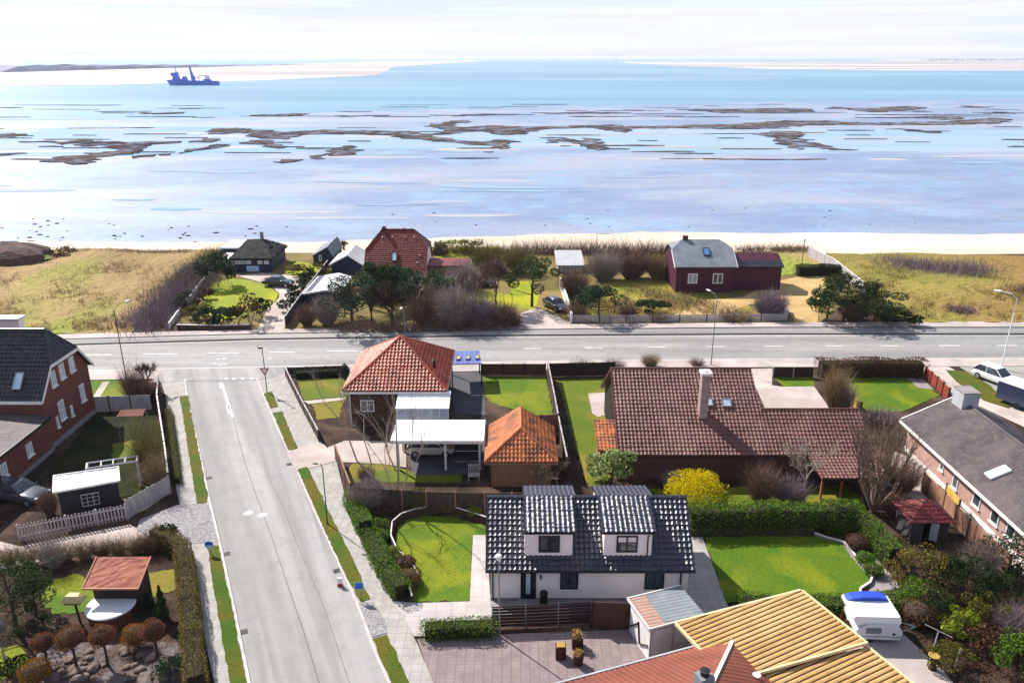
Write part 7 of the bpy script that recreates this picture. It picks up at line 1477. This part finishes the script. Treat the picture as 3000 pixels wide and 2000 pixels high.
# big mixed thicket at the right
for x, y, rx, ry, h, m, n, leaf, lb in [
  (2680, 1722, 1.9, 1.6, 3.0, 'leaf_tan', 3200, .11, 'big brownish green round bush below the playhouse'), (2760, 1730, 1.5, 1.4, 2.6, 'leaf_dark', 2200, .12, 'dark green bush right of the round brown one'),
  (2830, 1770, 2.0, 1.7, 2.9, 'leaf_dark', 2800, .13, 'dark leafy bush in the middle of the thicket'), (2960, 1690, 2.0, 1.7, 2.9, 'leaf_blue', 2600, .14, 'white flecked dark bush at the right edge'), (2760, 1830, 1.5, 1.2, 2.0, 'leaf_dark', 1700, .12, 'dark low bush behind the lime shrub'),
  (2800, 1870, 1.2, 1.0, 1.9, 'leaf_lime', 2000, .12, 'lime green leafy shrub right of the caravan'), (2790, 1955, 1.45, 1.0, 1.3, 'leaf_olive', 2200, .10, 'mossy green bush by the lower yard'), (2920, 1800, 1.7, 1.5, 2.4, 'leaf_dark', 2200, .13, 'dark bush under the right hand twigs'), (2860, 1840, 1.6, 1.4, 2.3, 'leaf_olive', 2600, .12, 'olive bush filling the middle of the lower right thicket'), (2700, 1775, 1.4, 1.2, 1.7, 'leaf_hedge', 2000, .11, 'fresh green bush above the brown clipped bush'), (2990, 1960, 1.6, 1.4, 2.0, 'leaf_hedge', 2200, .12, 'green bush at the lower right corner'), (2890, 1905, 1.4, 1.2, 1.5, 'leaf_rust', 1400, .12, 'brown low bush near the lower right corner')]:
    shrub('thicket_bush', lb, 'bush', P(x, y), (rx, ry), h, MATS[m], n, leaf, 16)

# ================================================================== bare trees and twiggy shrubs
TB, TG, TT, TP, TO = (MATS[k] for k in ('twig_brown', 'twig_grey', 'twig_tan', 'twig_purple', 'twig_olive'))
b = P(1160, 1492); bare_tree('bare_tree', 'tall pale bare tree forking above the shrub bed', b, hz(b.y, 1205), M('bark_grey', '#a39488', '#6f6158', 5, rough=.9), forks=[((-.75, .15, 1.0), 4.6, .11), ((.05, .1, 1.0), 4.8, .10), ((.3, .3, 1), 3.4, .07), ((-.3, .5, 1), 3.2, .06)], levels=4, nb=2, spread=.55, twn=500, tw=.011, seed=5, up=.35)
b = P(2556, 1500); bare_tree('bare_tree', 'giant bare tree with many upright stems beside the grey roof', b, hz(b.y, 1210), M('bark_dark', '#857060', '#54443a', 4, rough=.9), forks=[((math.cos(a) * s, math.sin(a) * s, 1), l * .62, .10) for a, s, l in [(0.6, .3, 4.2), (1.4, .55, 4.0), (2.5, .6, 4.1), (3.8, .6, 4.0), (4.6, .5, 4.0), (0.2, .25, 4.6), (1.0, .42, 4.4), (1.9, .3, 4.8), (2.8, .45, 4.4), (3.4, .5, 4.2), (4.2, .35, 4.2), (5.0, .3, 4.0), (5.8, .5, 4.3), (2.3, .1, 5.2)]], levels=4, nb=2, spread=.38, twn=1900, tw=.011, seed=3, up=.7)
b = P(2352, 1478); bare_tree('bare_tree', 'bare tree with a pale trunk in the bungalow hedge garden', b, hz(b.y, 1300), MATS['bark_white'], spread=.85, levels=4, nb=3, r0=.12, fork=.42, twn=500, tw=.012, seed=9, up=.3)
b = P(435, 1150); bare_tree('bare_tree', 'dark bare tree in front of the shore road junction', b, hz(b.y, 1038), MATS['bark'], spread=.5, levels=4, nb=3, r0=.12, fork=.28, twn=900, tw=.016, seed=12, up=.5)
b = P(1480, 1440); bare_tree('bare_tree', 'gnarled bare fruit tree in front of the small garage', P(1590, 1440), 3.0, MATS['bark_pale'], spread=1.0, levels=4, nb=3, r0=.16, fork=.3, twn=500, tw=.012, seed=21, up=.1)
bare_tree('bare_tree', 'low spreading bare tree at the right foot of the garage', P(1630, 1420), 2.6, MATS['bark_pale'], spread=.9, levels=3, nb=3, r0=.1, fork=.35, twn=350, tw=.012, seed=22)
b = P(1455, 905); bare_tree('bare_tree', 'wide bare tree in the hazy grove by the shore road', b, hz(b.y, 722), TB, spread=.6, levels=4, nb=3, r0=.18, fork=.32, twn=1800, tw=.03, seed=31)
b = P(1395, 900); bare_tree('bare_tree', 'thin bare tree left in the hazy grove', b, hz(b.y, 760), TG, spread=.5, levels=4, nb=3, r0=.12, fork=.3, twn=1300, tw=.03, seed=32)
b = P(1150, 960); bare_tree('bare_tree', 'dark many limbed bare tree in the roadside grove', b, hz(b.y, 800), MATS['bark'], spread=.65, levels=4, nb=3, r0=.22, fork=.3, twn=1500, tw=.03, seed=33)
b = P(1090, 955); bare_tree('bare_tree', 'small dark bare tree beside the tall conifer', b, hz(b.y, 822), MATS['bark'], spread=.55, levels=4, nb=3, r0=.15, fork=.32, twn=900, tw=.028, seed=34)
b = P(1012, 740); bare_tree('bare_tree', 'wind bent bare tree beside the beach hut', b, hz(b.y, 697), TB, spread=.9, levels=4, nb=3, r0=.2, fork=.3, twn=700, tw=.03, seed=35, lean=(-.3, 0))
b = P(2540, 930); bare_tree('bare_tree', 'bare multi stemmed tree among the right pines', b, 6.0, MATS['bark'], spread=.6, levels=3, nb=3, r0=.14, fork=.35, twn=600, tw=.025, seed=36)
b = P(15, 1930); bare_tree('bare_tree', 'feathery grey bare tree at the left edge', b, 3.0, TG, spread=.5, levels=4, nb=3, r0=.07, fork=.3, twn=900, tw=.01, seed=37, up=.5)
b = P(3010, 1930); bare_tree('bare_tree', 'tangled bare shrub tree at the lower right edge', b, 3.2, MATS['bark_pale'], spread=.8, levels=4, nb=3, r0=.08, fork=.25, twn=700, tw=.009, seed=38)
for x, y, top, wpx, n, m, lb, sp in [
  (400, 1178, 1062, 95, 800, TB, 'brown bare bush under the dark bare tree', .8), (450, 1180, 1105, 60, 500, TB, 'dark brown bare bush at the fence corner', .8), (440, 1400, 1235, 90, 700, TO, 'tall olive twig bush inside the curved fence, upper', .9), (462, 1440, 1310, 70, 550, TT, 'tan twig bush inside the curved fence, lower', .9),
  (150, 1510, 1420, 70, 450, TB, 'thin brown twigs left of the lattice shed', .8), (1080, 1490, 1395, 110, 900, TG, 'wide grey twig shrub at the foot of the tall tree', 1), (1075, 1415, 1358, 60, 420, TB, 'small twiggy bush on the carport lawn', .9),
  (2228, 1478, 1352, 90, 900, TB, 'upright brown twig shrub beside the forsythia', 1.1), (1970, 1430, 1372, 70, 420, TP, 'purple twig bush in front of the bungalow wall', 1), (2310, 1480, 1392, 110, 800, TP, 'dark tangled twig bush by the pale trunk', 1.1), (2440, 1205, 1062, 70, 900, TT, 'tall tan ornamental bush beside the forecourt', .8), (2468, 1200, 1110, 80, 700, TG, 'grey twig bush at the yellow fence', .9),
  (2580, 1240, 1195, 120, 700, TP, 'soft purple twig bush by the grey roof corner', 1), (2640, 1440, 1330, 120, 800, TB, 'brown twig bush before the pink terrace', 1.1), (2620, 1505, 1440, 110, 650, TB, 'brown twig bush left of the playhouse', 1), (2860, 1690, 1600, 120, 900, TG, 'grey twig tangle above the dark thicket', 1), (2960, 1880, 1770, 120, 800, TP, 'purple twig tangle at the right edge', 1), (2860, 1680, 1570, 90, 500, TB, 'brown twig bush under the tan screen fence', 1),
  (1905, 1075, 1032, 62, 500, TT, 'round tan twig bush at the road behind the bungalow', 1), (2040, 1072, 1045, 50, 220, TB, 'small twig bush at the road right of the tan one', 1.1), (1700, 1078, 1050, 70, 260, TB, 'dry weeds along the bungalow roadside fence, left', 1.2), (1800, 1076, 1048, 70, 300, TP, 'dry weeds along the bungalow roadside fence, right', 1.2),
  (1680, 868, 785, 100, 900, TB, 'round bare bush beside the white garden wall', .9), (1770, 820, 730, 120, 1100, TG, 'grey bare thicket behind the plum house garden, left', .9), (1850, 815, 722, 120, 1100, TB, 'brown bare thicket behind the plum house garden, middle', .9), (1925, 815, 735, 100, 800, TT, 'tan bare thicket beside the plum house', .9), (1690, 935, 870, 70, 500, TT, 'tan twig bush at the wall end of the picket fence', .9), (1840, 935, 890, 60, 420, TB, 'brown twig bush beside the spruce', 1), (1930, 938, 905, 90, 420, TT, 'low tan twig bush at the picket fence middle', 1), (2255, 930, 850, 110, 1200, TP, 'big purple grey twig bush by the corner wall', .9), (2150, 938, 905, 110, 500, TT, 'dry grass bush along the picket fence', 1.1),
  (1250, 955, 850, 120, 1000, TB, 'brown bare bush in the grove, behind the road lamp', .9), (1330, 960, 830, 120, 1200, TG, 'misty grey bare bush in the grove middle', .9), (1400, 958, 860, 120, 1100, TP, 'purple bare bush in the grove, right part', .9), (1470, 955, 880, 110, 800, TB, 'brown bare bush at the right end of the grove', .9), (1290, 890, 790, 110, 800, TG, 'grey bare bush in front of the striped gate', .9), (1360, 850, 760, 110, 900, TG, 'pale bare bush beside the annexe', .9), (1430, 800, 715, 120, 1100, TO, 'olive bare bush behind the grove', .9), (1520, 800, 718, 110, 900, TO, 'olive bare bush by the flat roofed shed', .9), (1500, 955, 915, 70, 350, TB, 'short brown twigs at the pale entrance', 1),
  (960, 950, 860, 90, 700, TG, 'thin grey bare bush behind the dark purple fence', .9), (900, 955, 885, 70, 450, TB, 'thin brown bare bush at the fence end', .9), (1095, 880, 810, 110, 900, TP, 'pinkish bare bush under the pines, left', .9), (1185, 880, 815, 110, 900, TP, 'pinkish bare bush under the pines, right', .9),
  (2500, 938, 870, 100, 700, TB, 'bare undergrowth between the two pine groups', 1), (2590, 942, 895, 80, 500, TT, 'bare undergrowth below the flat topped pine', 1)]:
    b = P(x, y); s_ = mpp(b); rx = wpx * s_ / 2
    twig_bush('bare_bush', lb, 'bush', b, rx, rx * .8, hz(b.y, top), n, m, .013 if y > 1000 else .03, sp)
# twig hedge along the drive of the shed garden, bare stems one can see through
for i, (x, y) in enumerate([(-30, 1660), (30, 1655), (85, 1652), (140, 1648), (195, 1642), (250, 1636), (300, 1630), (350, 1626), (400, 1620), (440, 1616)]):
    b = P(x, y); twig_bush('hedge_shrub', 'bare brown shrub in the see-through hedge above the shed garden', 'shrub', b, .95, .6, hz(b.y, y - 62), 330, TT if i % 3 else TB, .011, .9, group='bare shrubs in a row above the shed garden')
b = P(160, 1662); twig_bush('ornamental_grass', 'silvery hanging shrub behind the bare hedge', 'shrub', b, 1.0, .7, hz(b.y, 1560), 260, TG, .012, 1.1, curve=.35)
# brushwood bank along the left edge of the thatched house plot and scrub on the right dune
def brush(name, line, n, w, h, m, label, width=.03):
    q = pxs(line); ps = []
    for a, c in zip(q, q[1:]):
        k = int(n * (c - a).length / sum((y - x).length for x, y in zip(q, q[1:]))); t_ = NR.uniform(0, 1, k)
        ps.append(np.array(a) + np.outer(t_, np.array(c - a)))
    p = np.concatenate(ps); p[:, :2] += NR.normal(size=(len(p), 2)) * w * .45; p[:, 2] = .1
    d = NR.normal(size=(len(p), 3)) * .4; d[:, 2] = 1; d /= np.linalg.norm(d, axis=1)[:, None]
    return props(raw(name, ribbons(p, d, NR.uniform(.5, 1, len(p)) * h, width, .3), 4, m), label, 'scrub', kind='stuff')
tufts(900, [(1700, 925), (1720, 850), (1960, 825), (1990, 855), (2180, 905), (2160, 928)], MATS['twig_tan'], 'dry tan tufts in the meadow of the plum house', size=(.25, .5))
brush('brushwood', [(420, 965), (490, 905), (545, 850), (600, 790)], 6500, 3.6, 1.9, TP, 'purple brown brushwood bank beside the white edging wall')
brush('brushwood', [(540, 850), (600, 785), (645, 742)], 3500, 3.0, 1.6, TO, 'olive brushwood at the far end of the bank')
brush('scrub', [(2620, 770), (2700, 790), (2780, 800), (2850, 790)], 5200, 5.0, 1.3, TP, 'purple scrub patch on the right dune')
brush('scrub', [(2785, 912), (2840, 918)], 700, 1.4, .8, TP, 'small purple scrub patch near the shore road')
brush('scrub', [(2965, 855), (3060, 862)], 900, 2.4, 1.0, TB, 'brown scrub at the right edge of the dune')
brush('scrub', [(215, 745), (330, 746), (450, 748), (560, 748)], 2200, 1.2, 1.1, TB, 'dark brush along the seaward dune edge')
brush('scrub', [(1500, 742), (1780, 742), (1960, 742)], 3000, 2.0, 2.2, TB, 'dark brush between gardens and beach')
brush('scrub', [(1230, 742), (1330, 740), (1500, 742)], 1800, 2.0, 1.6, TO, 'olive brush behind the barn house')
brush('scrub', [(2160, 738), (2300, 735), (2370, 735)], 1200, 2.0, 1.2, TB, 'brown brush behind the plum house wing')
brush('undergrowth', [(1000, 965), (1150, 968), (1300, 964), (1420, 960), (1500, 958)], 3200, 1.8, 1.2, TB, 'dark undergrowth of the roadside grove')
shrub('dune_bush', 'dark low dune bush beside the bright green dune patch', 'bush', P(182, 752), (3.4, 2.0), 1.6, MATS['leaf_rust'], 900, .25, 12)
lawn([(30, 772), (60, 752), (140, 746), (150, 756), (80, 770)], 'bright green patch at the dune edge', 'lawn', .62)
bm = B(); c = P(-40, 770)
for i in range(14): ball(bm, (c.x + R.uniform(-5, 5), c.y + R.uniform(-2, 4), .2), R.uniform(2, 3.4), (1.6, 1.2, .8), 2, .06)
solo('dune_mound', bm, M('heath', '#5a4440', '#3e302f', .8, rough=.95, bump=1, bscale=3, bdist=.2), 'dark brown heath mound at the left edge of the beach', 'mound')

# ================================================================== rock garden, stones, small debris
for i in range(46):
    x, y = R.uniform(150, 520), R.uniform(1905, 2010)
    if y < 1930 and x < 250: continue
    b = P(x, y); bm = B(); ball(bm, (0, 0, 0), R.uniform(.14, .42), (R.uniform(.9, 1.6), R.uniform(.7, 1.1), R.uniform(.4, .7)), 2, .1)
    bm.transform(Matrix.Translation(b + Vector((0, 0, .08))) @ Matrix.Rotation(R.uniform(0, 3), 4, 'Z')); solo('rock', bm, MATS['rock'], 'weathered grey brown rock in the rock garden under the copper trees', 'rock', 'rocks of the rock garden')
for i in range(46):
    x = R.choice([R.uniform(5, 200), R.uniform(200, 760)]); y = R.uniform(640, 722) if x < 200 else R.uniform(655, 712)
    b = P(x, y, -1.0); bm = B(); ball(bm, b, R.uniform(.18, .4), (R.uniform(1, 1.8), 1, .6), 1, .15); solo('stone', bm, MATS['mud'], 'small dark stone scattered on the wet sand behind the dunes', 'stone', 'dark stones on the wet sand')
for i in range(20):
    x = R.uniform(800, 2900); b = P(x, R.uniform(610, 672), -1.0); bm = B(); ball(bm, b, R.uniform(.15, .3), (R.uniform(1, 1.8), 1, .6), 1, .15); solo('stone', bm, MATS['mud'], 'tiny dark stone lying far out on the tidal flat', 'stone', 'dark stones on the tidal flat')
patch('rockery_soil', [(120, 1890), (300, 1875), (520, 1880), (540, 2060), (60, 2060), (90, 1960)], .035, M('rockery', '#55433a', '#3a2f2a', .9, rough=.95, bump=1, bscale=4, c3='#686064', s3=.8, bdist=.12), 'stony brown ground of the rock garden', 'ground')
b = P(2730, 1960); T = thing('garden_statue', 'small brown garden statue with a bowl in the lower yard', 'statue', b)
bm = B(); tube(bm, [b, b + Vector((.05, 0, .4)), b + Vector((-.03, 0, .8))], [.22, .13, .18], 8); obj('body', bm, MATS['pot'], T); bm = B(); lathe(bm, b + Vector((-.03, 0, .8)), [(.1, 0), (.3, .14), (.26, .16)], 12); obj('bowl', bm, MATS['straw'], T)
for (x, y, tp, lb) in ((2725, 1935, 1848, 'thin pale washing pole with cross arm beside the caravan yard'), (2795, 1960, 1898, 'leaning thin stake among the mossy bushes')):
    b = P(x, y); h = hz(b.y, tp); T = thing('pole', lb, 'pole', b); bm = B(); tube(bm, [b, b + Vector((.1, 0, h))], .035, 6); obj('shaft', bm, MATS['wood_pale'], T)
    if tp == 1848: bm = B(); tube(bm, [b + Vector((-.5, .3, h + .2)), b + Vector((.7, -.3, h - .15))], .025, 6); obj('cross_arm', bm, MATS['wood_pale'], T)
b = P(1835, 820); 
bpx = P(2347, 790); T = thing('flag_pole', 'thin dark pole with a ball top on the tan grass', 'pole', bpx); h = hz(bpx.y, 704); bm = B(); tube(bm, [bpx, bpx + Vector((0, 0, h))], .05, 6); obj('shaft', bm, MATS['dark_metal'], T); bm = B(); ball(bm, bpx + Vector((0, 0, h)), .16, sub=1); obj('finial', bm, MATS['dark_metal'], T)
bpx = P(1747, 742); T = thing('flag_pole', 'thin pale pole with a cross arm near the beach', 'pole', bpx); h = hz(bpx.y, 685); bm = B(); tube(bm, [bpx, bpx + Vector((0, 0, h))], .05, 6); obj('shaft', bm, MATS['grey_metal'], T); bm = B(); tube(bm, [bpx + Vector((0, 0, h)), bpx + Vector((2.2, 0, h))], .04, 6); obj('cross_arm', bm, MATS['grey_metal'], T)
hidden = [o for o in bpy.data.meshes if o.users == 0]
for m in hidden: bpy.data.meshes.remove(m)
def cover(region, n, m, label, leaf=.11, h=.3, name='ground_cover'):
    q = pxs(region); poly = [(p.x, p.y) for p in q]; x0, x1 = min(p[0] for p in poly), max(p[0] for p in poly); y0, y1 = min(p[1] for p in poly), max(p[1] for p in poly); out = []
    X, Y = NR.uniform(x0, x1, n * 4), NR.uniform(y0, y1, n * 4)
    for x, y in zip(X, Y):
        if math.sin(x * 2.3 + y) * math.sin(y * 2.9 - x) < -.15: continue
        c = False
        for (ax, ay), (bx, by) in zip(poly, poly[1:] + poly[:1]):
            if (ay > y) != (by > y) and x < (bx - ax) * (y - ay) / (by - ay) + ax: c = not c
        if c: out.append((x, y, abs(R.gauss(0, h * .5)) + .04))
        if len(out) >= n: break
    return props(raw(name, leaf_mesh(np.array(out), leaf, .6, .5), 4, m), label, 'ground cover', kind='stuff')
cover([(2600, 1700), (2700, 1640), (3050, 1640), (3100, 2050), (2880, 2060), (2760, 1900), (2680, 1870), (2640, 1800)], 7000, MATS['leaf_rust'], 'brown leafy undergrowth of the lower right thicket')
cover([(2620, 1560), (2800, 1600), (2950, 1660), (2900, 1720), (2640, 1700)], 2600, MATS['leaf_olive'], 'olive undergrowth below the playhouse')
cover([(1042, 1500), (1420, 1512), (1400, 1530), (1260, 1498), (1170, 1515), (1130, 1570)], 1800, MATS['leaf_olive'], 'low green plants in the bed above the curved lawn')
cover([(-100, 1700), (120, 1680), (150, 1800), (230, 1860), (60, 1890), (-150, 1890)], 2200, MATS['leaf_dark'], 'dark ground cover under the shaggy conifers')
cover([(150, 1900), (520, 1890), (545, 2040), (60, 2050)], 1500, MATS['leaf_rust'], 'dry brown leaves between the rocks', .08, .12)
cover([(380, 1240), (470, 1230), (490, 1420), (400, 1480)], 1200, MATS['leaf_olive'], 'mossy plants inside the curved fence')
cover([(1730, 1430), (1930, 1430), (1930, 1500), (1760, 1490)], 900, MATS['leaf_olive'], 'low plants between bungalow wall and navy roof')
# gullies in the street
for x, y in ((602, 1400), (652, 1622), (858, 1360), (1000, 1672), (700, 1850)):
    c = P(x, y); c.x += .3 if x < 720 else -.3; T = thing('gully_grate', 'small dark drain grate set into the street beside the kerb', 'drain', (c.x, c.y, .017), math.radians(24), group='drain grates along the side street')
    bm = B(); box(bm, -.2, .2, -.22, .22, 0, .008)
    for i in range(5): box(bm, -.17 + i * .075, -.13 + i * .075, -.19, .19, .0085, .016)
    obj('grate', bm, MATS['car_trim'], T, world=False)

# ================================================================== sea air
bm = B(); box(bm, -30000, 30000, -120, 42000, -3.4, 34.5)
hz_m = bpy.data.materials.new('sea_air'); hz_m.use_nodes = True; n = hz_m.node_tree; n.nodes.clear()
o_ = n.nodes.new('ShaderNodeOutputMaterial'); v_ = n.nodes.new('ShaderNodeVolumePrincipled'); v_.inputs['Color'].default_value = (0.80, 0.88, 1.0, 1); v_.inputs['Density'].default_value = 0.00008; v_.inputs['Anisotropy'].default_value = 0.2
n.links.new(v_.outputs[0], o_.inputs['Volume'])
hzo = obj('haze', bm, hz_m); props(hzo, 'thin pale blue sea haze over the whole scene', 'haze', kind='stuff')
